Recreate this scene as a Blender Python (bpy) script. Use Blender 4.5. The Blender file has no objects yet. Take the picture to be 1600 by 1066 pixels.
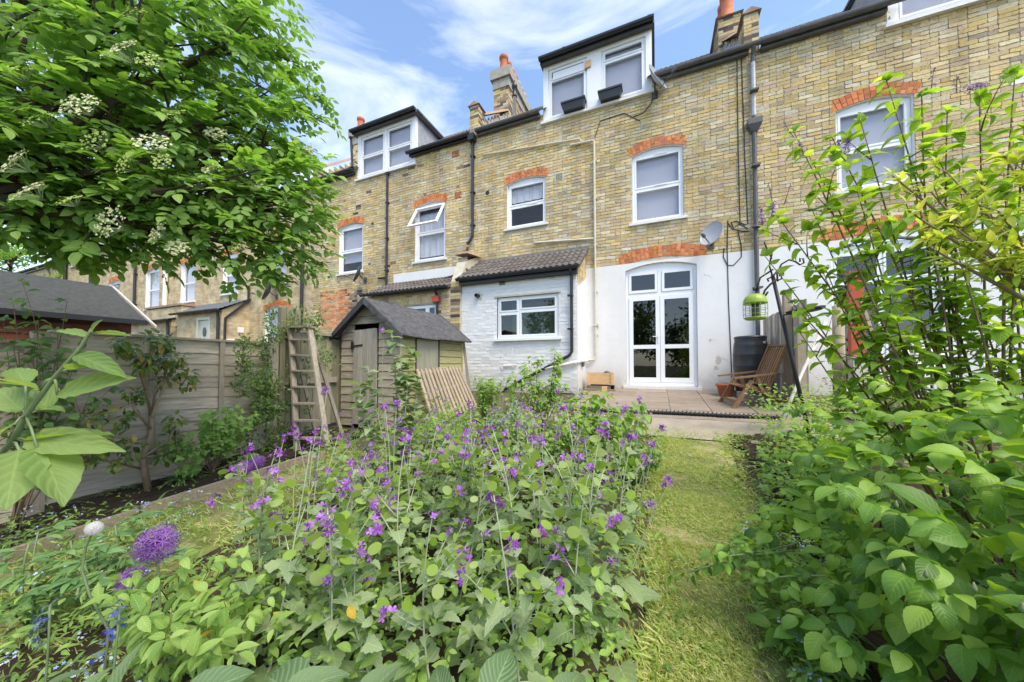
import bpy, math, random
import numpy as np
from mathutils import Vector, Matrix
random.seed(7); np.random.seed(7)
RD = math.radians
S = bpy.context.scene
COL = S.collection

# ------------------------------------------------------------------ camera
F = 528.0; YAW = RD(23.115); PITCH = RD(1.5); HZ = 571.0
PCY = HZ - F*math.tan(PITCH); ZC = 0.51
CAM = Vector((0, -8, ZC))
cr, sr = math.cos(YAW), math.sin(YAW)
RT = Vector((cr, sr, 0)); F0 = Vector((-sr, cr, 0))
FWD = F0*math.cos(PITCH) + Vector((0, 0, math.sin(PITCH)))
UPV = -F0*math.sin(PITCH) + Vector((0, 0, math.cos(PITCH)))
cd = bpy.data.cameras.new('camera'); cam = bpy.data.objects.new('camera', cd); COL.objects.link(cam)
cd.sensor_width = 36; cd.lens = F/1600*36; cd.shift_y = (PCY-533)/1600; cd.clip_start = 0.02; cd.clip_end = 3000
cam.location = CAM; cam.rotation_euler = (math.pi/2+PITCH, 0, YAW)
S.camera = cam

# ------------------------------------------------------------------ light
S.view_settings.view_transform = 'Standard'; S.view_settings.look = 'None'
S.view_settings.gamma = 1; S.view_settings.use_curve_mapping = False
S.view_settings.exposure = 1.27
SUN_EL, SUN_AZ = RD(57), RD(122)        # azimuth clockwise from +y
sd = Vector((math.sin(SUN_AZ)*math.cos(SUN_EL), math.cos(SUN_AZ)*math.cos(SUN_EL), math.sin(SUN_EL)))
sl = bpy.data.lights.new('sun', 'SUN'); sl.energy = 2.0; sl.angle = RD(36); sl.color = (1, .89, .72)
so = bpy.data.objects.new('sun', sl); COL.objects.link(so)
so.rotation_euler = sd.to_track_quat('Z', 'Y').to_euler(); so.location = (0, -10, 30)
W = bpy.data.worlds.new('World'); S.world = W; W.use_nodes = True
wn = W.node_tree.nodes; wl = W.node_tree.links; wn.clear()
wo = wn.new('ShaderNodeOutputWorld'); bg = wn.new('ShaderNodeBackground'); wl.new(bg.outputs[0], wo.inputs[0])
sky = wn.new('ShaderNodeTexSky'); sky.sky_type = 'NISHITA'; sky.sun_disc = False
sky.sun_elevation = SUN_EL; sky.sun_rotation = SUN_AZ; sky.air_density = 1.0; sky.dust_density = .6; sky.ozone_density = 1.1
tc = wn.new('ShaderNodeTexCoord'); mp = wn.new('ShaderNodeMapping'); mp.inputs['Scale'].default_value = (.9, 1.9, 5.0)
mp.inputs['Rotation'].default_value = (RD(8), RD(20), RD(35))
wl.new(tc.outputs['Generated'], mp.inputs[0])
n1 = wn.new('ShaderNodeTexNoise'); n1.inputs['Scale'].default_value = 1.7; n1.inputs['Detail'].default_value = 7; n1.inputs['Roughness'].default_value = .58; n1.inputs['Distortion'].default_value = .5
wl.new(mp.outputs[0], n1.inputs['Vector'])
rp = wn.new('ShaderNodeValToRGB'); rp.color_ramp.elements[0].position = .44; rp.color_ramp.elements[1].position = .80
rp.color_ramp.elements[0].color = (.0, .0, .0, 1); rp.color_ramp.elements[1].color = (.9, .9, .9, 1)
wl.new(n1.outputs[0], rp.inputs[0])
mx = wn.new('ShaderNodeMixRGB'); mx.inputs['Color2'].default_value = (4.3, 4.45, 4.7, 1)
wl.new(rp.outputs[0], mx.inputs['Fac']); wl.new(sky.outputs[0], mx.inputs['Color1'])
wl.new(mx.outputs[0], bg.inputs['Color']); bg.inputs['Strength'].default_value = .15

# ------------------------------------------------------------------ geometry of the place
def ray(px, py): return FWD + RT*((px-800)/F) + UPV*((PCY-py)/F)
def at(px, py, ax, v):
    d = ray(px, py); return CAM + d*((v-CAM[ax])/d[ax])
def dep(px, py, t): return CAM + ray(px, py)*t
def FX(px, py, e=0.0):
    q = at(px, py, 1, -e); return q.x, q.z
GP = [(-60, -4), (-9.5, -.9), (-8, -.78), (-4.2, -.42), (-2.95, -.22), (0, 0), (400, 0)]
def g(y):
    for a, b in zip(GP, GP[1:]):
        if a[0] <= y <= b[0]: return a[1]+(b[1]-a[1])*(y-a[0])/(b[0]-a[0])
    return -.9
def gpt(px, t):
    d = ray(px, HZ); p = CAM + d*t; return Vector((p.x, p.y, g(p.y)))

# ------------------------------------------------------------------ object helpers
ORG = {}
def props(o, label=None, cat=None, group=None, kind=None):
    if label: o['label'] = label
    if cat: o['category'] = cat
    if group: o['group'] = group
    if kind: o['kind'] = kind
    return o
def thing(name, label, cat, loc, group=None):
    o = bpy.data.objects.new(name, None); COL.objects.link(o); o.location = loc; o.empty_display_size = .1
    ORG[o.name] = Vector(loc); return props(o, label, cat, group)
def mkmesh(name, v, f, mat, smooth=False, col=None):
    me = bpy.data.meshes.new(name); me.from_pydata(v, [], f)
    if mat: me.materials.append(mat)
    if smooth: me.polygons.foreach_set('use_smooth', [True]*len(me.polygons))
    if col is not None:
        a = me.attributes.new('col', 'FLOAT_COLOR', 'POINT')
        a.data.foreach_set('color', np.asarray(col, dtype=np.float32).ravel())
    me.update(); return me
def link(name, me, parent=None, loc=(0, 0, 0)):
    o = bpy.data.objects.new(name, me); COL.objects.link(o); o.location = loc
    if parent: o.parent = parent; ORG[o.name] = ORG.get(parent.name, Vector())
    return o
class MB:
    def __init__(s): s.v = []; s.f = []; s.c = []; s.hc = False
    def add(s, v, f, col=None):
        b = len(s.v); s.v += [tuple(p) for p in v]; s.f += [tuple(i+b for i in q) for q in f]
        if col: s.hc = True
        s.c += [tuple(col)+(1,) if col else (1, 1, 1, 1)]*len(v); return s
    BF = [(0, 1, 3, 2), (4, 6, 7, 5), (0, 4, 5, 1), (2, 3, 7, 6), (0, 2, 6, 4), (1, 5, 7, 3)]
    def box(s, x0, x1, y0, y1, z0, z1, col=None, j=0):
        r = (lambda: random.uniform(-j, j)) if j else (lambda: 0)
        return s.add([(x+r(), y+r(), z+r()) for x in (x0, x1) for y in (y0, y1) for z in (z0, z1)], s.BF, col)
    def beam(s, p, q, w, h, up=(0, 0, 1), col=None, taper=1, ext=0):
        p = Vector(p); q = Vector(q); d = (q-p).normalized(); p = p-d*ext; q = q+d*ext; u = Vector(up)
        sx = d.cross(u)
        if sx.length < 1e-4: sx = d.cross(Vector((1, 0, 0)))
        sx.normalize(); u = sx.cross(d)
        vs = []
        for a, k in ((p, 1), (q, taper)):
            for i in (-1, 1):
                for j in (-1, 1): vs.append(a+sx*(i*w/2*k)+u*(j*h/2*k))
        return s.add(vs, s.BF, col)
    def tube(s, pts, r, n=6, col=None, cap=True):
        pts = [Vector(p) for p in pts]; m = len(pts)
        rr = r if isinstance(r, (list, tuple)) else [r]*m
        b = []; ref = None
        for i, p in enumerate(pts):
            d = (pts[min(i+1, m-1)]-pts[max(i-1, 0)])
            d = d.normalized() if d.length > 1e-9 else Vector((0, 0, 1))
            if ref is None: ref = Vector((0, 0, 1)) if abs(d.z) < .9 else Vector((1, 0, 0))
            a = d.cross(ref)
            if a.length < 1e-6: a = d.orthogonal()
            a.normalize(); c = a.cross(d); ref = c
            for k in range(n):
                t = 2*math.pi*k/n; b.append(p+(a*math.cos(t)+c*math.sin(t))*rr[i])
        fs = [(i*n+k, i*n+(k+1) % n, (i+1)*n+(k+1) % n, (i+1)*n+k) for i in range(m-1) for k in range(n)]
        if cap: fs += [tuple(range(n))[::-1], tuple((m-1)*n+k for k in range(n))]
        return s.add(b, fs, col)
    def lathe(s, c, prof, n=16, col=None, M=None):
        c = Vector(c); vs = []
        for r, z in prof:
            for k in range(n):
                t = 2*math.pi*k/n; q = Vector((r*math.cos(t), r*math.sin(t), z)); vs.append((M @ q if M else q)+c)
        m = len(prof)
        fs = [(i*n+k, i*n+(k+1) % n, (i+1)*n+(k+1) % n, (i+1)*n+k) for i in range(m-1) for k in range(n)]
        fs += [tuple(range(n))[::-1], tuple((m-1)*n+k for k in range(n))]
        return s.add(vs, fs, col)
    def prism(s, poly, vec, col=None):
        vec = Vector(vec); a = [Vector(p) for p in poly]; n = len(a)
        return s.add(a+[p+vec for p in a], [tuple(range(n))[::-1], tuple(range(n, 2*n))]+[(i, (i+1) % n, n+(i+1) % n, n+i) for i in range(n)], col)
    def quad(s, a, b, c, d, col=None): return s.add([a, b, c, d], [(0, 1, 2, 3)], col)
    def ball(s, c, r, n=8, m=6, sc=(1, 1, 1), col=None):
        c = Vector(c); vs = []
        for i in range(m+1):
            ph = math.pi*i/m
            for k in range(n):
                t = 2*math.pi*k/n
                vs.append(c+Vector((r*sc[0]*math.sin(ph)*math.cos(t), r*sc[1]*math.sin(ph)*math.sin(t), r*sc[2]*math.cos(ph))))
        return s.add(vs, [(i*n+k, (i+1)*n+k, (i+1)*n+(k+1) % n, i*n+(k+1) % n) for i in range(m) for k in range(n)], col)
    def build(s, name, mat, parent=None, smooth=False, world=True):
        o = Vector()
        if parent and world: o = ORG.get(parent.name, Vector())
        v = [(p[0]-o.x, p[1]-o.y, p[2]-o.z) for p in s.v]
        return link(name, mkmesh(name, v, s.f, mat, smooth, s.c if s.hc else None), parent)
def solo(name, mb, mat, label, cat, smooth=False, group=None):
    """a thing that is one mesh, its origin at its base"""
    n = len(mb.v); c = Vector((sum(p[0] for p in mb.v)/n, sum(p[1] for p in mb.v)/n, min(p[2] for p in mb.v)))
    me = mkmesh(name, [(p[0]-c.x, p[1]-c.y, p[2]-c.z) for p in mb.v], mb.f, mat, smooth, mb.c if mb.hc else None)
    o = link(name, me, None, c); ORG[o.name] = c; return props(o, label, cat, group)
def copy_thing(o, loc, rz=0, sc=1, label=None):
    c = o.copy(); COL.objects.link(c); c.location = loc; c.rotation_euler = (0, 0, rz); c.scale = (sc, sc, sc)
    if label: c['label'] = label
    for ch in o.children:
        k = ch.copy(); COL.objects.link(k); k.parent = c
        for gch in ch.children:
            k2 = gch.copy(); COL.objects.link(k2); k2.parent = k
    return c

# ------------------------------------------------------------------ materials
def nt(name):
    m = bpy.data.materials.new(name); m.use_nodes = True; t = m.node_tree; p = t.nodes['Principled BSDF']; return m, t, t.nodes, t.links, p
def ramp(N, stops):
    r = N.new('ShaderNodeValToRGB'); e = r.color_ramp.elements
    while len(e) < len(stops): e.new(.5)
    for el, (p, c) in zip(e, stops): el.position = p; el.color = tuple(c)+(1,)
    return r
def mul(c, k): return tuple(min(1, x*k) for x in c)
def simple(name, col, rough=.7, var=.18, scale=6, bump=.15, bscale=60, metal=0, spec=.4, attr=False, rnd=.0, stretch=None, spots=None, coat=0, world=False, streak=0, splash=0):
    """colour broken by two sizes of noise, fine relief, optional per-vertex colour and per-object variation"""
    m, t, N, L, p = nt(name)
    tcn = N.new('ShaderNodeTexCoord'); vec = N.new('ShaderNodeNewGeometry').outputs['Position'] if world else tcn.outputs['Object']; base_vec = vec
    if stretch:
        mm = N.new('ShaderNodeMapping'); mm.inputs['Scale'].default_value = stretch; L.new(vec, mm.inputs[0]); vec = mm.outputs[0]
    no = N.new('ShaderNodeTexNoise'); no.inputs['Scale'].default_value = scale; no.inputs['Detail'].default_value = 6; no.inputs['Roughness'].default_value = .65
    L.new(vec, no.inputs['Vector'])
    r = ramp(N, [(.28, mul(col, 1-var)), (.5, col), (.74, mul(col, 1+var))]); L.new(no.outputs[0], r.inputs[0]); out = r.outputs[0]
    if attr:
        a = N.new('ShaderNodeAttribute'); a.attribute_name = 'col'
        x = N.new('ShaderNodeMixRGB'); x.blend_type = 'MULTIPLY'; x.inputs[0].default_value = 1; L.new(out, x.inputs[1]); L.new(a.outputs['Color'], x.inputs[2]); out = x.outputs[0]
    if rnd:
        oi = N.new('ShaderNodeObjectInfo'); mr = N.new('ShaderNodeMapRange'); mr.inputs['To Min'].default_value = 1-rnd; mr.inputs['To Max'].default_value = 1+rnd
        L.new(oi.outputs['Random'], mr.inputs[0]); h = N.new('ShaderNodeMixRGB'); h.blend_type = 'MULTIPLY'; h.inputs[0].default_value = 1
        L.new(out, h.inputs[1]); L.new(mr.outputs[0], h.inputs[2]); out = h.outputs[0]
    if spots:
        sc2, thr, scol = spots
        n2 = N.new('ShaderNodeTexNoise'); n2.inputs['Scale'].default_value = sc2; n2.inputs['Detail'].default_value = 8; n2.inputs['Roughness'].default_value = .7; L.new(vec, n2.inputs['Vector'])
        r2 = ramp(N, [(thr, (0, 0, 0)), (thr+.12, (1, 1, 1))]); L.new(n2.outputs[0], r2.inputs[0])
        x2 = N.new('ShaderNodeMixRGB'); L.new(r2.outputs[0], x2.inputs[0]); L.new(out, x2.inputs[1]); x2.inputs[2].default_value = tuple(scol)+(1,); out = x2.outputs[0]
    if streak:
        sm = N.new('ShaderNodeMapping'); sm.inputs['Scale'].default_value = (1.5, 1.5, .32); L.new(base_vec, sm.inputs[0]); sn = N.new('ShaderNodeTexNoise'); sn.inputs['Scale'].default_value = 1.1; sn.inputs['Detail'].default_value = 7; sn.inputs['Roughness'].default_value = .62; L.new(sm.outputs[0], sn.inputs['Vector'])
        sr = ramp(N, [(.30, (1-streak, 1-streak*1.02, 1-streak*1.0)), (.55, (1, 1, 1)), (.8, (1+streak*.35, 1+streak*.3, 1+streak*.2))]); L.new(sn.outputs[0], sr.inputs[0]); sx = N.new('ShaderNodeMixRGB'); sx.blend_type = 'MULTIPLY'; sx.inputs[0].default_value = 1; L.new(out, sx.inputs[1]); L.new(sr.outputs[0], sx.inputs[2]); out = sx.outputs[0]
    if splash:
        sz = N.new('ShaderNodeSeparateXYZ'); L.new(base_vec, sz.inputs[0]); s1 = N.new('ShaderNodeMapRange'); s1.inputs['From Min'].default_value = splash; s1.inputs['From Max'].default_value = -.1; L.new(sz.outputs[2], s1.inputs[0])
        sn = N.new('ShaderNodeTexNoise'); sn.inputs['Scale'].default_value = 7; sn.inputs['Detail'].default_value = 9; sn.inputs['Roughness'].default_value = .75; L.new(base_vec, sn.inputs['Vector']); s2 = N.new('ShaderNodeMath'); s2.operation = 'MULTIPLY'; L.new(s1.outputs[0], s2.inputs[0]); L.new(sn.outputs[0], s2.inputs[1]); s3 = N.new('ShaderNodeMath'); s3.operation = 'MULTIPLY'; s3.inputs[1].default_value = 1.1; s3.use_clamp = True; L.new(s2.outputs[0], s3.inputs[0])
        sx = N.new('ShaderNodeMixRGB'); L.new(s3.outputs[0], sx.inputs[0]); L.new(out, sx.inputs[1]); sx.inputs[2].default_value = (.30, .27, .22, 1); out = sx.outputs[0]
    L.new(out, p.inputs['Base Color']); p.inputs['Roughness'].default_value = rough; p.inputs['Metallic'].default_value = metal
    p.inputs['Specular IOR Level'].default_value = spec; p.inputs['Coat Weight'].default_value = coat
    if bump:
        b = N.new('ShaderNodeTexNoise'); b.inputs['Scale'].default_value = bscale; b.inputs['Detail'].default_value = 5; L.new(vec, b.inputs['Vector'])
        bn = N.new('ShaderNodeBump'); bn.inputs['Strength'].default_value = bump; bn.inputs['Distance'].default_value = .01; L.new(b.outputs[0], bn.inputs['Height']); L.new(bn.outputs[0], p.inputs['Normal'])
    return m
def leafmat(name, dark, mid, light, trans=.35, rough=.42, veins=7, vein_amt=.25, bump=.35, tint=(1.5, 1.35, .45), back=1.15, spec=.35, blotch=None):
    if mid[1] > 1.2*mid[2] and mid[1] >= mid[0]: dark, mid, light = mul(dark, 1.7), mul(mid, 1.55), mul(light, 1.4)
    m, t, N, L, p = nt(name)
    a = N.new('ShaderNodeAttribute'); a.attribute_name = 'var'; oi = N.new('ShaderNodeObjectInfo')
    ad = N.new('ShaderNodeMath'); L.new(a.outputs['Fac'], ad.inputs[0]); L.new(oi.outputs['Random'], ad.inputs[1])
    fr = N.new('ShaderNodeMath'); fr.operation = 'FRACT'; L.new(ad.outputs[0], fr.inputs[0])
    st = [(.05, dark), (.5, mid), (.92, light)]
    if blotch: st = [(.04, dark), (.45, mid), (.86, light), (.98, light), (.985, blotch)]
    r = ramp(N, st); L.new(fr.outputs[0], r.inputs[0]); out = r.outputs[0]
    uv = N.new('ShaderNodeUVMap'); uv.uv_map = 'uv'; sp = N.new('ShaderNodeSeparateXYZ'); L.new(uv.outputs[0], sp.inputs[0])
    def mth(op, x, y=None, z=None):
        k = N.new('ShaderNodeMath'); k.operation = op
        for i, q in enumerate((x, y, z)):
            if q is None: continue
            if isinstance(q, (int, float)): k.inputs[i].default_value = q
            else: L.new(q, k.inputs[i])
        return k.outputs[0]
    if veins:
        u = mth('ABSOLUTE', mth('SUBTRACT', sp.outputs[0], .5))
        mid_m = mth('LESS_THAN', u, .022)
        ph = mth('MULTIPLY', mth('SUBTRACT', sp.outputs[1], mth('MULTIPLY', u, .75)), veins*6.2832)
        sv = mth('POWER', mth('ADD', mth('MULTIPLY', mth('SINE', ph), .5), .5), 9)
        vm = mth('MAXIMUM', mid_m, mth('MULTIPLY', sv, .6))
        mxn = N.new('ShaderNodeMixRGB'); L.new(mth('MULTIPLY', vm, vein_amt), mxn.inputs[0]); L.new(out, mxn.inputs[1]); mxn.inputs[2].default_value = tuple(mul(light, 2.2))+(1,); out = mxn.outputs[0]
        hb = mth('MULTIPLY', mth('ABSOLUTE', mth('SINE', mth('MULTIPLY', ph, .5))), 1.0)
        no = N.new('ShaderNodeTexNoise'); no.inputs['Scale'].default_value = 90; tcn = N.new('ShaderNodeTexCoord'); L.new(tcn.outputs['Object'], no.inputs['Vector'])
        hh = mth('ADD', hb, mth('MULTIPLY', no.outputs[0], .5))
        bn = N.new('ShaderNodeBump'); bn.inputs['Strength'].default_value = bump; bn.inputs['Distance'].default_value = .004; L.new(hh, bn.inputs['Height']); L.new(bn.outputs[0], p.inputs['Normal'])
    ge = N.new('ShaderNodeNewGeometry'); bk = N.new('ShaderNodeMixRGB'); bk.blend_type = 'MIX'; L.new(ge.outputs['Backfacing'], bk.inputs[0]); L.new(out, bk.inputs[1])
    bm = N.new('ShaderNodeMixRGB'); bm.blend_type = 'MULTIPLY'; bm.inputs[0].default_value = 1; L.new(out, bm.inputs[1]); bm.inputs[2].default_value = (back, back, back*1.1, 1); L.new(bm.outputs[0], bk.inputs[2]); out = bk.outputs[0]
    L.new(out, p.inputs['Base Color']); p.inputs['Roughness'].default_value = rough; p.inputs['Specular IOR Level'].default_value = spec
    tr = N.new('ShaderNodeBsdfTranslucent'); tm = N.new('ShaderNodeMixRGB'); tm.blend_type = 'MULTIPLY'; tm.inputs[0].default_value = 1; L.new(out, tm.inputs[1]); tm.inputs[2].default_value = tuple(tint)+(1,); L.new(tm.outputs[0], tr.inputs['Color'])
    ms = N.new('ShaderNodeMixShader'); ms.inputs[0].default_value = trans; L.new(p.outputs[0], ms.inputs[1]); L.new(tr.outputs[0], ms.inputs[2])
    L.new(ms.outputs[0], N['Material Output'].inputs['Surface'])
    return m
def glassmat(name, refl=1.6, tint=(.82, .86, .86)):
    m, t, N, L, p = nt(name); N.remove(p)
    fr = N.new('ShaderNodeFresnel'); fr.inputs[0].default_value = 1.5
    k = N.new('ShaderNodeMath'); k.operation = 'MULTIPLY'; k.inputs[1].default_value = refl; k.use_clamp = True; L.new(fr.outputs[0], k.inputs[0])
    ge = N.new('ShaderNodeNewGeometry'); inv = N.new('ShaderNodeMath'); inv.operation = 'SUBTRACT'; inv.inputs[0].default_value = 1; L.new(ge.outputs['Backfacing'], inv.inputs[1]); k2 = N.new('ShaderNodeMath'); k2.operation = 'MULTIPLY'; L.new(k.outputs[0], k2.inputs[0]); L.new(inv.outputs[0], k2.inputs[1]); k = k2
    tr = N.new('ShaderNodeBsdfTransparent'); tr.inputs[0].default_value = tuple(tint)+(1,)
    gl = N.new('ShaderNodeBsdfGlossy'); gl.inputs['Roughness'].default_value = .015
    no = N.new('ShaderNodeTexNoise'); no.inputs['Scale'].default_value = 2.5; bn = N.new('ShaderNodeBump'); bn.inputs['Strength'].default_value = .15; L.new(no.outputs[0], bn.inputs['Height']); L.new(bn.outputs[0], gl.inputs['Normal'])
    ms = N.new('ShaderNodeMixShader'); L.new(k.outputs[0], ms.inputs[0]); L.new(tr.outputs[0], ms.inputs[1]); L.new(gl.outputs[0], ms.inputs[2]); L.new(ms.outputs[0], N['Material Output'].inputs['Surface'])
    return m
M = {}
M['mortar'] = simple('mortar', (.52, .47, .37), .95, .2, 5, .4, 90)
M['brick'] = simple('stock_brick', (1, 1, 1), .92, .40, 30, .7, 110, attr=True, spec=.15, world=True, streak=.30, spots=(38, .66, (.66, .60, .47)))
M['orange'] = simple('orange_brick', (.62, .20, .075), .85, .3, 14, .3, 90, attr=True, spec=.2)
M['paint'] = simple('white_render', (.76, .755, .74), .75, .035, 3, .25, 14, spec=.25, spots=(3.2, .66, (.66, .64, .60)), world=True, streak=.06, splash=.55)
M['paintbrick'] = simple('white_painted_brick', (.79, .785, .765), .7, .04, 9, .35, 45, spec=.25, spots=(11, .70, (.60, .55, .48)), world=True, streak=.05, splash=.35)
M['pvc'] = simple('white_upvc', (.83, .84, .85), .35, .02, 4, 0, spec=.5)
M['sill'] = simple('painted_sill', (.72, .72, .70), .7, .08, 12, .2, 60, spots=(8, .68, (.45, .43, .4)))
M['glass'] = glassmat('window_glass', 1.5, (.97, .975, .985))
M['glassdark'] = glassmat('door_glass', 2.2, (.75, .8, .74))
M['blind'] = simple('pale_blind', (.46, .455, .51), .8, .04, 2, 0, stretch=(1, 1, 1))
M['curtain'] = simple('net_curtain', (.58, .58, .60), .9, .25, 3, 0, stretch=(9, 9, .3))
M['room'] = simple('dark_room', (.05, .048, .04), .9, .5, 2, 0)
M['black'] = simple('black_plastic', (.022, .023, .026), .42, .25, 8, .05, 30, spec=.5)
M['lead'] = simple('lead_flashing', (.42, .44, .47), .55, .25, 10, .3, 25, metal=.2)
M['ledge'] = simple('grey_gutter', (.10, .10, .105), .5, .3, 8, .1, 40)
M['cream'] = simple('cream_pipe', (.58, .54, .44), .5, .15, 9, .1, 40)
M['whitepipe'] = simple('white_pipe', (.76, .75, .72), .5, .08, 9, .1, 40)
M['tile'] = simple('concrete_roof_tile', (.115, .10, .09), .9, .35, 14, .4, 120, attr=True, rnd=.22, spots=(11, .66, (.27, .25, .2)))
M['slate'] = simple('grey_slate', (.19, .20, .22), .6, .3, 10, .3, 60, rnd=.2)
M['terracotta'] = simple('terracotta', (.50, .16, .075), .75, .25, 9, .2, 60, rnd=.15)
M['stone'] = simple('chimney_cement', (.36, .34, .29), .9, .25, 7, .4, 50, spots=(6, .6, (.33, .3, .12)))
M['coping'] = simple('clay_coping', (.33, .22, .15), .85, .3, 10, .4, 60)
M['soil'] = simple('dark_soil', (.050, .037, .027), .97, .45, 9, 1, 45, spec=.1, spots=(30, .66, (.16, .13, .1)))
M['ground'] = simple('garden_earth', (.10, .085, .055), .97, .35, 3, .9, 30, spec=.1, spots=(2.2, .52, (.10, .13, .04)))
M['turf'] = simple('lawn_turf', (.18, .20, .065), .95, .35, 5, .8, 60, spec=.1, spots=(2.8, .50, (.42, .35, .21)))
M['concrete'] = simple('old_concrete', (.33, .285, .225), .92, .22, 3, .6, 40, spec=.2, spots=(4, .60, (.20, .18, .10)))
M['slab'] = simple('paving_slab_face', (.27, .22, .17), .7, .22, 4, .35, 40, rnd=.14, spec=.35, spots=(5, .60, (.36, .33, .29)))
M['grout'] = simple('pale_grout', (.40, .37, .32), .95, .2, 8, .3, 60)
M['fence'] = simple('weathered_fence_wood', (.49, .42, .335), .85, .35, 5, .5, 40, rnd=.22, stretch=(9, .9, 9), spots=(2.5, .64, (.25, .19, .07)))
M['fencev'] = simple('weathered_post_wood', (.36, .31, .25), .85, .3, 5, .5, 40, rnd=.18, stretch=(9, 9, .9))
M['closeboard'] = simple('green_closeboard_wood', (.27, .25, .165), .85, .3, 5, .5, 40, rnd=.2, stretch=(9, 9, .7))
M['shedfront'] = simple('grey_shiplap', (.38, .33, .26), .85, .3, 5, .5, 40, rnd=.16, stretch=(.9, 9, 9))
M['shedside'] = simple('mossy_shiplap', (.33, .31, .15), .85, .3, 5, .5, 40, rnd=.16, stretch=(9, .9, 9), spots=(3, .62, (.34, .27, .14)))
M['doorwood'] = simple('door_board_wood', (.36, .33, .28), .85, .3, 5, .5, 40, rnd=.12, stretch=(12, 12, .8))
M['felt'] = simple('mineral_roof_felt', (.105, .105, .11), .95, .5, 14, 1, 130, spec=.15, stretch=(1, 1, 1), spots=(6, .6, (.11, .11, .105)))
M['feltgreen'] = simple('dark_green_felt', (.075, .08, .075), .95, .3, 25, .8, 160, spec=.15)
M['redshed'] = simple('red_brown_stain', (.155, .045, .018), .6, .35, 5, .4, 40, rnd=.15, stretch=(9, .9, 9))
M['slatwood'] = simple('pale_slat_wood', (.38, .31, .225), .8, .25, 6, .4, 50, rnd=.12, stretch=(9, 9, .8))
M['teak'] = simple('oiled_teak', (.225, .125, .058), .5, .3, 7, .3, 60, rnd=.2, stretch=(3, 3, 3), spec=.4)
M['newwood'] = simple('new_pine', (.62, .40, .19), .6, .2, 6, .2, 50, rnd=.1, stretch=(1, 6, 6))
M['edging'] = simple('timber_edging_wood', (.38, .30, .22), .9, .3, 6, .5, 50, stretch=(.8, 9, 9))
M['bark'] = simple('dark_bark', (.075, .055, .042), .9, .35, 12, .7, 60, stretch=(1, 1, .4))
M['barkpale'] = simple('pale_bark', (.27, .20, .13), .85, .3, 12, .4, 60)
M['twig'] = simple('brown_twig', (.20, .14, .09), .8, .3, 12, .3, 60)
M['stemgreen'] = simple('green_stem', (.16, .22, .10), .6, .2, 12, 0)
M['stempale'] = simple('grey_green_stem', (.36, .40, .27), .65, .2, 12, 0)
M['barrel'] = simple('barrel_plastic', (.03, .031, .035), .36, .2, 6, .12, 20, spec=.55)
M['greenpaint'] = simple('lime_green_enamel', (.27, .38, .035), .35, .12, 8, 0, spec=.5)
M['iron'] = simple('black_iron', (.018, .018, .02), .55, .3, 20, .2, 80, spec=.4)
M['dishgrey'] = simple('grey_dish', (.40, .41, .43), .45, .08, 6, 0)
M['dishdark'] = simple('charcoal_dish', (.07, .075, .085), .5, .15, 6, 0)
M['redbox'] = simple('red_plastic', (.55, .085, .04), .4, .08, 6, 0)
M['redpaint'] = simple('faded_red_paint', (.46, .085, .04), .6, .25, 8, .2, 40)
M['plastic'] = simple('white_plastic', (.78, .78, .77), .4, .04, 6, 0)
M['whitewood'] = simple('whitewashed_wood', (.55, .50, .45), .8, .2, 8, .3, 50)
M['grate'] = simple('clay_airbrick', (.22, .18, .13), .9, .2, 20, .2, 60)
M['spider'] = simple('dark_cable', (.03, .028, .026), .6, .2, 8, 0)
M['doorpaint'] = simple('cream_door_paint', (.55, .56, .46), .5, .06, 6, 0)
# foliage
M['basal'] = leafmat('basal_leaf', (.06, .105, .045), (.09, .145, .065), (.125, .185, .085), .25, .5, 9, .35, .35)
M['honesty'] = leafmat('honesty_leaf', (.085, .135, .05), (.165, .225, .105), (.24, .30, .165), .32, .5, 6, .22, .3, (1.3, 1.35, .45))
M['pod'] = leafmat('honesty_pod', (.14, .22, .03), (.19, .27, .05), (.26, .33, .12), .5, .5, 0, tint=(1.3, 1.35, .5))
M['petal'] = leafmat('purple_petal', (.20, .03, .30), (.33, .07, .45), (.46, .20, .60), .35, .5, 0, tint=(1.2, .9, 1.2))
M['budpurple'] = leafmat('faded_bud', (.17, .09, .22), (.25, .15, .30), (.30, .26, .24), .3, .6, 0, tint=(1.1, .9, 1.1))
M['elder'] = leafmat('elder_leaf', (.08, .155, .04), (.14, .24, .057), (.21, .31, .075), .45, .42, 7, .2, .3, (1.2, 1.3, .5))
M['umbel'] = leafmat('cream_floret', (.28, .30, .14), (.38, .39, .21), (.48, .48, .30), .25, .7, 0, tint=(1, 1, .85))
M['umbelgreen'] = leafmat('green_bud_umbel', (.22, .30, .06), (.29, .36, .09), (.36, .42, .14), .3, .7, 0, tint=(1.1, 1.1, .6))
M['lilacleaf'] = leafmat('lilac_leaf', (.085, .165, .022), (.165, .28, .036), (.26, .38, .055), .55, .38, 6, .3, .35)
M['lilacflower'] = leafmat('lilac_floret', (.20, .09, .26), (.34, .20, .42), (.48, .36, .58), .3, .6, 0, tint=(1, .9, 1))
M['variegated'] = leafmat('variegated_leaf', (.22, .30, .03), (.36, .42, .055), (.50, .50, .12), .4, .4, 5, .2, .2, (1.15, 1.1, .5))
M['rose'] = leafmat('rose_leaf', (.045, .10, .018), (.12, .235, .042), (.215, .335, .062), .42, .40, 7, .13, .18)
M['roseyoung'] = leafmat('young_rose_leaf', (.12, .22, .03), (.17, .28, .04), (.24, .35, .06), .45, .4, 7, .12, .18)
M['apple'] = leafmat('apple_leaf', (.10, .165, .05), (.14, .215, .065), (.19, .27, .09), .5, .5, 6, .14, .22)
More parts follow.
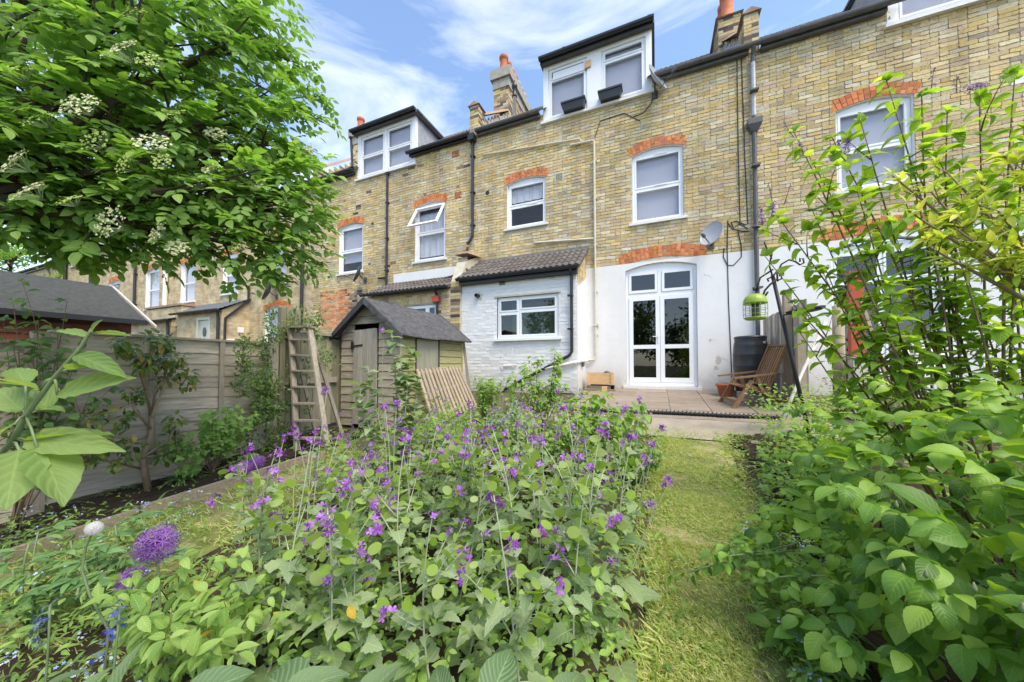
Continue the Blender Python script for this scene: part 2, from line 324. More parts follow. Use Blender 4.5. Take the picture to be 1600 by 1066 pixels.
M['camellia'] = leafmat('camellia_leaf', (.028, .065, .016), (.065, .115, .022), (.18, .21, .035), .25, .25, 6, .2, .2, spec=.6, blotch=(.40, .26, .05))
M['currant'] = leafmat('currant_leaf', (.11, .20, .045), (.17, .28, .065), (.24, .35, .10), .4, .5, 6, .25, .4)
M['climber'] = leafmat('climber_leaf', (.035, .075, .022), (.07, .125, .034), (.15, .22, .05), .35, .45, 5, .15, .2)
M['hazel'] = leafmat('hazel_leaf', (.05, .11, .035), (.085, .16, .045), (.14, .23, .055), .35, .5, 8, .2, .5)
M['snowberry'] = leafmat('snowberry_leaf', (.10, .19, .04), (.17, .27, .06), (.25, .36, .10), .4, .5, 6, .3, .3, blotch=(.55, .36, .03))
M['peony'] = leafmat('peony_leaf', (.055, .12, .04), (.095, .18, .06), (.15, .24, .09), .3, .4, 5, .2, .2)
M['strap'] = leafmat('strap_leaf', (.07, .13, .04), (.12, .20, .06), (.19, .27, .10), .3, .45, 0)
M['weed'] = leafmat('weed_leaf', (.07, .135, .033), (.125, .21, .05), (.20, .30, .07), .35, .5, 5, .2, .2)
M['phlox'] = leafmat('pale_green_leaf', (.11, .20, .04), (.16, .27, .055), (.23, .35, .08), .4, .5, 5, .2, .2)
M['glaucous'] = leafmat('blue_green_leaf', (.09, .15, .10), (.15, .21, .15), (.22, .28, .21), .3, .5, 3, .2, .2, (1.1, 1.2, .9))
M['grass'] = leafmat('grass_blade', (.14, .215, .04), (.26, .335, .09), (.46, .43, .23), .35, .55, 0, blotch=(.50, .42, .24))
M['farleaf'] = leafmat('far_tree_leaf', (.08, .17, .035), (.14, .26, .045), (.22, .36, .07), .45, .5, 0)
M['hedge'] = leafmat('hedge_leaf', (.03, .065, .018), (.06, .11, .03), (.11, .17, .05), .35, .5, 0)
M['allium'] = leafmat('allium_petal', (.16, .05, .25), (.27, .10, .38), (.38, .19, .48), .3, .5, 0, tint=(1.1, .9, 1.1))
M['blue'] = leafmat('bluebell_petal', (.06, .07, .42), (.10, .13, .55), (.22, .26, .65), .3, .5, 0, tint=(.9, .9, 1.2))
M['forget'] = leafmat('forget_me_not_petal', (.26, .36, .62), (.38, .48, .72), (.62, .66, .80), .25, .6, 0, tint=(1, 1, 1))
M['fluff'] = leafmat('dandelion_fluff', (.62, .60, .55), (.72, .70, .66), (.78, .77, .74), .4, .8, 0, tint=(1, 1, 1))
M['deadleaf'] = leafmat('dry_leaf', (.20, .11, .045), (.32, .20, .09), (.45, .32, .18), .2, .7, 4)
from mathutils import noise as mnoise
def proj(P):
    v = Vector(P)-CAM; b = v.dot(FWD)
    if b < .05: return None
    return 800+F*v.dot(RT)/b, PCY-F*v.dot(UPV)/b, b
def inframe(P, m=40):
    q = proj(P); return q is not None and -m < q[0] < 1600+m and -m < q[1] < 1066+m

# ------------------------------------------------------------------ walls, openings and bricks
class Op:
    """an opening in a wall with an optional segmental brick arch"""
    def __init__(s, x0, x1, z0, z1, rise=0, th=.2, sill=.06):
        s.x0, s.x1, s.z0, s.zs, s.rise, s.th, s.sill = x0, x1, z0, z1, rise, th, sill
        s.xc = (x0+x1)/2; s.a = (x1-x0)/2
        if rise: s.R = (s.a**2+rise**2)/(2*rise); s.cz = z1+rise-s.R
    def top(s, x):
        if not s.rise: return s.zs
        return s.cz+math.sqrt(max(0, s.R**2-(min(s.a, abs(x-s.xc)))**2))
    def block(s, za, zb):
        if zb < s.z0-s.sill or za > s.zs+s.rise+(s.th if s.rise else 0): return None
        if zb < s.z0: return (s.x0-.06, s.x1+.06)
        if za < s.zs-.03 or not s.rise: return (s.x0, s.x1)
        zm = (za+zb)/2; Ro = s.R+s.th
        if zm < s.zs+s.th*.92: return (s.x0-.05, s.x1+.05)
        h = Ro**2-(zm-s.cz)**2
        if h <= 0: return None
        h = min(math.sqrt(h), s.a+.06); return (s.xc-h, s.xc+h)
def panel(mb, x0, x1, z0, z1, ops, y=0.0, depth=0):
    xs = {x0, x1}
    for o in ops:
        n = 10 if o.rise else 1
        for i in range(n+1):
            x = o.x0+(o.x1-o.x0)*i/n
            if x0 < x < x1: xs.add(x)
    xs = sorted(xs)
    for a, b in zip(xs, xs[1:]):
        m = (a+b)/2; za, zb = z0, z0
        for o in sorted([o for o in ops if o.x0 < m < o.x1], key=lambda o: o.z0):
            if o.z0 > za: mb.quad((a, y, za), (b, y, zb), (b, y, min(o.z0, z1)), (a, y, min(o.z0, z1)))
            za, zb = min(o.top(a), z1), min(o.top(b), z1)
        if z1 > za+1e-4: mb.quad((a, y, za), (b, y, zb), (b, y, z1), (a, y, z1))
def reveals(mb, o, y0, y1, col=None):
    mb.quad((o.x0, y0, o.z0), (o.x0, y1, o.z0), (o.x0, y1, o.zs), (o.x0, y0, o.zs))
    mb.quad((o.x1, y1, o.z0), (o.x1, y0, o.z0), (o.x1, y0, o.zs), (o.x1, y1, o.zs))
    mb.quad((o.x0, y1, o.z0), (o.x0, y0, o.z0), (o.x1, y0, o.z0), (o.x1, y1, o.z0))
    n = 10 if o.rise else 1
    for i in range(n):
        a = o.x0+(o.x1-o.x0)*i/n; b = o.x0+(o.x1-o.x0)*(i+1)/n
        mb.quad((a, y0, o.top(a)), (a, y1, o.top(a)), (b, y1, o.top(b)), (b, y0, o.top(b)))
PAL = [((.62, .49, .265), 36), ((.61, .455, .20), 20), ((.63, .55, .36), 18), ((.53, .42, .25), 11), ((.58, .45, .30), 8), ((.42, .35, .25), 3), ((.56, .50, .36), 8)]
PALW = [w for _, w in PAL]; PALC = [c for c, _ in PAL]
DARKPAL = [(.10, .085, .075), (.16, .13, .11), (.30, .21, .14), (.36, .28, .19)]
def brickcol(x=0, z=0, dark=0):
    k = mnoise.noise((x*.5, z*.8, 3.1)); s = 1+.10*k
    c = random.choice(DARKPAL) if random.random() < dark else random.choices(PALC, PALW)[0]
    j = random.uniform(.92, 1.2)*s; return (min(.9, c[0]*j), min(.9, c[1]*j*random.uniform(.97, 1.03)), min(.9, c[2]*j*random.uniform(.93, 1.07)))
def brick_pts(x0, x1, z0, z1, yb, yf, j=.0035):
    r = lambda: random.uniform(-j, j)
    c = .011
    fr = [(x0+c+r(), z0+r()), (x1-c+r(), z0+r()), (x1+r(), z0+c), (x1+r(), z1-c), (x1-c+r(), z1+r()), (x0+c+r(), z1+r()), (x0+r(), z1-c), (x0+r(), z0+c)]
    t = [random.uniform(-.003, .003) for _ in range(2)]
    v = [(a, yb, b) for a, b in fr]+[(a, yf+t[0]*(1 if a < (x0+x1)/2 else -1)+t[1]*(1 if b < (z0+z1)/2 else -1), b) for a, b in fr]
    f = [(8, 9, 10, 11, 12, 13, 14, 15)]+[(i, (i+1) % 8, 8+(i+1) % 8, 8+i) for i in range(8)]
    return v, f
def brick_mesh(nm, col, mat):
    v, f = brick_pts(-.1075, .1075, -.0325, .0325, .004, -.013, .006); return mkmesh(nm, v, f, mat, False, [tuple(col)+(1,)]*len(v))
BRICKS = None
def lay_bricks(parent, x0, x1, z0, z1, ops, y=0.0, nind=300, mat='brick', colf=brickcol, variants=None, jit=.006, proud=.013):
    zc = z0; k = 0; cand = []; mb = MB()
    while zc+.065 <= z1+1e-6:
        za, zb = zc+.005, zc+.070
        bl = sorted(b for b in (o.block(za, zb) for o in ops) if b)
        iv = []; cur = x0
        for a, b in bl:
            if a > cur: iv.append((cur, min(a, x1)))
            cur = max(cur, b)
        if cur < x1: iv.append((cur, x1))
        x = x0-(.1125 if k % 2 else 0)-.225; i = 0
        edges = []
        while x < x1:
            w = .225 if (i % 2 == 0 or random.random() < .35) else .1125; i += 1
            edges.append((x, x+w)); x += w
        for a, b in edges:
            for c, d in iv:
                p, q = max(a, c)+.005, min(b, d)-.005
                if q-p < .03: continue
                if abs((q-p)-.215) < 1e-3 and inframe(((p+q)/2, y, za), 0):
                    cand.append(((Vector(((p+q)/2, y, za))-CAM).length, p, q, za, zb))
                else: cand.append((1e9, p, q, za, zb))
        zc += .075; k += 1
    cand.sort(key=lambda c: c[0]); ind = [c for c in cand if c[0] < 1e8][:nind]
    org = ORG[parent.name]
    for d, p, q, za, zb in ind:
        o = bpy.data.objects.new('brick', random.choice(variants)); COL.objects.link(o); o.parent = parent
        o.location = Vector(((p+q)/2, y, (za+zb)/2))-org; o.rotation_euler = (0, random.choice((0, math.pi)), 0)
    ids = set(id(c) for c in ind)
    for c in cand:
        if id(c) in ids: continue
        _, p, q, za, zb = c
        v, f = brick_pts(p, q, za, zb, y+.004, y-proud+random.uniform(-.002, .002), jit); mb.add(v, f, colf((p+q)/2, za))
    o = mb.build('brickwork', M[mat], parent); o['kind'] = 'stuff'; return o
def arch(parent, o, y=0.0, n=13, mat='orange', pale=0):
    mb = MB(); A = math.asin(min(1, o.a/o.R))+.03
    for i in range(n):
        t0 = -A+2*A*i/n+.006/o.R; t1 = -A+2*A*(i+1)/n-.006/o.R
        sp = o.th*(.62 if i % 2 else .36)
        for ra, rb in ((o.R+.004, o.R+sp-.004), (o.R+sp+.004, o.R+o.th)):
            k = random.uniform(.72, 1.2); c = (k, k*random.uniform(.9, 1.25), k*random.uniform(.9, 1.3))
            ps = [(o.xc+r*math.sin(t), o.cz+r*math.cos(t)) for r, t in ((ra, t0), (ra, t1), (rb, t1), (rb, t0))]
            yf = y-.012+random.uniform(-.003, .003)
            v = [(a, y+.003, b) for a, b in ps]+[(a, yf, b) for a, b in ps]
            mb.add(v, [(4, 5, 6, 7)]+[(i2, (i2+1) % 4, 4+(i2+1) % 4, 4+i2) for i2 in range(4)], c)
    return mb.build('brick_arch', M[mat], parent)

# ------------------------------------------------------------------ windows
def window(parent, o, y=0.0, cols=((0, 1, (.5,)),), rec=.07, fr=.05, glass='glass', blind=None, sillout=.07, name='window', inset=0, room=.7, ff=.012, sashes=True, sillmat='sill'):
    """frame as a part, each pane, the sill and what hangs behind the glass as sub-parts"""
    x0, x1, z0, z1 = o.x0+.004, o.x1-.004, o.z0+.004, o.zs-.002
    yf, yb = y+rec, y+rec+.06
    mb = MB()
    if o.rise:
        n = 8
        for i in range(n):
            a = x0+(x1-x0)*i/n; b = x0+(x1-x0)*(i+1)/n
            mb.prism([(a, yf, z1-fr), (b, yf, z1-fr), (b, yf, o.top(b)-.004), (a, yf, o.top(a)-.004)], (0, .06, 0))
        top = z1-fr+.0
    else:
        mb.box(x0, x1, yf, yb, z1-fr, z1); top = z1-fr
    mb.box(x0, x1, yf, yb, z0, z0+fr); mb.box(x0, x0+fr, yf, yb, z0+fr, top); mb.box(x1-fr, x1, yf, yb, z0+fr, top)
    xi0, xi1, zi0, zi1 = x0+fr, x1-fr, z0+fr, top
    cells = []
    for ci, (a, b, hs) in enumerate(cols):
        ca = xi0+(xi1-xi0)*a; cb = xi0+(xi1-xi0)*b
        if ci: mb.box(ca-fr*.45, ca+fr*.45, yf+.001, yb-.001, zi0, zi1)
        l = ca+(fr*.45 if ci else 0); r = cb-(fr*.45 if b < .999 else 0)
        zs = [zi0]+[zi0+(zi1-zi0)*h for h in hs]+[zi1]
        for k in range(len(zs)-1):
            lo = zs[k]+(fr*.42 if k else 0); hi = zs[k+1]-(fr*.42 if k < len(zs)-2 else 0)
            if k: mb.box(l, r, yf+.002, yb-.002, zs[k]-fr*.42, zs[k]+fr*.42)
            cells.append((l, r, lo, hi))
    sb = .034
    panes = []
    for l, r, lo, hi in cells:
        if sashes:
            yy = yf-ff
            mb.box(l, r, yy, yf+.03, lo, lo+sb); mb.box(l, r, yy, yf+.03, hi-sb, hi); mb.box(l, l+sb, yy, yf+.03, lo+sb, hi-sb); mb.box(r-sb, r, yy, yf+.03, lo+sb, hi-sb)
            panes.append((l+sb, r-sb, lo+sb, hi-sb))
        else: panes.append((l, r, lo, hi))
    w = mb.build(name, M['pvc'], parent)
    for l, r, lo, hi in panes:
        MB().box(l-.003, r+.003, yf+.014, yf+.02, lo-.003, hi+.003).build('pane', M[glass], w)
    if sillout:
        s = MB().box(o.x0-.07, o.x1+.07, y-sillout, yf+.01, o.z0-.055, o.z0-.002); s.build('sill', M[sillmat], w)
    zt = o.zs+o.rise
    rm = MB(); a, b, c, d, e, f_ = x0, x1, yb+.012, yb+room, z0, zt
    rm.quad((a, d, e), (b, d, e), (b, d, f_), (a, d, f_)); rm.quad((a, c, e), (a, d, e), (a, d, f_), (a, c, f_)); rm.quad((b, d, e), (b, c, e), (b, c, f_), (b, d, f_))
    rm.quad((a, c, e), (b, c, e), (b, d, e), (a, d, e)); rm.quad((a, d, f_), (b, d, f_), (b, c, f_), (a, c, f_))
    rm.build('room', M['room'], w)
    if blind:
        mt, frac, lo_ = blind
        bb = MB(); n = 14
        for i in range(n):
            p, q = x0+(x1-x0)*i/n, x0+(x1-x0)*(i+1)/n; yy = lambda t: yb+.035+(.012*math.sin(t*55) if mt == 'curtain' else 0)
            bb.quad((p, yy(p), z0+(z1-z0)*lo_), (q, yy(q), z0+(z1-z0)*lo_), (q, yy(q), z0+(z1-z0)*frac), (p, yy(p), z0+(z1-z0)*frac))
        bb.build('curtain' if mt == 'curtain' else 'blind', M[mt], w)
    return w, panes
def gutter(mb, x0, x1, y, z, r=.055):
    n = 6; ps = [(y+r*math.cos(math.pi+math.pi*k/n), z+r*math.sin(math.pi+math.pi*k/n)) for k in range(n+1)]
    mb.prism([(x0, a, b) for a, b in ps]+[(x0, y+r, z+.012), (x0, y-r, z+.012)], (x1-x0, 0, 0))
    x = x0+.6
    while x < x1-.1: mb.prism([(x, y+(a-y)*1.13, z+(b-z)*1.13) for a, b in ps]+[(x, y+r*1.1, z+.016), (x, y-r*1.1, z+.016)], (.07, 0, 0)); x += 1.9
def pipe(mb, pts, r, clips=()):
    mb.tube(pts, r, 8)
    for z in clips:
        p = pts[0]; mb.box(p[0]-r*1.7, p[0]+r*1.7, p[1]-r*.9, p[1]+r*2.2, z, z+.03)
EAVE = 6.83; TANP = math.tan(RD(39.8))
def roof_sheet(parent, x0, x1, y0=-.16, z0=EAVE, y1=4.6, hole=None):
    """concrete tile slope: rolls across, a step at every course"""
    vs = []; fs = []; cols = []; nx = int((x1-x0)/.075); cs = .33; ny = int((y1-y0)/math.cos(math.atan(TANP))/.33)
    ny = int((y1-y0)/.25)
    rows = []
    for j in range(ny):
        for e in (0, 1):
            yy = y0+.25*(j+e); zz = z0+(yy-y0)*TANP+(.03 if e == 0 else .004); rows.append((yy, zz))
    for yy, zz in rows:
        for i in range(nx+1):
            x = x0+(x1-x0)*i/nx; vs.append((x, yy, zz+.016*math.cos(i*math.pi)))
    w = nx+1
    tc_ = {}
    for j in range(len(rows)-1):
        for i in range(nx):
            if hole and hole[0] < x0+(x1-x0)*(i+.5)/nx < hole[1] and rows[j][0] < hole[2]: continue
            fs.append((j*w+i, j*w+i+1, (j+1)*w+i+1, (j+1)*w+i))
    for j in range(len(rows)):
        for i in range(nx+1):
            key = (j//2, i//4); 
            if key not in tc_: k = random.uniform(.7, 1.25); tc_[key] = (k, k*random.uniform(.94, 1.02), k*random.uniform(.88, 1.02), 1)
            cols.append(tc_[key])
    o = ORG[parent.name]
    return link('roof', mkmesh('roof', [(a-o.x, b-o.y, c-o.z) for a, b, c in vs], fs, M['tile'], False, cols), parent)
def tile_mesh(w, l, var):
    vs = []; n = 10
    for lvl in (0, 1):
        for e in (0, 1):
            for i in range(n+1):
                u = i/n; z = .022*max(0, math.sin(u*4*math.pi))*(1 if u < .5 else 1)+.0
                z = .036*abs(math.sin(u*2*math.pi))**1.4
                vs.append((w*(u-.5)*1.02, l*e, z+(0 if lvl else -.016)))
    m = n+1; fs = []
    for i in range(n):
        fs.append((2*m+i, 2*m+i+1, 3*m+i+1, 3*m+i)); fs.append((i, i+1, 2*m+i+1, 2*m+i)[::-1])
    fs += [(0, 2*m, 3*m, m), (n, m+n, 3*m+n, 2*m+n)]
    k = 1+.0*var; return mkmesh('tile', vs, fs, M['tile'], False, [(k, k, k, 1)]*len(vs))
def tiled_leanto(parent, x0, x1, y0, z0, y1, z1, rows, cols, name='lean_to_roof'):
    """a lean-to of single tiles laid in courses on a deck"""
    deck = MB().add([(x0, y0, z0), (x1, y0, z0), (x1, y1, z1), (x0, y1, z1), (x0, y0, z0-.06), (x1, y0, z0-.06), (x1, y1, z1-.06), (x0, y1, z1-.06)], [(0, 1, 2, 3), (7, 6, 5, 4), (4, 5, 1, 0), (5, 6, 2, 1), (6, 7, 3, 2), (7, 4, 0, 3)])
    dk = deck.build(name, M['ledge'], parent); org = ORG[parent.name]
    L = math.hypot(y1-y0, z1-z0); ang = math.atan2(z1-z0, y1-y0); w = (x1-x0)/cols; l = L/rows
    ms = [tile_mesh(w, l*1.22, i) for i in range(3)]
    for r in range(rows):
        for c in range(cols):
            o = bpy.data.objects.new('tile', random.choice(ms)); COL.objects.link(o); o.parent = dk
            s = r*l-.04
            o.location = Vector((x0+w*(c+.5), y0+s*math.cos(ang)-math.sin(ang)*.022, z0+s*math.sin(ang)+math.cos(ang)*.022))-org
            o.rotation_euler = (ang-.055+random.uniform(-.012, .012), random.uniform(-.01, .01), random.uniform(-.008, .008))
    return dk
def chimney(parent, x0, x1, y0, y1, zb, zt, pots, potr=.14, poth=.58, dark=.45, cap=True):
    """stack of sooty brick with rendered cap and clay pots: stack is the part, cap and pots its sub-parts"""
    mb = MB(); mb.box(x0+.006, x1-.006, y0+.006, y1-.006, zb, zt)
    st = mb.build('chimney_stack', M['mortar'], parent)
    bk = MB(); z = zb; k = 0
    while z+.07 < zt:
        for fx in (0, 1, 2):
            if fx == 0: a0, a1 = x0, x1
            else: a0, a1 = y0, y1
            a = a0-(.1125 if k % 2 else 0)
            while a < a1:
                p, q = max(a, a0)+.004, min(a+.225, a1)-.004; a += .225
                if q-p < .03: continue
                c = brickcol(p, z, dark)
                if fx == 0: bk.box(p, q, y0-.004, y0+.02, z+.004, z+.071, c, .002)
                elif fx == 1: bk.box(x1-.02, x1+.004, p, q, z+.004, z+.071, c, .002)
                else: bk.box(x0-.004, x0+.02, p, q, z+.004, z+.071, c, .002)
        z += .075; k += 1
    b = bk.build('stack_bricks', M['brick'], st); b['kind'] = 'stuff'
    cp = MB(); zt -= 0 if cap else .60
    if cap: cp.box(x0-.03, x1+.03, y0-.03, y1+.03, zt, zt+.30); cp.box(x0-.10, x1+.10, y0-.10, y1+.10, zt+.30, zt+.62)
    cp.prism([(x0-.06, y0-.06, zt+.62), (x1+.06, y0-.06, zt+.62), (x1-.12, y0+.08, zt+.72), (x0+.12, y0+.08, zt+.72)], (0, y1-y0-.0, 0))
    cp.build('chimney_cap', M['stone'], st)
    for i in range(pots):
        yy = y0+.22+(y1-y0-.44)*i/max(1, pots-1); pp = MB(); z = zt+.68
        pp.lathe(((x0+x1)/2, yy, z), [(potr*1.12, 0), (potr*1.1, .06), (potr*.95, .1), (potr*.85, poth*.72), (potr*.9, poth*.76), (potr*1.08, poth*.80), (potr*1.12, poth*.95), (potr*1.0, poth), (potr*.75, poth), (potr*.7, poth-.15)], 14)
        o = pp.build('chimney_pot', M['terracotta'] if (i < 4) else M['stone'], st, True)
    return st
def upstand(parent, x0, x1, y0, y1, zb, zt):
    """party wall pier at the eaves with clay coping running up the slope"""
    ps = [(y0, zb), (y0, zt), (y0+.35, zt+.02), (y0+.5, zb+(.75*TANP)), (y1, zb+(y1-y0)*TANP+.42), (y1, zb+.0)]
    mb = MB(); mb.prism([(x0+.006, a+.004, b) for a, b in ps], (x1-x0-.012, 0, 0))
    up = mb.build('party_parapet', M['mortar'], parent)
    bk = MB(); z = zb; k = 0
    while z+.07 < zt:
        for (p, q) in (((x0, x0+.13), (x0+.135, x1)) if k % 2 else ((x0, x1),)): bk.box(p, q, y0-.005, y0+.02, z+.004, z+.07, brickcol(p, z, .3), .002)
        a = y0
        while a < y0+.36:
            for xx in (x0, x1): bk.box(xx-.005, xx+.005, a+.004, min(a+.22, y0+.36), z+.004, z+.07, brickcol(a, z, .45), .002)
            a += .225
        z += .075; k += 1
    yy = y0+.4
    while yy < y1-.2:
        zz = zb+(yy-y0)*TANP
        for k in range(3):
            for xx in (x0, x1): bk.box(xx-.005, xx+.005, yy+.004, yy+.2, zz+.13+.075*k+.08, zz+.13+.075*k+.147, brickcol(yy, zz, .5), .002)
        yy += .225
    bk.build('parapet_bricks', M['brick'], up)['kind'] = 'stuff'
    cp = MB(); cp.prism([(x0-.05, y0-.04, zt), (x1+.05, y0-.04, zt), ((x0+x1)/2, y0-.04, zt+.11)], (0, .42, 0))
    a = Vector((0, y0+.36, zb+.36*TANP+.52)); b = Vector((0, y1, zb+(y1-y0)*TANP+.44))
    cp.prism([(x0-.05, a.y, a.z), (x1+.05, a.y, a.z), ((x0+x1)/2, a.y, a.z+.1)], (0, b.y-a.y, b.z-a.z))
    cp.build('parapet_coping', M['coping'], up)
    return up

# ------------------------------------------------------------------ setting
def sheet(name, mat, xs, ys, dz, kind='structure', edge=None, amp=.0, skip=None):
    vs = []; fs = []
    for y in ys:
        for x in xs:
            vs.append((x, y, g(y)+dz+(amp*.6*(mnoise.noise((x*1.7, y*1.7, .3))+.45*mnoise.noise((x*6, y*6, 2.3))+.55) if amp else 0)))
    w = len(xs)
    for j in range(len(ys)-1):
        for i in range(w-1):
            if skip and skip((xs[i]+xs[i+1])/2, (ys[j]+ys[j+1])/2): continue
            fs.append((j*w+i, j*w+i+1, (j+1)*w+i+1, (j+1)*w+i))
    o = link(name, mkmesh(name, vs, fs, mat, True)); o['kind'] = kind; return o
def lin(a, b, n): return [a+(b-a)*i/n for i in range(n+1)]
far = lambda x, y: False
sheet('ground', M['ground'], [-900, -200, -60]+lin(-30, -5, 10)[:-1]+lin(-5, 2, 60)+lin(2.5, 30, 8)+[60, 300, 900], [-900, -200, -60, -20, -12]+lin(-9.5, -2.6, 60)+lin(-2.2, 1, 8)+[60, 900], -.03, amp=.0)
# ------------------------------------------------------------------ the terrace
VARS = [brick_mesh('brick', brickcol(random.uniform(-9, 9), random.uniform(0, 7)), M['brick']) for _ in range(28)]
def wbrick():
    v, f = brick_pts(-.110, .110, -.0345, .0345, .004, -.0045-random.uniform(0, .003), .003); return mkmesh('brick', v, f, M['paintbrick'], False, [(1, 1, 1, 1)]*len(v))
WV = [wbrick() for _ in range(10)]
white = lambda x, z: (random.uniform(.95, 1), )*3
def plainwall(parent, mat, name, x0, x1, z0, z1, ops, y, thick=.25, end=True):
    mb = MB(); panel(mb, x0, x1, z0, z1, ops, y)
    if end:
        mb.quad((x0, y, z0), (x0, y, z1), (x0, y+thick, z1), (x0, y+thick, z0)); mb.quad((x1, y, z0), (x1, y+thick, z0), (x1, y+thick, z1), (x1, y, z1))
        mb.quad((x0, y, z1), (x1, y, z1), (x1, y+thick, z1), (x0, y+thick, z1))
    return mb.build(name, mat, parent)
def wreveal(parent, ops, y0=0, y1=.14, mat='paint'):
    for o in ops:
        mb = MB(); reveals(mb, o, y0, y1); mb.build('window_reveal', M[mat], parent)
def dormer(parent, x0, x1, z0, z1, cols, over=.14, frame_y=0.0, cheek='lead', mull=.1, blind=('blind', 1, 0), fasc=True):
    """dormer box flush with the wall: front frame, cheeks, low roof with a gutter"""
    db = (z1-EAVE)/TANP+.1
    mb = MB()
    for x in (x0, x1): mb.prism([(x-.02, .09, z0), (x-.02, .09, z1), (x-.02, db, z1), (x-.02, .0+.09, EAVE-.05)], (.04, 0, 0))
    ck = mb.build('dormer', M[cheek], parent)
    fr = MB()
    fr.box(x0-.03, x0+.10, -.015, .1, z0, z1); fr.box(x1-.10, x1+.03, -.015, .1, z0, z1); fr.box(x0+.10, x1-.10, -.015, .1, z1-.10, z1); fr.box(x0+.10, x1-.10, -.015, .1, z0, z0+.05)
    xm = (x0+x1)/2; fr.box(xm-mull, xm+mull, -.012, .1, z0+.05, z1-.1)
    fr.build('dormer_frame', M['pvc'], ck)
    for a, b, hs in ((x0+.10, xm-mull, cols[0]), (xm+mull, x1-.10, cols[1])):
        # windows of the dormer are parts of the house, panes their sub-parts
        window(parent, Op(a, b, z0+.05, z1-.1), 0, ((0, 1, hs),), rec=.02, fr=.045, sillout=0, blind=blind, room=.5)
    MB().box(x0-.08, x1+.08, -.09, .05, z0-.06, z0-.002).build('sill', M['sill'], ck)
    rf = MB(); rf.prism([(x0-over, -.16, z1), (x1+over, -.16, z1), (x1+over, -.16, z1+.07), (x0-over, -.16, z1+.07)], (0, db+.3, 0))
    rf.prism([(x0-over, -.16, z1+.07), (x1+over, -.16, z1+.07), ((x0+x1)/2, (db+.3)*.8, z1+.34)], (0, .02, 0))
    y = -.1
    while y < db: # tile ends along both verges
        for x in (x0-over, x1+over): rf.box(x-.03, x+.03, y, y+.2, z1+.04+.012*random.random(), z1+.11)
        y += .21
    rf.build('dormer_roof', M['ledge'], ck)
    gt = MB(); gutter(gt, x0-over-.02, x1+over+.02, -.215, z1+.075, .062); gt.box(x0-over, x1+over, -.165, -.15, z1-.02, z1+.06)
    gt.build('gutter', M['black'], ck)
    return ck
def house(name, label, x0, x1, ops, dorm=None, real=300, zlow=0.0, group=None):
    h = thing(name, label, 'house', ((x0+x1)/2, 0, 0)); return h

# --- the house with the white ground floor -------------------------------------------------
H1 = thing('terraced_house', 'yellow brick house with white ground floor, french doors and two window boxes on its dormer', 'house', (-1.4, 0, 0))
W1 = Op(-.46, .575, 3.69, 5.24, .10, .21); W2 = Op(-3.55, -2.50, 4.06, 5.24, .09, .20); DR = Op(-.62, .80, .06, 2.64, .12, .05, sill=0)
DA = Op(-.70, .90, 2.60, 2.76, .12, .26, sill=0)
mb = MB(); DO1 = Op(-2.5, -.07, 6.6, 7.5, sill=0); panel(mb, -4.54, 1.77, 2.78, EAVE, [W1, W2, DO1], 0); wl1 = mb.build('wall', M['mortar'], H1)
lay_bricks(wl1, -4.54, 1.77, 2.805, EAVE-.005, [W1, W2, DA, DO1], 0, 300, variants=VARS)
wreveal(wl1, [W1, W2]); arch(wl1, W1, n=15); arch(wl1, W2, n=15); arch(wl1, DA, n=21)
pw = plainwall(H1, M['paint'], 'painted_wall', -4.54, 1.775, -.2, 2.80, [DR], -.016, .03); wreveal(pw, [DR], -.016, .14)
mb = MB()
for a, b, c, d in ((-.62, -.62, .3, 2.6), (-1.1, -.9, 1.2, 1.2)): pass
# cracks and lifted flakes of paint
for (px, py, n) in ((1100, 430, 6), (1121, 555, 9), (1108, 530, 5)):
    x, z = FX(px, py); p = Vector((x, -.017, z)); pts = [p.copy()]
    for i in range(n): p = p+Vector((random.uniform(.0, .05), 0, random.uniform(-.045, .03))); pts.append(p.copy())
    mb.tube(pts, .003, 4)
mb.build('paint_crack', M['cream'], pw)
fl = MB()
for (px, py, r) in ((1122, 563, .07), (1118, 575, .05), (1109, 532, .028), (990, 498, .015), (1125, 598, .06)):
    x, z = FX(px, py); n = 9; a0 = random.random()
    fl.prism([(x+r*random.uniform(.5, 1.2)*math.cos(a0+k*.698), -.0165, z+r*random.uniform(.5, 1.3)*math.sin(a0+k*.698)) for k in range(n)], (0, -.003, 0))
fl.build('flaked_patch', M['whitewood'], pw)
w, _ = window(H1, W1, cols=((0, 1, (.50,)),), blind=('blind', 1, .0))
vb = MB()
for a, z in ((.1, 5.19), (.1, 4.49)): vb.box(a-.1, a+.16, .045, .06, z, z+.018)
vb.build('trickle_vent', M['plastic'], w)
w, _ = window(H1, W2, cols=((0, 1, (.50,)),), blind=('curtain', 1, .62)); MB().box(-3.0, -2.74, .045, .06, 4.645, 4.66).build('trickle_vent', M['plastic'], w)
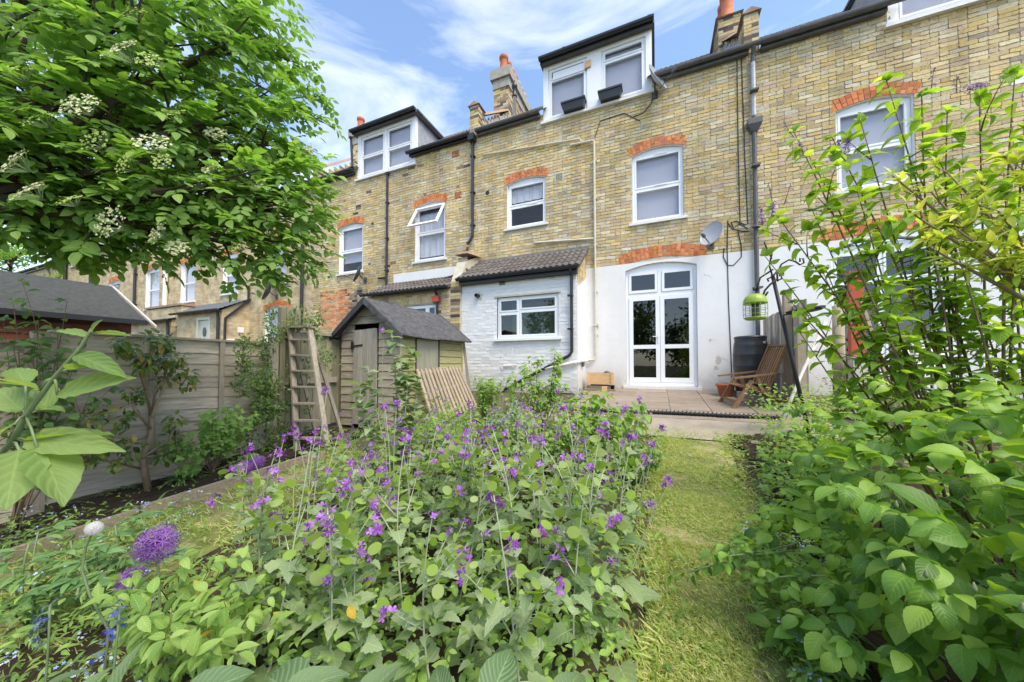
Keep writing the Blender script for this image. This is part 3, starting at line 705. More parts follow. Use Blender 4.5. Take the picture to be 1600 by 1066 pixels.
# french doors with two lights over them
o = Op(-.62, .80, .06, 2.64, .12, .05, sill=0)
fm = MB(); yf, yb = .055, .12
for i in range(8):
    a = -.616+1.412*i/8; b = -.616+1.412*(i+1)/8; fm.prism([(a, yf, 2.58), (b, yf, 2.58), (b, yf, o.top(b)-.004), (a, yf, o.top(a)-.004)], (0, .06, 0))
fm.box(-.616, -.556, yf, yb, .064, 2.58); fm.box(.736, .796, yf, yb, .064, 2.58); fm.box(-.556, .736, yf+.001, yb, 2.04, 2.12); fm.box(.045, .125, yf+.002, yb, 2.12, 2.58); fm.box(-.556, .736, yf-.03, yb, .064, .135)
fd = fm.build('french_door_frame', M['pvc'], H1)
def leafdoor(a, b, z0, z1, y, mid, stile, nm, handle=None):
    d = MB(); t = .05
    d.box(a, a+stile, y, y+t, z0, z1); d.box(b-stile, b, y, y+t, z0, z1); d.box(a+stile, b-stile, y, y+t, z0, z0+stile*1.2); d.box(a+stile, b-stile, y, y+t, z1-stile, z1)
    if mid: d.box(a+stile, b-stile, y, y+t, mid-stile*.5, mid+stile*.5)
    ob = d.build(nm, M['pvc'], H1)
    zz = [(z0+stile*1.2, mid-stile*.5), (mid+stile*.5, z1-stile)] if mid else [(z0+stile*1.2, z1-stile)]
    for p, q in zz: MB().box(a+stile-.002, b-stile+.002, y+.02, y+.026, p-.002, q+.002).build('pane', M['glassdark'], ob)
    if handle:
        hm = MB(); hm.box(handle-.014, handle+.014, y-.012, y, 1.0, 1.22); hm.beam((handle, y-.035, 1.14), (handle-.11, y-.035, 1.14), .018, .018); hm.box(handle-.008, handle+.008, y-.035, y-.01, 1.13, 1.15)
        hm.build('handle', M['plastic'], ob)
    return ob
leafdoor(-.552, .083, .14, 2.035, .035, .92, .085, 'door', .045); leafdoor(.089, .732, .14, 2.035, .036, .92, .085, 'door')
leafdoor(-.55, .04, 2.125, 2.575, .04, None, .05, 'top_light'); leafdoor(.13, .73, 2.125, 2.575, .04, None, .05, 'top_light')
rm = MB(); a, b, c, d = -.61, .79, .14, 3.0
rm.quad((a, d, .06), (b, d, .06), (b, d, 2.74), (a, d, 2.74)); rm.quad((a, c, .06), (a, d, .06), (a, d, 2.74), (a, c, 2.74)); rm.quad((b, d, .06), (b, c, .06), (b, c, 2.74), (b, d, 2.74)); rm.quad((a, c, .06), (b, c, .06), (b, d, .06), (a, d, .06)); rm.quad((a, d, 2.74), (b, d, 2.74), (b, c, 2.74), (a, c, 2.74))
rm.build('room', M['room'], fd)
MB().box(-.68, .86, -.10, .03, -.01, .058).build('door_step', M['sill'], fd)
# roof, dormer, gutters
roof_sheet(H1, -4.42, 1.68, hole=(-2.45, -.1, 1.35))
D1 = dormer(H1, -2.52, -.05, 6.60, 8.02, ((.80,), (.80,)), over=.06, mull=.17)
MB().box(-1.50, -1.36, -.05, -.018, 7.62, 7.78).build('yellow_tag', M['newwood'], D1)
MB().box(-2.30, -1.50, -.012, .02, 7.62, 7.80).build('infill_panel', M['pvc'], D1)
for xa_, xb_ in ((-4.42, -2.62), (.02, 1.95)):
    gm = MB(); gutter(gm, xa_, xb_, -.17, EAVE+.01); gm.build('gutter', M['ledge'], H1)
    MB().box(xa_, min(xb_, 1.76), -.11, -.03, EAVE-.1, EAVE-.01).build('fascia', M['ledge'], H1)
dm = MB(); x = 1.83
pipe(dm, [(x, -.17, EAVE-.03), (x, -.09, EAVE-.16), (x, -.075, EAVE-.3), (x, -.075, .15)], .04, (5.9, 4.4, 3.2, 2.0))
dm.box(x-.12, x+.12, -.18, -.02, 5.25, 5.36); dm.prism([(x-.12, -.18, 5.25), (x+.12, -.18, 5.25), (x+.05, -.12, 5.12), (x-.05, -.12, 5.12)], (0, .1, 0))
dm.build('downpipe', M['ledge'], H1)
MB().tube([(x, -.0751, 5.45), (x, -.0751, EAVE-.3)], .0425, 8).build('grey_pipe_length', M['lead'], H1)
dm = MB(); x = -4.55
dm.box(x-.09, x+.09, -.2, -.03, EAVE-.22, EAVE-.05); pipe(dm, [(x, -.075, EAVE-.2), (x, -.075, 4.02), (x-.06, -.09, 3.9), (x-.14, -.12, 3.80)], .038, (6.2, 5.2, 4.3)); dm.build('downpipe', M['black'], H1)
chimney(H1, -4.93, -4.40, 2.0, 4.2, 8.0, 9.75, 7); upstand(H1, -4.67, -4.41, -.02, 2.0, EAVE-.05, 7.66)
chimney(H1, 1.57, 2.07, 2.0, 4.0, 8.0, 9.5, 6, potr=.16, poth=.75, cap=False); upstand(H1, 1.70, 1.95, -.02, 2.0, EAVE-.05, 7.60)
fs = MB()
for i in range(9):
    for (xx, s) in ((-4.40, 1), (1.69, -1)):
        yy = .35+i*.2; zz = EAVE+(yy+.16)*TANP; fs.box(xx-.012, xx+.012, yy, yy+.19, zz-.05, zz+.17); fs.box(min(xx, xx+s*.16), max(xx, xx+s*.16), yy, yy+.19, zz+.03, zz+.045)
fs.build('lead_flashing', M['lead'], H1)
fl = MB(); yy = .9; zz = EAVE+(yy+.1)*TANP; fl.lathe((-3.72, yy, zz-.1), [(.055, 0), (.055, .75), (.06, .75)], 10); H1f = fl.build('flue_pipe', M['plastic'], H1, True)
MB().lathe((-3.72, yy, zz+.65), [(.075, 0), (.075, .06), (.06, .08), (.06, .26), (.085, .28), (.085, .36), (.03, .44), (.02, .5)], 10).build('flue_cowl', M['black'], H1f, True)
# waste pipes on the brickwork
cp = MB(); r = .027
cp.tube([(-4.25, -.05, 6.19), (-1.63, -.05, 5.93), (-1.60, -.05, 5.86)], r*.8, 6)
cp.tube([(-1.86, -.06, 5.83), (-1.34, -.06, 5.80), (-1.29, -.06, 5.77), (-1.28, -.06, .72), (-1.32, -.08, .64), (-1.48, -.08, .62)], r, 8)
cp.tube([(-2.78, -.05, 3.585), (-1.30, -.05, 3.47)], r, 6)
for z in (5.3, 4.4, 3.3, 2.2, 1.2): cp.box(-1.325, -1.235, -.07, 0, z, z+.03)
cp.box(-1.34, -1.22, -.095, -.02, 1.42, 1.47)
cp.build('waste_pipe', M['cream'], H1)
vg = MB(); x, z = FX(874, 276.6); vg.box(x-.11, x+.11, -.02, 0, z-.11, z+.11)
v_ = vg.build('wall_vent', M['cream'], H1); vs = MB()
for k in range(5): vs.box(x-.085, x+.085, -.026, -.019, z-.085+k*.036, z-.07+k*.036)
vs.build('vent_slat', M['grate'], v_)
x, z = FX(762, 302); MB().lathe((x, -.012, z), [(.06, -.004), (.06, .004), (.035, .006)], 12, M=Matrix.Rotation(RD(90), 3, 'X')).build('core_hole', M['iron'], H1)
# cables
cb = MB()
def sag(a, b, s, n=8):
    a = Vector(a); b = Vector(b); return [a.lerp(b, i/n)+Vector((0, 0, -s*4*(i/n)*(1-i/n))) for i in range(n+1)]
X = lambda px, py: Vector((FX(px, py)[0], -.022, FX(px, py)[1]))
for pts in ([(1151, 88), (1153, 230), (1156, 352)], [(1158, 90), (1163, 240), (1168, 350)], [(1137, 345), (1136, 392), (1138, 470), (1142, 560), (1143, 590)], [(1000, 190), (975, 178), (938, 190), (930, 215)], [(1022, 150), (1018, 162), (1005, 178), (985, 185)], [(1165, 352), (1150, 346), (1142, 348), (1146, 357), (1155, 350), (1168, 358)], [(1137, 349), (1144, 358), (1160, 362), (1170, 362)], [(1153, 362), (1158, 385), (1158, 402), (1146, 415), (1136, 415), (1130, 402), (1131, 388)]):
    q = [X(*p) for p in pts]; cb.tube(q, .009, 5)
cb.build('wall_cable', M['spider'], H1)
for (px, py) in ((1026, 166), (1000, 162)):
    pass
# rear extension of painted brick
e0 = -.92
KW = Op(-3.40, -1.93, 1.12, 2.08, sill=.05)
ex = MB(); panel(ex, -4.36, -1.53, -.25, 2.56, [KW], e0)
ex.quad((-1.53, e0, -.25), (-1.53, -.016, -.25), (-1.53, -.016, 3.2), (-1.53, e0, 2.56)); exo = ex.build('extension_wall', M['paintbrick'], H1)
lay_bricks(exo, -4.36, -1.53, -.2, 2.5, [KW], e0, 300, 'paintbrick', white, WV, .006, .004)
fk = MB(); fk.box(-1.532, -1.52, e0, -.016, -.25, 2.15); fk.add([(-1.532, e0+.001, 2.15), (-1.532, -.017, 2.15), (-1.532, -.017, 2.62), (-1.532, e0+.001, 2.25), (-1.52, e0+.001, 2.15), (-1.52, -.017, 2.15), (-1.52, -.017, 2.62), (-1.52, e0+.001, 2.25)], [(4, 5, 6, 7), (6, 2, 3, 7), (7, 3, 0, 4)]); fk.build('extension_flank', M['paint'], H1)
vb = MB()
for k in range(13):
    z = 2.2+k*.075
    ya = e0+.02+max(0, (z-2.55)/.64*.88); 
    yb_ = -.02; yb_ = min(yb_, e0+.02+(z-2.17)/.37*.9)
    a = ya-(.1 if k % 2 else 0)
    while a < yb_:
        p, q = max(a, ya)+.004, min(a+.225, yb_)-.004; a += .225
        if q-p > .03: vb.box(-1.53, -1.513, p, q, z+.004, z+.07, brickcol(p, z), .002)
vb.build('flank_bricks', M['brick'], exo)['kind'] = 'stuff'
w, _ = window(H1, KW, y=e0, cols=((0, .36, (.64,)), (.36, 1, (.68,))), rec=.03, fr=.05, glass='glassdark', sillout=.08, sillmat='pvc', room=1.2)
MB().box(-3.46, -1.87, e0-.03, e0-.004, 2.085, 2.12).build('lintel_drip', M['cream'], w)
lt = tiled_leanto(H1, -4.40, -1.44, e0-.14, 2.60, -.02, 3.27, 5, 11)
MB().add([(-4.4, -.16, 3.22), (-1.42, -.16, 3.22), (-1.42, -.005, 3.345), (-4.4, -.005, 3.345), (-4.4, -.16, 3.20), (-1.42, -.16, 3.20)], [(0, 1, 2, 3), (4, 5, 1, 0)]).build('roof_flashing', M['ledge'], H1)
gm = MB(); gutter(gm, -4.40, -1.46, e0-.19, 2.575, .055); gm.box(-4.36, -1.5, e0-.12, e0-.011, 2.44, 2.56); gm.build('extension_gutter', M['black'], H1)
dm = MB(); x = -1.63; yy = e0-.06
pipe(dm, [(x, e0-.19, 2.55), (x, yy, 2.40), (x, yy, .80), (x-.05, yy, .72), (-3.15, yy, -.02), (-3.22, yy, -.1), (-3.22, yy, -.4)], .034, (1.95, 1.25)); dm.build('extension_downpipe', M['black'], H1)
wp = MB(); wp.tube([(-1.48, -.10, .62), (-1.49, e0+.1, .60), (-1.50, e0-.045, .585), (-1.56, e0-.06, .57), (-2.25, e0-.06, .44)], .032, 8); wp.tube([(-3.25, e0-.04, .42), (-3.24, e0-.04, .50), (-2.9, e0-.04, .51)], .016, 6); wp.build('waste_pipe', M['whitepipe'], H1)
for (px, py, s, mt) in ((785, 442, .055, 'grate'), (863, 432, .07, 'plastic')):
    x, z = FX(px, py, .92); v_ = MB().box(x-s*1.3, x+s*1.3, e0-.022, e0-.008, z-s, z+s).build('air_vent', M[mt], H1); gg = MB()
    for k in range(3): gg.box(x-s*1.0, x+s*1.0, e0-.026, e0-.021, z-s*.7+k*s*.5, z-s*.5+k*s*.5)
    gg.build('vent_slat', M['ledge'], v_)
x, z = FX(748, 463, .92)
st = MB(); st.prism([(x+.03+(.10 if k % 2 == 0 else .055)*math.cos(k*math.pi/5+.4), e0-.008, z+(.11 if k % 2 == 0 else .06)*math.sin(k*math.pi/5+.4)) for k in range(10)], (0, -.015, 0)); fo = st.build('boiler_flue', M['cream'], H1)
MB().lathe((x, e0-.02, z), [(.05, 0), (.05, .11), (.03, .11), (.03, .02)], 12, M=Matrix.Rotation(RD(90), 3, 'X')).build('flue_end', M['black'], fo)
x, z = FX(856, 608, .92); MB().box(x-.11, x+.11, e0-.02, e0-.008, z-.04, z+.04).build('air_brick', M['grate'], H1)
x, z = FX(855, 622, .92); MB().box(-2.3, -1.6, e0-.035, e0-.005, -.2, -.08).build('brick_plinth', M['orange'], H1)
MB().box(-1.5, -1.47, -.55, -.44, .48, .63).build('flank_vent', M['ledge'], H1)
# party pier between the two extensions
pp = MB(); pp.prism([(-4.62, a, b) for a, b in ((-1.0, -.3), (-1.0, 2.55), (-.72, 3.12), (0, 3.45), (0, -.3))], (.26, 0, 0)); ppo = pp.build('party_pier', M['mortar'], H1)
bk = MB()
for k in range(42):
    z = -.2+k*.075
    if z < 2.9: bk.box(-4.62, -4.36, -1.012+max(0, (z-2.5)*.7), -.98+max(0, (z-2.5)*.7), z+.004, z+.07, brickcol(k, z, .35), .003)
    a = -1.0+max(0, (z-2.5)*.75)-(.11 if k % 2 else 0)
    while a < -.05:
        p, q = max(a, -1.0+max(0, (z-2.5)*.75))+.004, min(a+.22, -.02)-.004; a += .225
        if q-p > .03 and z < 3.4 and z > 2.2: bk.box(-4.36, -4.348, p, q, z+.004, z+.07, brickcol(p, z, .6), .003)
for k in range(7): bk.box(-4.62, -4.36, -.68, -.66, 2.9+k*.05, 2.94+k*.05, brickcol(k, 3, .3), .003)
bk.build('pier_bricks', M['brick'], ppo)['kind'] = 'stuff'
MB().prism([(-4.68, -.78, 3.30), (-4.28, -.78, 3.30), (-4.34, -.75, 3.37), (-4.62, -.75, 3.37)], (0, .72, .10)).build('pier_coping', M['coping'], ppo)

# --- house to the right, behind the lilac --------------------------------------------------
H0 = thing('terraced_house', 'yellow brick house behind the lilac on the right, black french doors below', 'house', (4.9, 0, 0))
W5 = Op(3.10, 4.14, 3.69, 5.20, .10, .21); D0 = Op(2.98, 4.40, .02, 2.64, .12, .05, sill=0); DA0 = Op(2.90, 4.50, 2.60, 2.76, .12, .26, sill=0); W6 = Op(6.3, 7.35, 4.06, 5.24, .09, .2)
mb = MB(); DO0 = Op(3.88, 6.34, 6.52, 7.5, sill=0); panel(mb, 1.77, 9.0, 2.78, EAVE, [W5, W6, DO0], 0); wl0 = mb.build('wall', M['mortar'], H0)
lay_bricks(wl0, 1.77, 9.0, 2.805, EAVE-.005, [W5, W6, DA0, DO0], 0, 300, variants=VARS)
wreveal(wl0, [W5, W6]); arch(wl0, W5, n=15); arch(wl0, W6, n=15); arch(wl0, DA0, n=21)
pw0 = plainwall(H0, M['paint'], 'painted_wall', 1.778, 9.0, -.2, 2.80, [D0], -.016, .03); wreveal(pw0, [D0], -.016, .14)
window(H0, W5, cols=((0, 1, (.5,)),), blind=('blind', 1, 0)); window(H0, W6, cols=((0, 1, (.5,)),), blind=('blind', 1, 0))
window(H0, Op(2.98, 4.40, .02, 2.60, .12), cols=((0, .5, (.79,)), (.5, 1, (.79,))), glass='glassdark', fr=.06, rec=.05, sillout=0, name='french_doors', room=2)
roof_sheet(H0, 1.96, 9.0, hole=(3.85, 6.4, 1.35))
dormer(H0, 3.86, 6.36, 6.52, 8.02, ((.80,), (.80,)), over=.06, mull=.16)
gm = MB(); gutter(gm, 1.95, 4.02, -.17, EAVE+.01, .062); gm.box(1.96, 3.8, -.11, -.03, EAVE-.1, EAVE-.01); gm.build('gutter', M['ledge'], H0)
x, z = FX(1592, 122); MB().box(x-.10, x+.3, -.02, 0, z-.1, z+.08).build('wall_plate', M['plastic'], H0)

# --- house to the left with the open window ------------------------------------------------
H2 = thing('terraced_house', 'yellow brick house with a tilted open window and tiled rear lean-to behind the small shed', 'house', (-7.7, 0, 0))
W3 = Op(-6.53, -5.47, 3.55, 5.17, .10, .2); W4 = Op(-9.66, -8.62, 3.52, 5.06, .10, .2)
mb = MB(); DO2 = Op(-8.82, -6.59, 6.52, 7.5, sill=0); panel(mb, -10.85, -4.54, -.3, EAVE, [W3, W4, DO2], 0); wl2 = mb.build('wall', M['mortar'], H2)
lay_bricks(wl2, -10.85, -4.54, .3, EAVE-.005, [W3, W4, DO2], 0, 300, variants=VARS, colf=lambda x, z: brickcol(x, z, .55 if (z < 3.0 and x > -9.6) else .02))
wreveal(wl2, [W3, W4]); arch(wl2, W3, n=15); arch(wl2, W4, n=15)
og = MB()
for k in range(18):
    for i in range(6):
        if random.random() < .9 and 1.75+k*.075 < 3.0: c = random.uniform(.7, 1.2); og.box(-10.55+i*.225+(.11 if k % 2 else 0), -10.34+i*.225+(.11 if k % 2 else 0), -.016, -.004, 1.75+k*.075, 1.815+k*.075, (c, c*1.4, c*1.8), .003)
for (px, py) in ((712, 241), (716, 305), (506, 298), (511, 353)):
    x, z = FX(px, py); og.box(x-.11, x+.11, -.018, -.004, z-.09, z+.09, (.55, .7, 1.1), .003)
og.build('orange_patch', M['orange'], wl2)
window(H2, W4, cols=((0, 1, (.48,)),), blind=('blind', 1, .25))
w, pn = window(H2, W3, cols=((0, 1, (.52,)),), blind=('curtain', .9, .1))
sa = MB(); hx0, hx1 = -6.50, -5.50; zt_ = 5.12; L = .78; an = RD(30); dv = Vector((0, -math.sin(an), -math.cos(an))); nv = Vector((0, -math.cos(an), math.sin(an)))
def sp(x, s, q): return Vector((x, .03, zt_))+dv*s+nv*q
for a, b, c, d in ((hx0, hx1, 0, .055), (hx0, hx1, L-.055, L), (hx0, hx0+.055, .055, L-.055), (hx1-.055, hx1, .055, L-.055)): sa.prism([sp(a, c, 0), sp(b, c, 0), sp(b, d, 0), sp(a, d, 0)], nv*.05)
so_ = sa.build('open_sash', M['pvc'], H2); MB().prism([sp(hx0+.05, .05, .02), sp(hx1-.05, .05, .02), sp(hx1-.05, L-.05, .02), sp(hx0+.05, L-.05, .02)], nv*.006).build('pane', M['glass'], so_)
roof_sheet(H2, -10.7, -4.68, hole=(-8.8, -6.6, 1.2))
dormer(H2, -8.84, -6.57, 6.52, 7.98, ((.5,), (.5,)), over=.14, mull=.035)
for xa_, xb_, dz in ((-10.75, -8.95, .01), (-6.75, -4.6, -.02)):
    gm = MB(); gutter(gm, xa_, xb_, -.17, EAVE+dz, .06); gm.build('gutter', M['black'], H2)
    MB().box(xa_+.05, xb_, -.11, -.03, EAVE-.12, EAVE-.03).build('fascia', M['black'], H2)
dm = MB(); pipe(dm, [(-7.57, -.06, 6.40), (-7.57, -.06, 2.9)], .035, (5.5, 4.4, 3.4)); dm.box(-7.62, -7.52, -.1, -.02, 6.38, 6.46); dm.tube([(-7.9, -.06, 3.2), (-7.6, -.06, 3.2)], .03, 6)
pipe(dm, [(-9.0, -.2, 7.9), (-9.02, -.15, 7.8), (-9.0, -.1, 6.95), (-9.12, -.15, 6.88)], .04); dm.build('downpipe', M['black'], H2)
chimney(H2, -11.45, -10.95, 2.0, 4.1, 8.0, 9.55, 4, poth=.55, dark=.2); upstand(H2, -10.98, -10.72, -.02, 4.5, EAVE-.05, 7.35)
X2 = -1.0; KW2 = Op(-6.05, -5.02, 1.2, 2.05, sill=0)
xm = MB(); panel(xm, -7.25, -4.625, -.3, 2.40, [KW2], X2); xm.quad((-7.25, X2, -.3), (-7.25, 0, -.3), (-7.25, 0, 2.9), (-7.25, X2, 2.4)); xo = xm.build('extension_wall', M['mortar'], H2)
lay_bricks(xo, -7.25, -4.625, .3, 2.38, [KW2], X2, 80, variants=VARS, colf=lambda x, z: brickcol(x, z, .35 if x > -5.2 else .08))
so2 = MB()
for k in range(14): so2.box(-6.14+k*.085, -6.065+k*.085, X2-.018, X2-.003, 2.08, 2.28, brickcol(k, 2, 0), .003)
so2.build('brick_lintel', M['brick'], xo); window(H2, KW2, y=X2, cols=((0, .72, ()), (.72, 1, ())), rec=.03, sillout=0, glass='glassdark')
tiled_leanto(H2, -7.35, -4.63, X2-.14, 2.44, -.02, 2.98, 4, 11)
MB().box(-7.3, -4.7, -.05, -.012, 3.0, 3.26).build('painted_flashing', M['paint'], H2)
gm = MB(); gutter(gm, -7.4, -4.6, X2-.19, 2.42, .05); pipe(gm, [(-5.02+.04, X2-.19, 2.38), (-4.98, X2-.06, 2.25), (-4.98, X2-.06, .2)], .036); gm.build('extension_gutter', M['black'], H2)
dm = MB(); dm.tube([(-5.25, -.35, 2.86), (-4.75, -.10, 3.05), (-4.69, -.10, 3.72)], .035, 7); dm.build('drain_branch', M['black'], H2)
x, z = FX(683, 468, 1.0); al = solo('alarm_box', MB().box(x-.10, x+.10, X2-.10, X2-.012, z-.07, z+.07, j=.004), M['redbox'], 'small red alarm box on the dark brick wall above the small shed', 'alarm')

# --- three houses further along, seen between tree and fence -------------------------------
tex, t_, N_, L_, p_ = nt('far_stock_brick')
tcn = N_.new('ShaderNodeTexCoord'); sx_ = N_.new('ShaderNodeSeparateXYZ'); L_.new(tcn.outputs['Object'], sx_.inputs[0]); ax_ = N_.new('ShaderNodeMath'); L_.new(sx_.outputs[0], ax_.inputs[0]); L_.new(sx_.outputs[1], ax_.inputs[1]); mpn = N_.new('ShaderNodeCombineXYZ'); L_.new(ax_.outputs[0], mpn.inputs[0]); L_.new(sx_.outputs[2], mpn.inputs[1])
bt = N_.new('ShaderNodeTexBrick'); bt.inputs['Scale'].default_value = 1; bt.inputs['Brick Width'].default_value = .225; bt.inputs['Row Height'].default_value = .075; bt.inputs['Mortar Size'].default_value = .006
bt.inputs['Color1'].default_value = (.66, .54, .32, 1); bt.inputs['Color2'].default_value = (.48, .37, .21, 1); bt.inputs['Mortar'].default_value = (.50, .46, .37, 1); L_.new(mpn.outputs[0], bt.inputs['Vector'])
nn = N_.new('ShaderNodeTexNoise'); nn.inputs['Scale'].default_value = 3; nn.inputs['Detail'].default_value = 8; L_.new(tcn.outputs['Object'], nn.inputs['Vector']); rr = ramp(N_, [(.3, (.62, .6, .58)), (.7, (1.12, 1.1, 1.05))]); L_.new(nn.outputs[0], rr.inputs[0])
mm_ = N_.new('ShaderNodeMixRGB'); mm_.blend_type = 'MULTIPLY'; mm_.inputs[0].default_value = 1; L_.new(bt.outputs[0], mm_.inputs[1]); L_.new(rr.outputs[0], mm_.inputs[2]); L_.new(mm_.outputs[0], p_.inputs['Base Color']); p_.inputs['Roughness'].default_value = .95
bb_ = N_.new('ShaderNodeBump'); bb_.inputs['Strength'].default_value = .5; bb_.inputs['Distance'].default_value = .01; L_.new(bt.outputs['Fac'], bb_.inputs['Height']); bb_.invert = True; L_.new(bb_.outputs[0], p_.inputs['Normal']); M['farbrick'] = tex
def farhouse(label, x0, x1, wins, lower=()):
    h = thing('terraced_house', label, 'house', ((x0+x1)/2, 0, 0)); mb = MB(); ops = list(wins)+list(lower); panel(mb, x0, x1, -.5, EAVE, ops, 0); wl = mb.build('wall', M['farbrick'], h)
    wreveal(wl, ops, 0, .16)
    for o in ops:
        if o.rise: arch(wl, o, n=13)
        window(h, o, cols=((0, 1, (.5,)),), rec=.1, fr=.06, sashes=False, blind=('curtain', 1, 0))
    roof_sheet(h, x0, x1); gm = MB(); gutter(gm, x0, x1, -.17, EAVE+.01, .07); gm.box(x0, x1, -.11, -.03, EAVE-.15, EAVE-.01); gm.build('gutter', M['black'], h)
    return h
def owin(pa, pb, rise=.1, e=0):
    x0, zt = FX(pa[0], pa[1], e); x1, zb = FX(pb[0], pb[1], e); return Op(x0, x1, zb, zt, rise, .22)
H3 = farhouse('yellow brick house just left of the dark downpipe, mostly behind the elder tree', -17.16, -10.85, [Op(-13.45, -12.35, 3.5, 5.05, .1), Op(-16.3, -15.3, 3.4, 4.95, .1)], [Op(-13.5, -12.1, .2, 2.55, .15)])
H4 = farhouse('yellow brick house with a pale grey pipe between two white sash windows', -23.47, -17.16, [Op(-22.7, -21.4, 3.2, 5.05, .1), Op(-19.5, -18.35, 3.3, 5.0, .1)])
H5 = farhouse('distant brick house whose arched window shows just over the dark felt shed roof', -29.78, -23.47, [Op(-26.6, -25.4, 3.3, 4.85, .1), Op(-29, -28, 3.3, 4.9, .1)])
H6 = farhouse('furthest brick house at the left with a grey sided dormer', -40, -29.78, [Op(-33, -32, 3.3, 4.9, .1)])
dormer(H6, -31.6, -29.0+.3, 6.3, 7.9, ((.5,), (.5,)), mull=.1); dormer(H5, -25.5, -23.9, 6.2, 7.6, ((.5,), (.5,)), mull=.1); dormer(H4, -20.9, -18.6, 6.5, 7.9, ((.5,), (.5,)), mull=.1)
dm = MB()
for x, zz in ((-11.38, .3), (-24.8+1.2, 1.0)): pipe(dm, [(x, -.08, EAVE), (x, -.08, zz)], .055, (5, 3.5))
dm.build('downpipe', M['black'], H3)
dm = MB(); pipe(dm, [(-20.6, -.1, 6.6), (-20.6, -.1, 1.2)], .085, (4.8, 3.2)); dm.build('grey_pipe', M['whitepipe'], H4)
dm = MB(); x, z = FX(147, 430); pipe(dm, [(x, -.1, 6.5), (x, -.1, 1.2)], .09); x2, z2 = FX(106, 425); pipe(dm, [(x2, -.1, 6.8), (x2, -.1, 1.2)], .08); dm.tube([(x, -.1, 6.1), (x+3, -.1, 6.0)], .05, 6); dm.build('downpipe', M['black'], H5)
# outrigger with slate roof and cream door, belonging to the house with the pale pipe
def outrig(h, x0, x1, e, zt, rise, door=None, gable=True):
    mb = MB(); ops = [door] if door else []; panel(mb, x0, x1, -.5, zt, ops, -e)
    mb.add([(x1, -e, -.5), (x1, 0, -.5), (x1, 0, zt+rise), (x1, -e, zt)], [(0, 1, 2, 3)]); mb.add([(x0, -e, -.5), (x0, 0, -.5), (x0, 0, zt+rise), (x0, -e, zt)], [(3, 2, 1, 0)])
    o = mb.build('outrigger', M['farbrick'], h)
    rf = MB(); n = 7
    for k in range(n):
        a, b = k/n, (k+1)/n+.04; ya, yb = -e-.15+(e+.15)*a, -e-.15+(e+.15)*b; za, zb = zt+rise*a+.03, zt+rise*b+.0
        rf.add([(x0-.06, ya, za), (x1+.1, ya, za), (x1+.1, yb, zb), (x0-.06, yb, zb), (x0-.06, ya, za-.03), (x1+.1, ya, za-.03)], [(0, 1, 2, 3), (4, 5, 1, 0)])
    rf.build('slate_roof', M['slate'], o)
    gm = MB(); gutter(gm, x0-.05, x1+.1, -e-.2, zt+.0, .06); pipe(gm, [(x1-.12, -e-.1, zt), (x1-.12, -e-.06, zt-.3), (x1-.12, -e-.06, .6)], .05); gm.build('gutter', M['black'], o)
    return o
xa, za = FX(277, 499, .9); xb, zb = FX(347, 482, .9)
xd0, zd = FX(308, 497, .9); xd1, _ = FX(329, 497, .9); og_ = outrig(H4, xa, xb, .9, zb-.05, .55, Op(xd0, xd1, .2, zd))
dp = MB(); dp.box(xd0, xd1, -.86, -.8, .2, zd); dp.box(xd0, xd0+.1, -.92, -.8, .2, zd); dp.box(xd1-.1, xd1, -.92, -.8, .2, zd); dp.box(xd0+.1, xd1-.1, -.92, -.8, zd-.1, zd); d_ = dp.build('back_door', M['doorpaint'], H4)
xm_ = (xd0+xd1)/2; MB().lathe((xm_, -.865, zd-.55), [(.12, 0), (.12, .012), (.08, .02)], 14, M=Matrix.Rotation(RD(90), 3, 'X') @ Matrix.Diagonal((1, 1.5, 1))).build('oval_light', M['dishdark'], d_)
wf_ = MB(); wf_.box(xb+.001, xb+.05, -.78, -.12, .9, 1.48); sw_ = wf_.build('side_window', M['pvc'], H4); MB().box(xb+.04, xb+.056, -.72, -.18, .95, 1.42).build('pane', M['dishdark'], sw_)
dm = MB(); dm.tube([(xb+.06, -.08, zb+1.0), (xb+.06, -.08, zb+.42), (xb+.06, -.82, zb-.35), (xb+.06, -.84, .3)], .045, 6); dm.build('soil_pipe', M['black'], H4)
xa, za = FX(222, 512, .9); xb2, zb2 = FX(268, 500, .9); outrig(H4, xa-1, xb2, .9, zb2, .4)
MB().box(FX(268, 470)[0], FX(322, 465)[0], -.8, -.0, 2.1, 2.9, j=.02).build('parapet_block', M['farbrick'], H4); MB().prism([(FX(266, 472)[0], -.85, 2.92), (FX(323, 463)[0], -.85, 2.92), (FX(323, 463)[0], -.85, 3.0), (FX(266, 472)[0], -.85, 3.0)], (0, .84, 0)).build('parapet_coping', M['coping'], H4)
MB().box(xb+.0, xb+.03, -.4, -.2, 1.75, 1.95).build('white_box', M['plastic'], H4)
# ------------------------------------------------------------------ ground surfaces
def gy(y): return g(y)
def patio_front(x): return -2.66+.05*math.sin(x*1.3)
bed = sheet('patio_bed', M['grout'], lin(-1.5, 1.86, 12), lin(-2.62, -.02, 8), -.006)
SLM = []
for i in range(6):
    v, f = [], []
    w, d = .30-.006, .30-.006
    r = lambda: random.uniform(-.004, .004)
    v = [(-w+r(), -d+r(), -.03), (w+r(), -d+r(), -.03), (w+r(), d+r(), -.03), (-w+r(), d+r(), -.03), (-w+r(), -d+r(), .004+r()), (w+r(), -d+r(), .004+r()), (w+r(), d+r(), .004+r()), (-w+r(), d+r(), .004+r())]
    c_ = random.uniform(.9, 1.1)
    SLM.append(mkmesh('paving_slab', v, [(4, 5, 6, 7), (0, 1, 5, 4), (1, 2, 6, 5), (2, 3, 7, 6), (3, 0, 4, 7)], M['slab']))
slope = math.atan((g(-.5)-g(-2.5))/2.0)
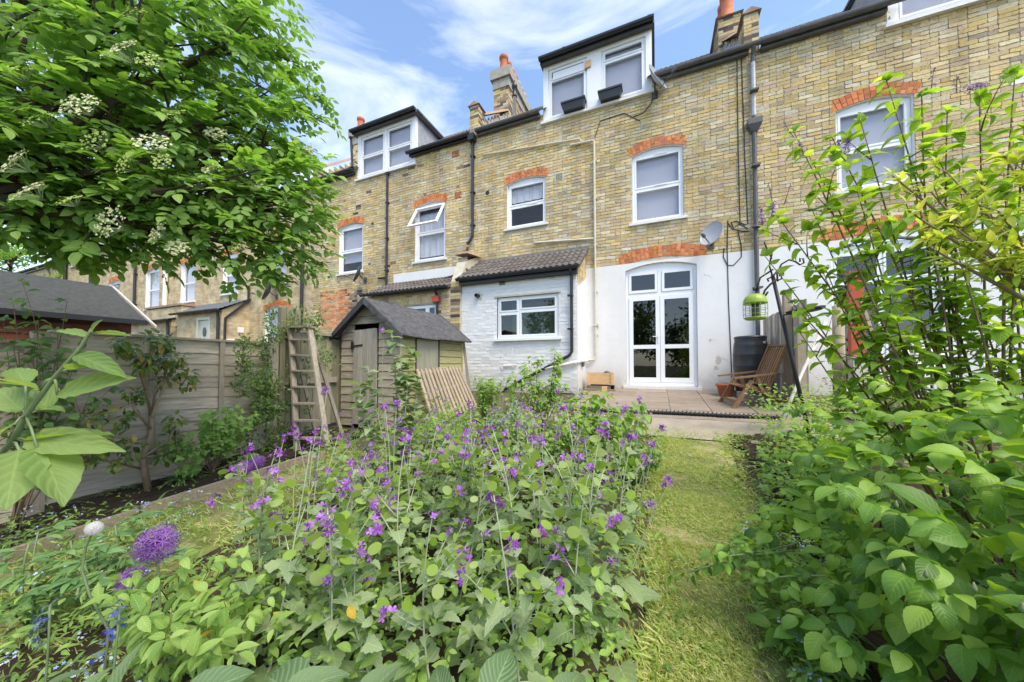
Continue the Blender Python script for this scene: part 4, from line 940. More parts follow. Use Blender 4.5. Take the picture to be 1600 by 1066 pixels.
for i in range(6):
    for j in range(5):
        x = -1.2+.6*i*.925; y = -.31-.57*j
        if y < -2.7: continue
        if x < -.8 and y > -1.0: pass
        o = link('paving_slab', random.choice(SLM), bed, (x, y+.0, g(y)+.004)); o.scale = (.92, .945, 1); o.rotation_euler = (slope, 0, random.uniform(-.004, .004))
        o.location -= ORG.get(bed.name, Vector())
sheet('concrete_strip', M['concrete'], lin(-2.2, 2.0, 26), lin(-3.62, -2.62, 10), -.004, amp=.012)
# lawns: one strip to the right, one patch to the left, each a sheet with blades on it
def in_lawn_r(x, y):
    w = .10*mnoise.noise((x*2, y*2, 0))
    xl = -.06; xr = .74+(y+3.6)*.10
    return y < -3.42+w and -9 < y and xl+w*.6 < x < xr+w*1.4
def in_lawn_l(x, y):
    w = .08*mnoise.noise((x*2, y*2, 4))
    return -7.6 < y < -5.0 and -3.72+w < x < -1.9+(y+7)*.1+w
sheet('lawn', M['turf'], lin(-1, 1.2, 60), lin(-8.9, -3.3, 110), -.014, skip=lambda x, y: not in_lawn_r(x, y))
sheet('lawn_patch', M['turf'], lin(-3.9, -1.5, 50), lin(-7.7, -4.8, 60), -.014, skip=lambda x, y: not in_lawn_l(x, y))
sheet('soil_bed', M['soil'], lin(-4.56, -3.74, 20), lin(-8.6, -4.3, 70), -.006, amp=.05)
sheet('planting_soil', M['soil'], lin(-2.6, -.2, 60), lin(-8.2, -3.3, 90), -.010, amp=.05, skip=lambda x, y: x > -.42+.16*mnoise.noise((x*2, y*2, 3)) or y > -3.6+.25*mnoise.noise((x*2, y*2, 5)))
sheet('border_soil', M['soil'], lin(.5, 1.88, 50), lin(-8.6, -2.75, 110), -.008, amp=.05, skip=lambda x, y: x < .80+.28*mnoise.noise((x*1.5, y*1.5, 7)) or y > -3.25+.35*mnoise.noise((x*2, y*2, 9)))
# twisted black edging along the front of the patio
rp = MB(); n = 110; pts = [Vector((-1.35+2.85*i/n, patio_front(-1.35+2.85*i/n)-.03+.015*math.sin(i*.13), 0)) for i in range(n+1)]
for i, p in enumerate(pts):
    z = g(p.y)+.028; k = i
    rp.ball((p.x, p.y, z), .030, 6, 4, (.62, 1, .95))
    if i % 2 == 0: rp.tube([(p.x-.03, p.y-.026, z-.02), (p.x+.0, p.y-.032, z+.01), (p.x+.03, p.y-.005, z+.034)], .011, 5)
solo('rope_edging', rp, M['black'], 'black twisted rope edging along the front of the patio', 'edging', True)
ed = MB()
pa, pb = Vector((-3.74, -7.45, 0)), Vector((-3.52, -5.9, 0))
pts = [pa.lerp(pb, i/8) for i in range(9)]
def board(mb, p, q, h, t, zo=0):
    d = (q-p).normalized(); s = Vector((-d.y, d.x, 0))*t/2
    vs = []
    for a in (p, q):
        for k in (-1, 1):
            for z in (-.06, h): vs.append((a.x+s.x*k, a.y+s.y*k, g(a.y)+z+zo))
    mb.add(vs, MB.BF)
board(ed, Vector((-3.83, -8.4, 0)), Vector((-3.655, -6.72, 0)), .075, .05)
solo('timber_edging', ed, M['edging'], 'near weathered timber board edging the soil bed beside the peonies', 'edging')
ed = MB(); board(ed, Vector((-3.655, -6.70, 0)), Vector((-3.45, -5.3, 0)), .08, .05, .006)
solo('timber_edging', ed, M['edging'], 'further weathered timber board edging the soil bed towards the ladder', 'edging')

# ------------------------------------------------------------------ left boundary fence
FXL = -4.62
fen = thing('garden_fence', 'weathered grey panel fence of wavy overlapping boards along the left boundary', 'fence', (FXL, -6.2, g(-6.2)))
def lap_board(y0, y1, z0, z1, lean, x):
    n = 12; vs = []; ph = random.uniform(0, 9)
    for i in range(n+1):
        y = y0+(y1-y0)*i/n; wz = z0+.014*math.sin(ph+y*5)+random.uniform(-.006, .006)
        sl_ = (y-y0)*0
        vs += [(x+.016, y, wz), (x+.004, y, z1+.02), (x-.008, y, z1+.02), (x+.002, y, wz)]
    fs = []
    for i in range(n):
        a, b = i*4, i*4+4
        fs += [(a, b, b+1, a+1), (a+1, b+1, b+2, a+2), (a+3, b+3, b, a)]
    fs += [(0, 1, 2, 3), (n*4+3, n*4+2, n*4+1, n*4)]
    org = ORG[fen.name]
    return link('board', mkmesh('board', [(a-org.x, b-org.y, c-org.z) for a, b, c in vs], fs, M['fence']), fen)
def ftop(y): return .76+(y+6.9)*.052
PAN = [(-8.75, -7.02), (-6.94, -5.20)]
for y0, y1 in PAN:
    zb0 = g((y0+y1)/2)+.17; zt = ftop((y0+y1)/2)-.03; nb = 10; h = (zt-zb0)/nb
    for k in range(nb):
        o = lap_board(y0, y1, zb0+k*h-.015, zb0+(k+1)*h, 0, FXL)
    for y in [y0+.02, y0+(y1-y0)*.36, y0+(y1-y0)*.69, y1-.02]:
        MB().box(FXL+.018, FXL+.045, y-.022, y+.022, zb0-.02, zt+.005, j=.002).build('batten', M['fencev'], fen)
    MB().box(FXL-.03, FXL+.05, y0, y1, zt+.006, zt+.03, j=.003).build('capping_rail', M['fencev'], fen)
    MB().box(FXL-.01, FXL+.03, y0, y1, zb0-.2, zb0-.03, j=.003).build('gravel_board', M['fence'], fen)
for y in (-8.85, -6.98, -5.155): MB().box(FXL-.05, FXL+.04, y-.042, y+.042, g(y)-.3, ftop(y)+.03, j=.002).build('post', M['fencev'], fen)
# green close boarded bay and trellis post by the ladder
cb_ = thing('closeboard_fence', 'greenish upright board fence between the ladder and the small shed', 'fence', (FXL, -4.6, g(-4.6)))
y = -5.09
for i in range(12):
    y0 = y+i*.1; h_ = 1.30 if i < 3 else (.98 if i < 20 else 1)
    if y0 > -4.05: break
    MB().box(FXL-.022+.006*(i % 2), FXL-.004+.006*(i % 2), y0+.004, y0+.1, g(y0)+.05, h_+random.uniform(-.015, .015), j=.002).build('board', M['closeboard'], cb_)
MB().box(FXL-.02, FXL+.05, -4.85, -4.22, .955, .995).build('capping_rail', M['fencev'], cb_); MB().box(FXL+.006, FXL+.05, -5.1, -4.22, .25, .33).build('rail', M['fencev'], cb_)
for y in (-5.07, -4.88): MB().box(FXL, FXL+.06, y-.035, y+.035, g(y)-.2, 1.28 if y < -5 else 1.18, j=.002).build('post', M['closeboard'], cb_)
cb2 = thing('closeboard_fence', 'taller green board fence at the back between small shed and brick wall', 'fence', (FXL, -2.5, g(-2.5)))
for i in range(24):
    y0 = -3.9+i*.125; MB().box(FXL-.14+.006*(i % 2), FXL-.12+.006*(i % 2), y0+.003, y0+.123, g(y0), 1.42+random.uniform(-.012, .012), j=.002).build('board', M['closeboard'], cb2)
MB().box(FXL-.118, FXL-.07, -3.9, -1.1, .9, .98).build('rail', M['closeboard'], cb2)

# ------------------------------------------------------------------ red-brown shed beyond the fence
rs = thing('garden_shed', 'red-brown shed with a dark felt roof beyond the left fence', 'shed', (-6.6, -7.5, g(-7.5)))
sx = -5.62; ye = -6.14; zb = g(-6.5)-.1
for k in range(14):
    z0 = zb+k*.12
    if z0 > 1.0: break
    MB().prism([(sx-.005, -9.8, z0), (sx+.016, -9.8, z0), (sx+.004, -9.8, z0+.122), (sx-.005, -9.8, z0+.122)], (0, 9.8+ye-.09, 0)).build('cladding_board', M['redshed'], rs)
MB().box(sx-.06, sx+.022, ye-.09, ye, zb, 1.06, j=.003).build('corner_post', M['redshed'], rs)
gw = MB(); gw.prism([(sx-.02, ye-.02, zb), (sx-.02, ye-.02, 1.04), (-6.5, ye-.02, 1.50), (-7.38, ye-.02, 1.04), (-7.38, ye-.02, zb)], (0, -.03, 0)); gw.build('gable', M['redshed'], rs)
ov = .10
def slopes(y0, y1):
    r = MB(); r.prism([(sx+ov, y1, 1.01), (-6.5, y1, 1.50), (-6.5, y1, 1.53), (sx+ov, y1, 1.04)], (0, y0-y1, 0)); r.prism([(-6.5, y1, 1.50), (-7.6, y1, .995), (-7.6, y1, 1.025), (-6.5, y1, 1.53)], (0, y0-y1, 0)); return r
r_ = slopes(-9.9, ye+.10).build('roof', M['feltgreen'], rs)
MB().prism([(-6.02, ye+.11, 1.262), (-6.02, ye+.11, 1.268), (-6.5, ye+.11, 1.537), (-6.5, ye+.11, 1.531)], (0, -3.9, 0)).build('felt_lap', M['feltgreen'], r_)
MB().prism([(sx+.26, ye+.135, .945), (-6.5, ye+.135, 1.515), (-6.5, ye+.135, 1.54), (sx+.26, ye+.135, .97)], (0, -.02, 0)).build('barge_board', M['whitewood'], r_)
MB().box(sx+ov-.02, sx+ov+.012, -9.9, ye+.1, .985, 1.035).build('felt_edge', M['black'], r_)

# ------------------------------------------------------------------ small shed
SX0, SX1, SY0, SY1 = -4.50, -3.36, -4.20, -2.52
EZ, RZ = 1.03, 1.47; zb = g(-4.2)+.02
sh = thing('small_shed', 'small weathered timber shed with a curling felt roof beside the white extension', 'shed', ((SX0+SX1)/2, (SY0+SY1)/2, zb))
xm = (SX0+SX1)/2; dx0, dx1, dzt = -4.235, -3.76, 1.045
def clip_gable(z): # half width of the gable at height z
    return (SX1-SX0)/2 if z <= EZ else (SX1-SX0)/2*max(0, (RZ-z)/(RZ-EZ))
k = 0; z = zb
def shiplap(mb, x0, x1, xt0, xt1, z0, z1, y):
    mb.prism([(x0, y-.016, z0), (x1, y-.016, z0), (xt1, y-.006, z1), (xt0, y-.006, z1)], (0, .02, 0))
while z < RZ-.02:
    z1 = min(z+.118, RZ); h0, h1 = clip_gable(z), clip_gable(z1-.006); 
    if z < dzt-.02 :
        for a, b in ((xm-h0, dx0-.012), (dx1+.015, xm+h0)):
            m = MB(); 
            ta, tb = (xm-h1, b) if a < xm-.1 and b < xm else (a, xm+h1)
            shiplap(m, a, b, max(a, ta) if a < xm else a, min(b, tb) if b > xm else b, z, z1-.006, SY0); m.build('board', M['shedfront'], sh)
    else:
        m = MB(); shiplap(m, xm-h0, xm+h0, xm-max(h1, .01), xm+max(h1, .01), z, z1-.006, SY0); m.build('board', M['shedfront'], sh)
    z += .118
bw = MB(); bw.box(SX0+.02, SX1-.02, SY1-.03, SY1, zb, EZ); bw.prism([(SX0+.02, SY1, EZ), (SX1-.02, SY1, EZ), (xm, SY1, RZ-.03)], (0, -.03, 0)); bw.box(SX0, SX0+.02, SY0+.03, SY1, zb, EZ); bw.build('rear_wall', M['shedside'], sh)
wy0, wy1, wz0, wz1 = -3.86, -3.28, .43, .93
z = zb
while z < EZ-.02:
    z1 = min(z+.118, EZ)
    segs = [(SY0+.02, wy0-.02), (wy1+.02, SY1)] if (z1 > wz0+.02 and z < wz1) else [(SY0+.02, SY1)]
    for a, b in segs:
        MB().prism([(SX1-.004, a, z), (SX1+.016, a, z), (SX1+.006, a, z1-.006), (SX1-.004, a, z1-.006)], (0, b-a, 0)).build('board', M['shedside'], sh)
    z += .118
wf = MB()
for a, b, c, d in ((wy0-.02, wy1+.02, wz0-.02, wz0+.012), (wy0-.02, wy1+.02, wz1-.012, wz1+.02), (wy0-.02, wy0+.01, wz0, wz1), (wy1-.01, wy1+.02, wz0, wz1)): wf.box(SX1-.01, SX1+.02, a, b, c, d)
wfo = wf.build('window', M['bark'], sh); pn = MB().box(SX1-.004, SX1+.008, wy0, wy1, wz0, wz1).build('pane', simple('dirty_perspex', (.30, .29, .21), .35, .22, 4, .1, 20, spec=.5, stretch=(4, 4, .6), spots=(5, .6, (.45, .42, .32))), wfo)
MB().box(SX1-.012, SX1+.022, SY0-.02, SY0+.02, zb, EZ).build('corner_post', M['shedfront'], sh); MB().box(SX1-.005, SX1+.022, SY1-.045, SY1, zb, EZ).build('corner_post', M['shedside'], sh)
dr = MB(); dr.box(dx0, dx1, SY0-.012, SY0+.0, zb+.03, dzt); dro = dr.build('door', M['bark'], sh)
n = 5
for i in range(n):
    a = dx0+.004+(dx1-dx0-.008)*i/n; b = dx0+.004+(dx1-dx0-.008)*(i+1)/n-.004
    MB().box(a, b, SY0-.032+random.uniform(-.002, .002), SY0-.0125, zb+.03, dzt-.004+.02*(i/n), j=.0015).build('door_board', M['doorwood'], dro)
hg = MB(); hg.beam((dx0-.03, SY0-.04, .80), (dx0+.20, SY0-.04, .815), .02, .006, (0, 1, 0)); hg.box(dx0-.035, dx0+.02, SY0-.043, SY0-.034, .75, .87); hg.beam((dx0-.03, SY0-.04, -.05), (dx0+.20, SY0-.04, -.05), .02, .006, (0, 1, 0)); hg.build('hinge', M['iron'], dro)
def feltslope(sgn):
    """felt sheet sagging between supports and lifting at the edges"""
    vs = []; fs = []; nu, nv = 14, 12
    for j in range(nv+1):
        for i in range(nu+1):
            u, v = i/nu, j/nv; y = SY0-.13+(SY1-SY0+.26)*u
            x = xm+sgn*((SX1-SX0)/2+.13)*v; z_ = RZ+.035-(RZ-EZ)*v*((SX1-SX0)/2+.13)/((SX1-SX0)/2)
            z_ += .018*mnoise.noise((y*3, v*3, sgn*2.))-.02*math.sin(u*math.pi)*v+.012*math.sin(v*math.pi)
            if u < .5 and v > .85: z_ -= .02
            vs.append((x, y, z_))
    m = nu+1; b = len(vs); vs += [(x, y, z_-.022) for x, y, z_ in vs]
    for j in range(nv):
        for i in range(nu):
            fs.append((j*m+i, j*m+i+1, (j+1)*m+i+1, (j+1)*m+i)); fs.append((b+j*m+i, b+(j+1)*m+i, b+(j+1)*m+i+1, b+j*m+i+1))
    for j in range(nv): fs += [(j*m, (j+1)*m, b+(j+1)*m, b+j*m), (j*m+nu, b+j*m+nu, b+(j+1)*m+nu, (j+1)*m+nu)]
    for i in range(nu): fs += [(nv*m+i, nv*m+i+1, b+nv*m+i+1, b+nv*m+i)]
    org = ORG[sh.name]; return link('roof', mkmesh('roof', [(a-org.x, b_-org.y, c-org.z) for a, b_, c in vs], fs, M['felt'], True), sh)
for sg in (-1, 1): feltslope(sg)
for sg in (-1, 1):
    w_ = (SX1-SX0)/2+.135; MB().prism([(xm, SY0-.10, RZ-.06), (xm, SY0-.10, RZ+.045), (xm+sg*w_, SY0-.10, EZ-.075), (xm+sg*w_, SY0-.10, EZ-.15)], (0, -.035, 0)).build('barge_board', M['felt'] if sg > 0 else M['black'], sh)
# slatted panel leaning on the side of the shed
tl, tr_ = at(652, 577, 0, SX1+.05), at(716, 573, 0, SX1+.05)
sp_ = thing('slatted_panel', 'pale slatted wooden panel leaning against the side of the small shed', 'panel', (SX1+.25, (tl.y+tr_.y)/2, g(tl.y)))
bl_, br_ = Vector((SX1+.42, tl.y-.05, g(tl.y)-.0)), Vector((SX1+.42, tr_.y, g(tr_.y)))
for i in range(13):
    u = i/12; a = tl.lerp(tr_, u); b = bl_.lerp(br_, u); MB().beam(b+Vector((0, 0, 0)), a+Vector((0, 0, random.uniform(-.008, .008))), random.uniform(.056, .064), .018, (1, 0, 0)).build('slat', M['slatwood'], sp_)
for u in (.12, .55, .93):
    a = bl_.lerp(tl, u)+Vector((-.018, 0, 0)); b = br_.lerp(tr_, u)+Vector((-.018, 0, 0)); MB().beam(a, b, .05, .02, (1, 0, 0)).build('rail', M['slatwood'], sp_)
# post leaning between shed and extension
a = at(724, 535, 1, -2.45); b = at(738, 645, 1, -2.35); solo('leaning_post', MB().beam(b, a, .05, .05), M['closeboard'], 'greenish post leaning by the shed corner next to the white extension', 'post')

# ------------------------------------------------------------------ old step ladder
def py_(px, py, y): return at(px, py, 1, y)
Ly = -5.02
ld = thing('step_ladder', 'old grey wooden step ladder overgrown by the climber on the fence', 'ladder', (-4.3, Ly, g(Ly)))
tl, tr_ = py_(455, 513, Ly), py_(484, 513, Ly); bl_, br_ = py_(464, 700, Ly-.25), py_(513, 655, Ly-.12); bl_.z = g(bl_.y); br_.z = g(br_.y)
for a, b in ((bl_, tl), (br_, tr_)): MB().beam(a, b, .03, .062, (0, 1, 0), ext=.02).build('rail', M['fencev'], ld)
for i in range(7):
    u = .10+i*.133; MB().beam(bl_.lerp(tl, u), br_.lerp(tr_, u), .085, .02, (0, 0, 1), ext=-.004).build('tread', M['fencev'], ld)
MB().beam(tl+Vector((-.05, 0, .015)), tr_+Vector((.04, 0, .015)), .13, .024).build('top_step', M['slatwood'], ld); MB().beam(bl_.lerp(tl, .93)+Vector((0, .03, 0)), br_.lerp(tr_, .93)+Vector((0, .03, 0)), .02, .10, (0, 0, 1)).build('back_panel', M['fencev'], ld)
for a, t in ((tl, Vector((-4.36, -4.72, g(-4.7)))), (tr_, Vector((-3.92, -4.66, g(-4.66))))): MB().beam(t, a, .028, .045, (0, 1, 0)).build('back_leg', M['fencev'], ld)

# ------------------------------------------------------------------ patio things
pb = thing('planter_box', 'small new pine planter box with dark soil against the white wall', 'planter', (-1.1, -.33, g(-.3)+.10))
z0, z1 = .105, .345
for a, b, c, d in ((-1.37, -.87, -.50, -.482), (-1.37, -.87, -.198, -.18), (-1.37, -1.352, -.482, -.198), (-.888, -.87, -.482, -.198)): MB().box(a, b, c, d, z0, z1).build('side_board', M['newwood'], pb)
for x in (-1.385, -.90): MB().box(x, x+.045, -.52, -.502, z0-.02, z1+.02).build('corner_batten', M['newwood'], pb)
MB().box(-1.35, -.89, -.48, -.2, z0+.02, z1-.05, j=.004).build('soil', M['soil'], pb)
so = MB()
for i in range(40): so.ball((random.uniform(-1.32, -.92), random.uniform(-.46, -.22), z1-.05), random.uniform(.015, .035), 5, 3)
so.build('soil_lumps', M['soil'], pb)['kind'] = 'stuff'
solo('stone', MB().ball((-1.0, -.33, .345), .055, 10, 6, (1.3, 1, .8)), M['ledge'], 'dark rounded stone lying in the pine planter box', 'stone', True)
for i, (a, b, c, d, z) in enumerate(((-1.42, -.92, -.48, -.36, 0), (-1.36, -.86, -.34, -.22, 0), (-1.45, -.80, -.62, -.5, -.0))):
    solo('paving_brick', MB().box(a, b, c, d, g((c+d)/2), g((c+d)/2)+(.098 if i < 2 else .04), j=.006), M['orange' if i == 1 else 'grate'], ('front', 'rear', 'flat outermost')[i]+' clay block lying under the pine planter box', 'brick')
solo('pine_offcut', MB().box(-1.06, -.96, -.70, -.62, g(-.66), g(-.66)+.11, j=.004), M['newwood'], 'orange pine offcut standing in front of the planter box', 'offcut')
# terracotta pot
px_ = at(1128, 605, 1, -.75); pt = thing('terracotta_pot', 'terracotta pot with dark soil beside the water butt', 'pot', (px_.x+.02, -.75, g(-.75)))
c = Vector((px_.x+.06, -.75, g(-.75))); MB().lathe(c, [(.10, 0), (.145, .19), (.165, .19), (.165, .235), (.14, .235), (.135, .2), (.02, .2)], 18).build('pot', M['terracotta'], pt, True)
MB().lathe(c, [(.133, .19), (.12, .215), (.01, .222)], 12).build('soil', M['soil'], pt)
# water butt
cc = at(1173, 590, 1, -.72); zb_ = g(-.72)+.10
wb = thing('water_butt', 'black ribbed plastic water butt standing against the white wall', 'water butt', (cc.x, -.72, zb_-.10))
c = Vector((cc.x, -.72, zb_)); R_ = .268; H_ = 1.0
prof = [(R_*.80, 0), (R_*.86, .02)]
for z, r in ((.16, .93), (.2, .945), (.215, .955), (.23, .955), (.245, .95), (.43, 1.0), (.445, 1.012), (.46, 1.012), (.475, 1.0), (.63, .995), (.645, 1.005), (.66, 1.005), (.675, .99), (.80, .955), (.82, .96), (.835, .95), (.9, .89), (.915, .90), (.93, .90), (.945, .86)): prof.append((R_*r, z))
MB().lathe(c, prof+[(R_*.5, .945)], 36).build('barrel', M['barrel'], wb, True)
MB().lathe(c, [(R_*.90, .93), (R_*.92, .945), (R_*.92, .975), (R_*.86, .985), (R_*.5, .99), (R_*.3, 1.0), (.01, 1.0)], 32).build('lid', M['barrel'], wb, True)
MB().box(c.x-.25, c.x+.25, -.95, -.5, zb_-.11, zb_-.002, j=.004).build('plinth', M['concrete'], wb)
MB().lathe(c+Vector((.16, -R_*.80, .86)), [(.022, -.01), (.022, .01), (.012, .014), (.004, .014)], 10, M=Matrix.Rotation(RD(90), 3, 'X')).build('overflow', M['lead'], wb)
# folding wooden armchair, reclined, built facing -x then turned
ch = thing('folding_armchair', 'oiled wooden folding armchair with slatted back standing on the patio', 'chair', (1.42, -1.62, g(-1.62)))
ORG[ch.name] = Vector()
def cpart(nm, mb, p=None): return mb.build(nm, M['teak'], p or ch)
wd = .27
for s in (-1, 1):
    y = s*wd
    cpart('leg', MB().beam((-.36, y, 0), (-.10, y, .40), .028, .055, (1, 0, 0), ext=.01)); cpart('back_leg', MB().beam((.52, y*.9, .0), (-.16, y*.9, .34), .026, .06, (0, 0, 1), ext=.01))
    cpart('armrest', MB().beam((-.34, y*1.06, .455), (.22, y*1.06, .50), .065, .024)); cpart('arm_post', MB().beam((.04, y*1.03, .22), (-.02, y*1.03, .47), .026, .045, (1, 0, 0)))
    cpart('back_rail', MB().beam((.10, y*.82, .20), (.42, y*.82, .92), .03, .05, (1, 0, 0), ext=.01))
for i in range(7):
    yy = -wd*.68+i*wd*.68/3; cpart('back_slat', MB().beam((.16, yy, .33), (.415, yy, .905), .034, .012, (1, 0, 0)))
cpart('top_rail', MB().beam((.418, -wd*.8, .905), (.418, wd*.8, .905), .05, .022, (.4, 0, .9))); cpart('lower_rail', MB().beam((.15, -wd*.8, .32), (.15, wd*.8, .32), .045, .022, (.4, 0, .9)))
for i in range(8):
    x = -.24+i*.052; cpart('seat_slat', MB().beam((x, -wd*.88, .335-.018*i+.0), (x, wd*.88, .335-.018*i), .042, .014))
cpart('stretcher', MB().beam((-.30, -wd, .09), (-.30, wd, .09), .03, .03)); cpart('stretcher', MB().beam((.44, -wd*.9, .05), (.44, wd*.9, .05), .03, .03))
ch.location = (1.37, -1.62, g(-1.62)+.01); ch.rotation_euler = (RD(2), RD(-3), RD(12)); ch.scale = (1.0, 1.0, 1.0)

# ------------------------------------------------------------------ bird feeder pole
FY = -3.3
fp = thing('bird_feeder_pole', 'leaning black iron pole with scrolled hooks for bird feeders', 'feeder pole', (1.55, FY, g(FY)))
b_, t_ = at(1269, 692, 1, FY), at(1207, 430, 1, FY); b_.z = g(FY)-.1
MB().tube([b_, b_.lerp(t_, .5), t_], [.021, .021, .019], 8).build('pole', M['iron'], fp, True)
Q = lambda px, py, y=FY: at(px, py, 1, y)
def hookpart(pts, r, y=FY): MB().tube([Q(a, b, y) for a, b in pts], r, 7).build('scroll_hook', M['iron'], fp, True)
hookpart([(1207, 432), (1202, 415), (1205, 402), (1201, 396), (1197, 386), (1194, 378)], .009)
hookpart([(1206, 405), (1204, 398), (1201, 394), (1207, 392), (1206, 400), (1203, 406)], .007)
hookpart([(1215, 440), (1214, 427), (1221, 413), (1233, 406), (1243, 409), (1250, 414), (1256, 411), (1255, 404), (1250, 404), (1250, 409)], .0095, FY-.02)
hookpart([(1214, 424), (1209, 430), (1204, 434), (1199, 436), (1201, 440)], .0095, FY-.03)
hookpart([(1208, 421), (1199, 427), (1188, 434), (1184, 445), (1182, 455), (1178, 454), (1177, 449)], .0095, FY+.02)
hookpart([(1214, 436), (1203, 445), (1195, 454), (1192, 462), (1196, 462), (1200, 456)], .011, FY-.02)
hookpart([(1216, 438), (1221, 436), (1221, 431), (1217, 431)], .008, FY-.02)
# caged feeder hanging from the left hook
c = Q(1180, 483); bf = thing('bird_feeder', 'lime green domed cage bird feeder hanging from the pole', 'bird feeder', (c.x, FY, c.z-.14)); R_ = .118
dz0 = Q(1180, 475).z; zb_ = Q(1180, 499).z
MB().lathe((c.x, FY, dz0), [(R_, 0), (R_*1.0, .012), (R_*.95, .05), (R_*.80, .085), (R_*.55, .107), (R_*.2, .118), (.008, .120)], 24).build('dome', M['greenpaint'], bf, True)
MB().lathe((c.x, FY, zb_-.005), [(.01, 0), (R_*.8, .0), (R_*.95, .02), (R_*.9, .028), (.01, .02)], 20).build('tray', M['greenpaint'], bf, True)
wr = MB()
for k in range(14):
    a = 2*math.pi*k/14; wr.tube([(c.x+R_*math.cos(a), FY+R_*math.sin(a), dz0+.01), (c.x+R_*1.02*math.cos(a), FY+R_*1.02*math.sin(a), (dz0+zb_)/2), (c.x+R_*.96*math.cos(a), FY+R_*.96*math.sin(a), zb_+.01)], .0025, 4)
for z in (.33, .66): wr.tube([(c.x+R_*1.015*math.cos(t*math.pi/12), FY+R_*1.015*math.sin(t*math.pi/12), zb_+(dz0-zb_)*z) for t in range(25)], .0025, 4, cap=False)
wr.build('wire_cage', M['greenpaint'], bf)
MB().tube([(c.x, FY, zb_), (c.x, FY, dz0+.05)], .036, 10).build('seed_tube', M['ledge'], bf, True); MB().tube([(c.x, FY, dz0+.115), (c.x+.004, FY, dz0+.135), (c.x, FY, Q(1180, 452).z)], .004, 5).build('hanger', M['iron'], bf)
# mesh feeding tray on an arm
a, b = Q(1230, 490, FY-.05), Q(1288, 482, FY-.05)
tr = thing('feeding_tray', 'flat black mesh feeding tray on the feeder pole', 'tray', ((a.x+b.x)/2, FY-.05, a.z-.02)); mid = (a+b)/2; Mx = Matrix.Rotation(RD(-7), 3, 'Y')
MB().lathe(mid, [(.005, -.012), (.13, -.014), (.165, .0), (.17, .022), (.163, .024), (.15, .0), (.005, -.004)], 24, M=Mx).build('dish', M['iron'], tr, True)
MB().tube([Q(1222, 493), Q(1232, 491, FY-.03), mid], .008, 6).build('arm', M['iron'], tr)
# pale cane leaning across
solo('wooden_pole', MB().tube([Q(1218, 669, -3.05), Q(1250, 590, -2.6), Q(1290, 503, -2.1)], .02, 7), M['whitewood'], 'pale wooden pole propped at an angle behind the feeder pole', 'pole', True)

# ------------------------------------------------------------------ right boundary and the next garden
rf = thing('picket_fence', 'low weathered upright board fence behind the water butt', 'fence', (1.92, -1.2, 0))
y = -.12; i = 0
while y > -2.05:
    MB().box(1.90+.008*(i % 2), 1.918+.008*(i % 2), y-.098, y-.003, g(y)+.02, 1.42+random.uniform(-.02, .02)-(0.0 if i % 7 else .02), j=.003).build('board', M['whitewood' if i % 3 == 0 else 'fencev'], rf); y -= .1; i += 1
MB().box(1.862, 1.898, -2.05, -.1, .38, .45).build('rail', M['fencev'], rf)
for yy, zt in ((-1.62, 1.62), (-2.12, 1.05)): MB().box(1.80, 1.893, yy-.045, yy+.045, g(yy)-.2, zt, j=.003).build('post', M['slatwood'], rf)
a = Q(1308, 478, -2.0); solo('timber_post', MB().tube([(a.x, -2.0, g(-2)), (a.x+.01, -2.0, a.z)], [.075, .065], 8), M['slatwood'], 'thick round pale timber post behind the lilac stems', 'post', True)
a = at(1340, 560, 1, -2.2); solo('concrete_post', MB().box(a.x-.075, a.x+.075, -2.28, -2.13, g(-2.2)-.2, at(1340, 556, 1, -2.2).z, j=.004), M['whitewood'], 'short square pale post below the red post', 'post')
a = at(1324, 425, 1, -1.2); b = at(1346, 425, 1, -1.2); rpst = MB(); rpst.box(a.x, b.x, -1.26, -1.16, .35, a.z, j=.003); solo('red_post', rpst, M['redpaint'], 'faded red painted post in the next garden behind the lilac', 'post')
c1 = Q(1280, 520, -2.4); solo('brace', MB().beam(Q(1345, 470, -1.9), Q(1395, 620, -2.3), .04, .03), M['barkpale'], 'brown timber brace sloping down behind the lilac', 'timber')
# white moulded chair in the next garden
pc = thing('plastic_chair', 'white moulded plastic garden chair in the next garden', 'chair', (3.55, -1.5, 0)); ORG[pc.name] = Vector((3.55, -1.5, 0))
cx, cy = 3.55, -1.5; zo = .02
MB().prism([(cx-.25, cy-.25, zo+.42), (cx+.25, cy-.25, zo+.42), (cx+.21, cy+.22, zo+.40), (cx-.21, cy+.22, zo+.40)], (0, 0, .02)).build('seat', M['plastic'], pc)
bk = MB()
for i in range(5): bk.beam((cx-.16+i*.08, cy+.22, zo+.42), (cx-.19+i*.095, cy+.33, zo+.80), .04, .014, (0, 1, 0))
n = 10; bk.tube([(cx+.25*math.cos(math.pi*k/n), cy+.33, zo+.72+.12*math.sin(math.pi*k/n)) for k in range(n+1)], .022, 6)
bk.build('backrest', M['plastic'], pc)
for s in (-1, 1):
    MB().tube([(cx+s*.27, cy-.24, zo+.62), (cx+s*.28, cy+.05, zo+.64), (cx+s*.25, cy+.31, zo+.72)], .022, 6).build('armrest', M['plastic'], pc)
    for yy in (-.24, .24): MB().beam((cx+s*.29, cy+yy*1.15, zo), (cx+s*.26, cy+yy, zo+.62 if yy < 0 else zo+.42), .05, .02, (0, 1, 0)).build('leg', M['plastic'], pc)

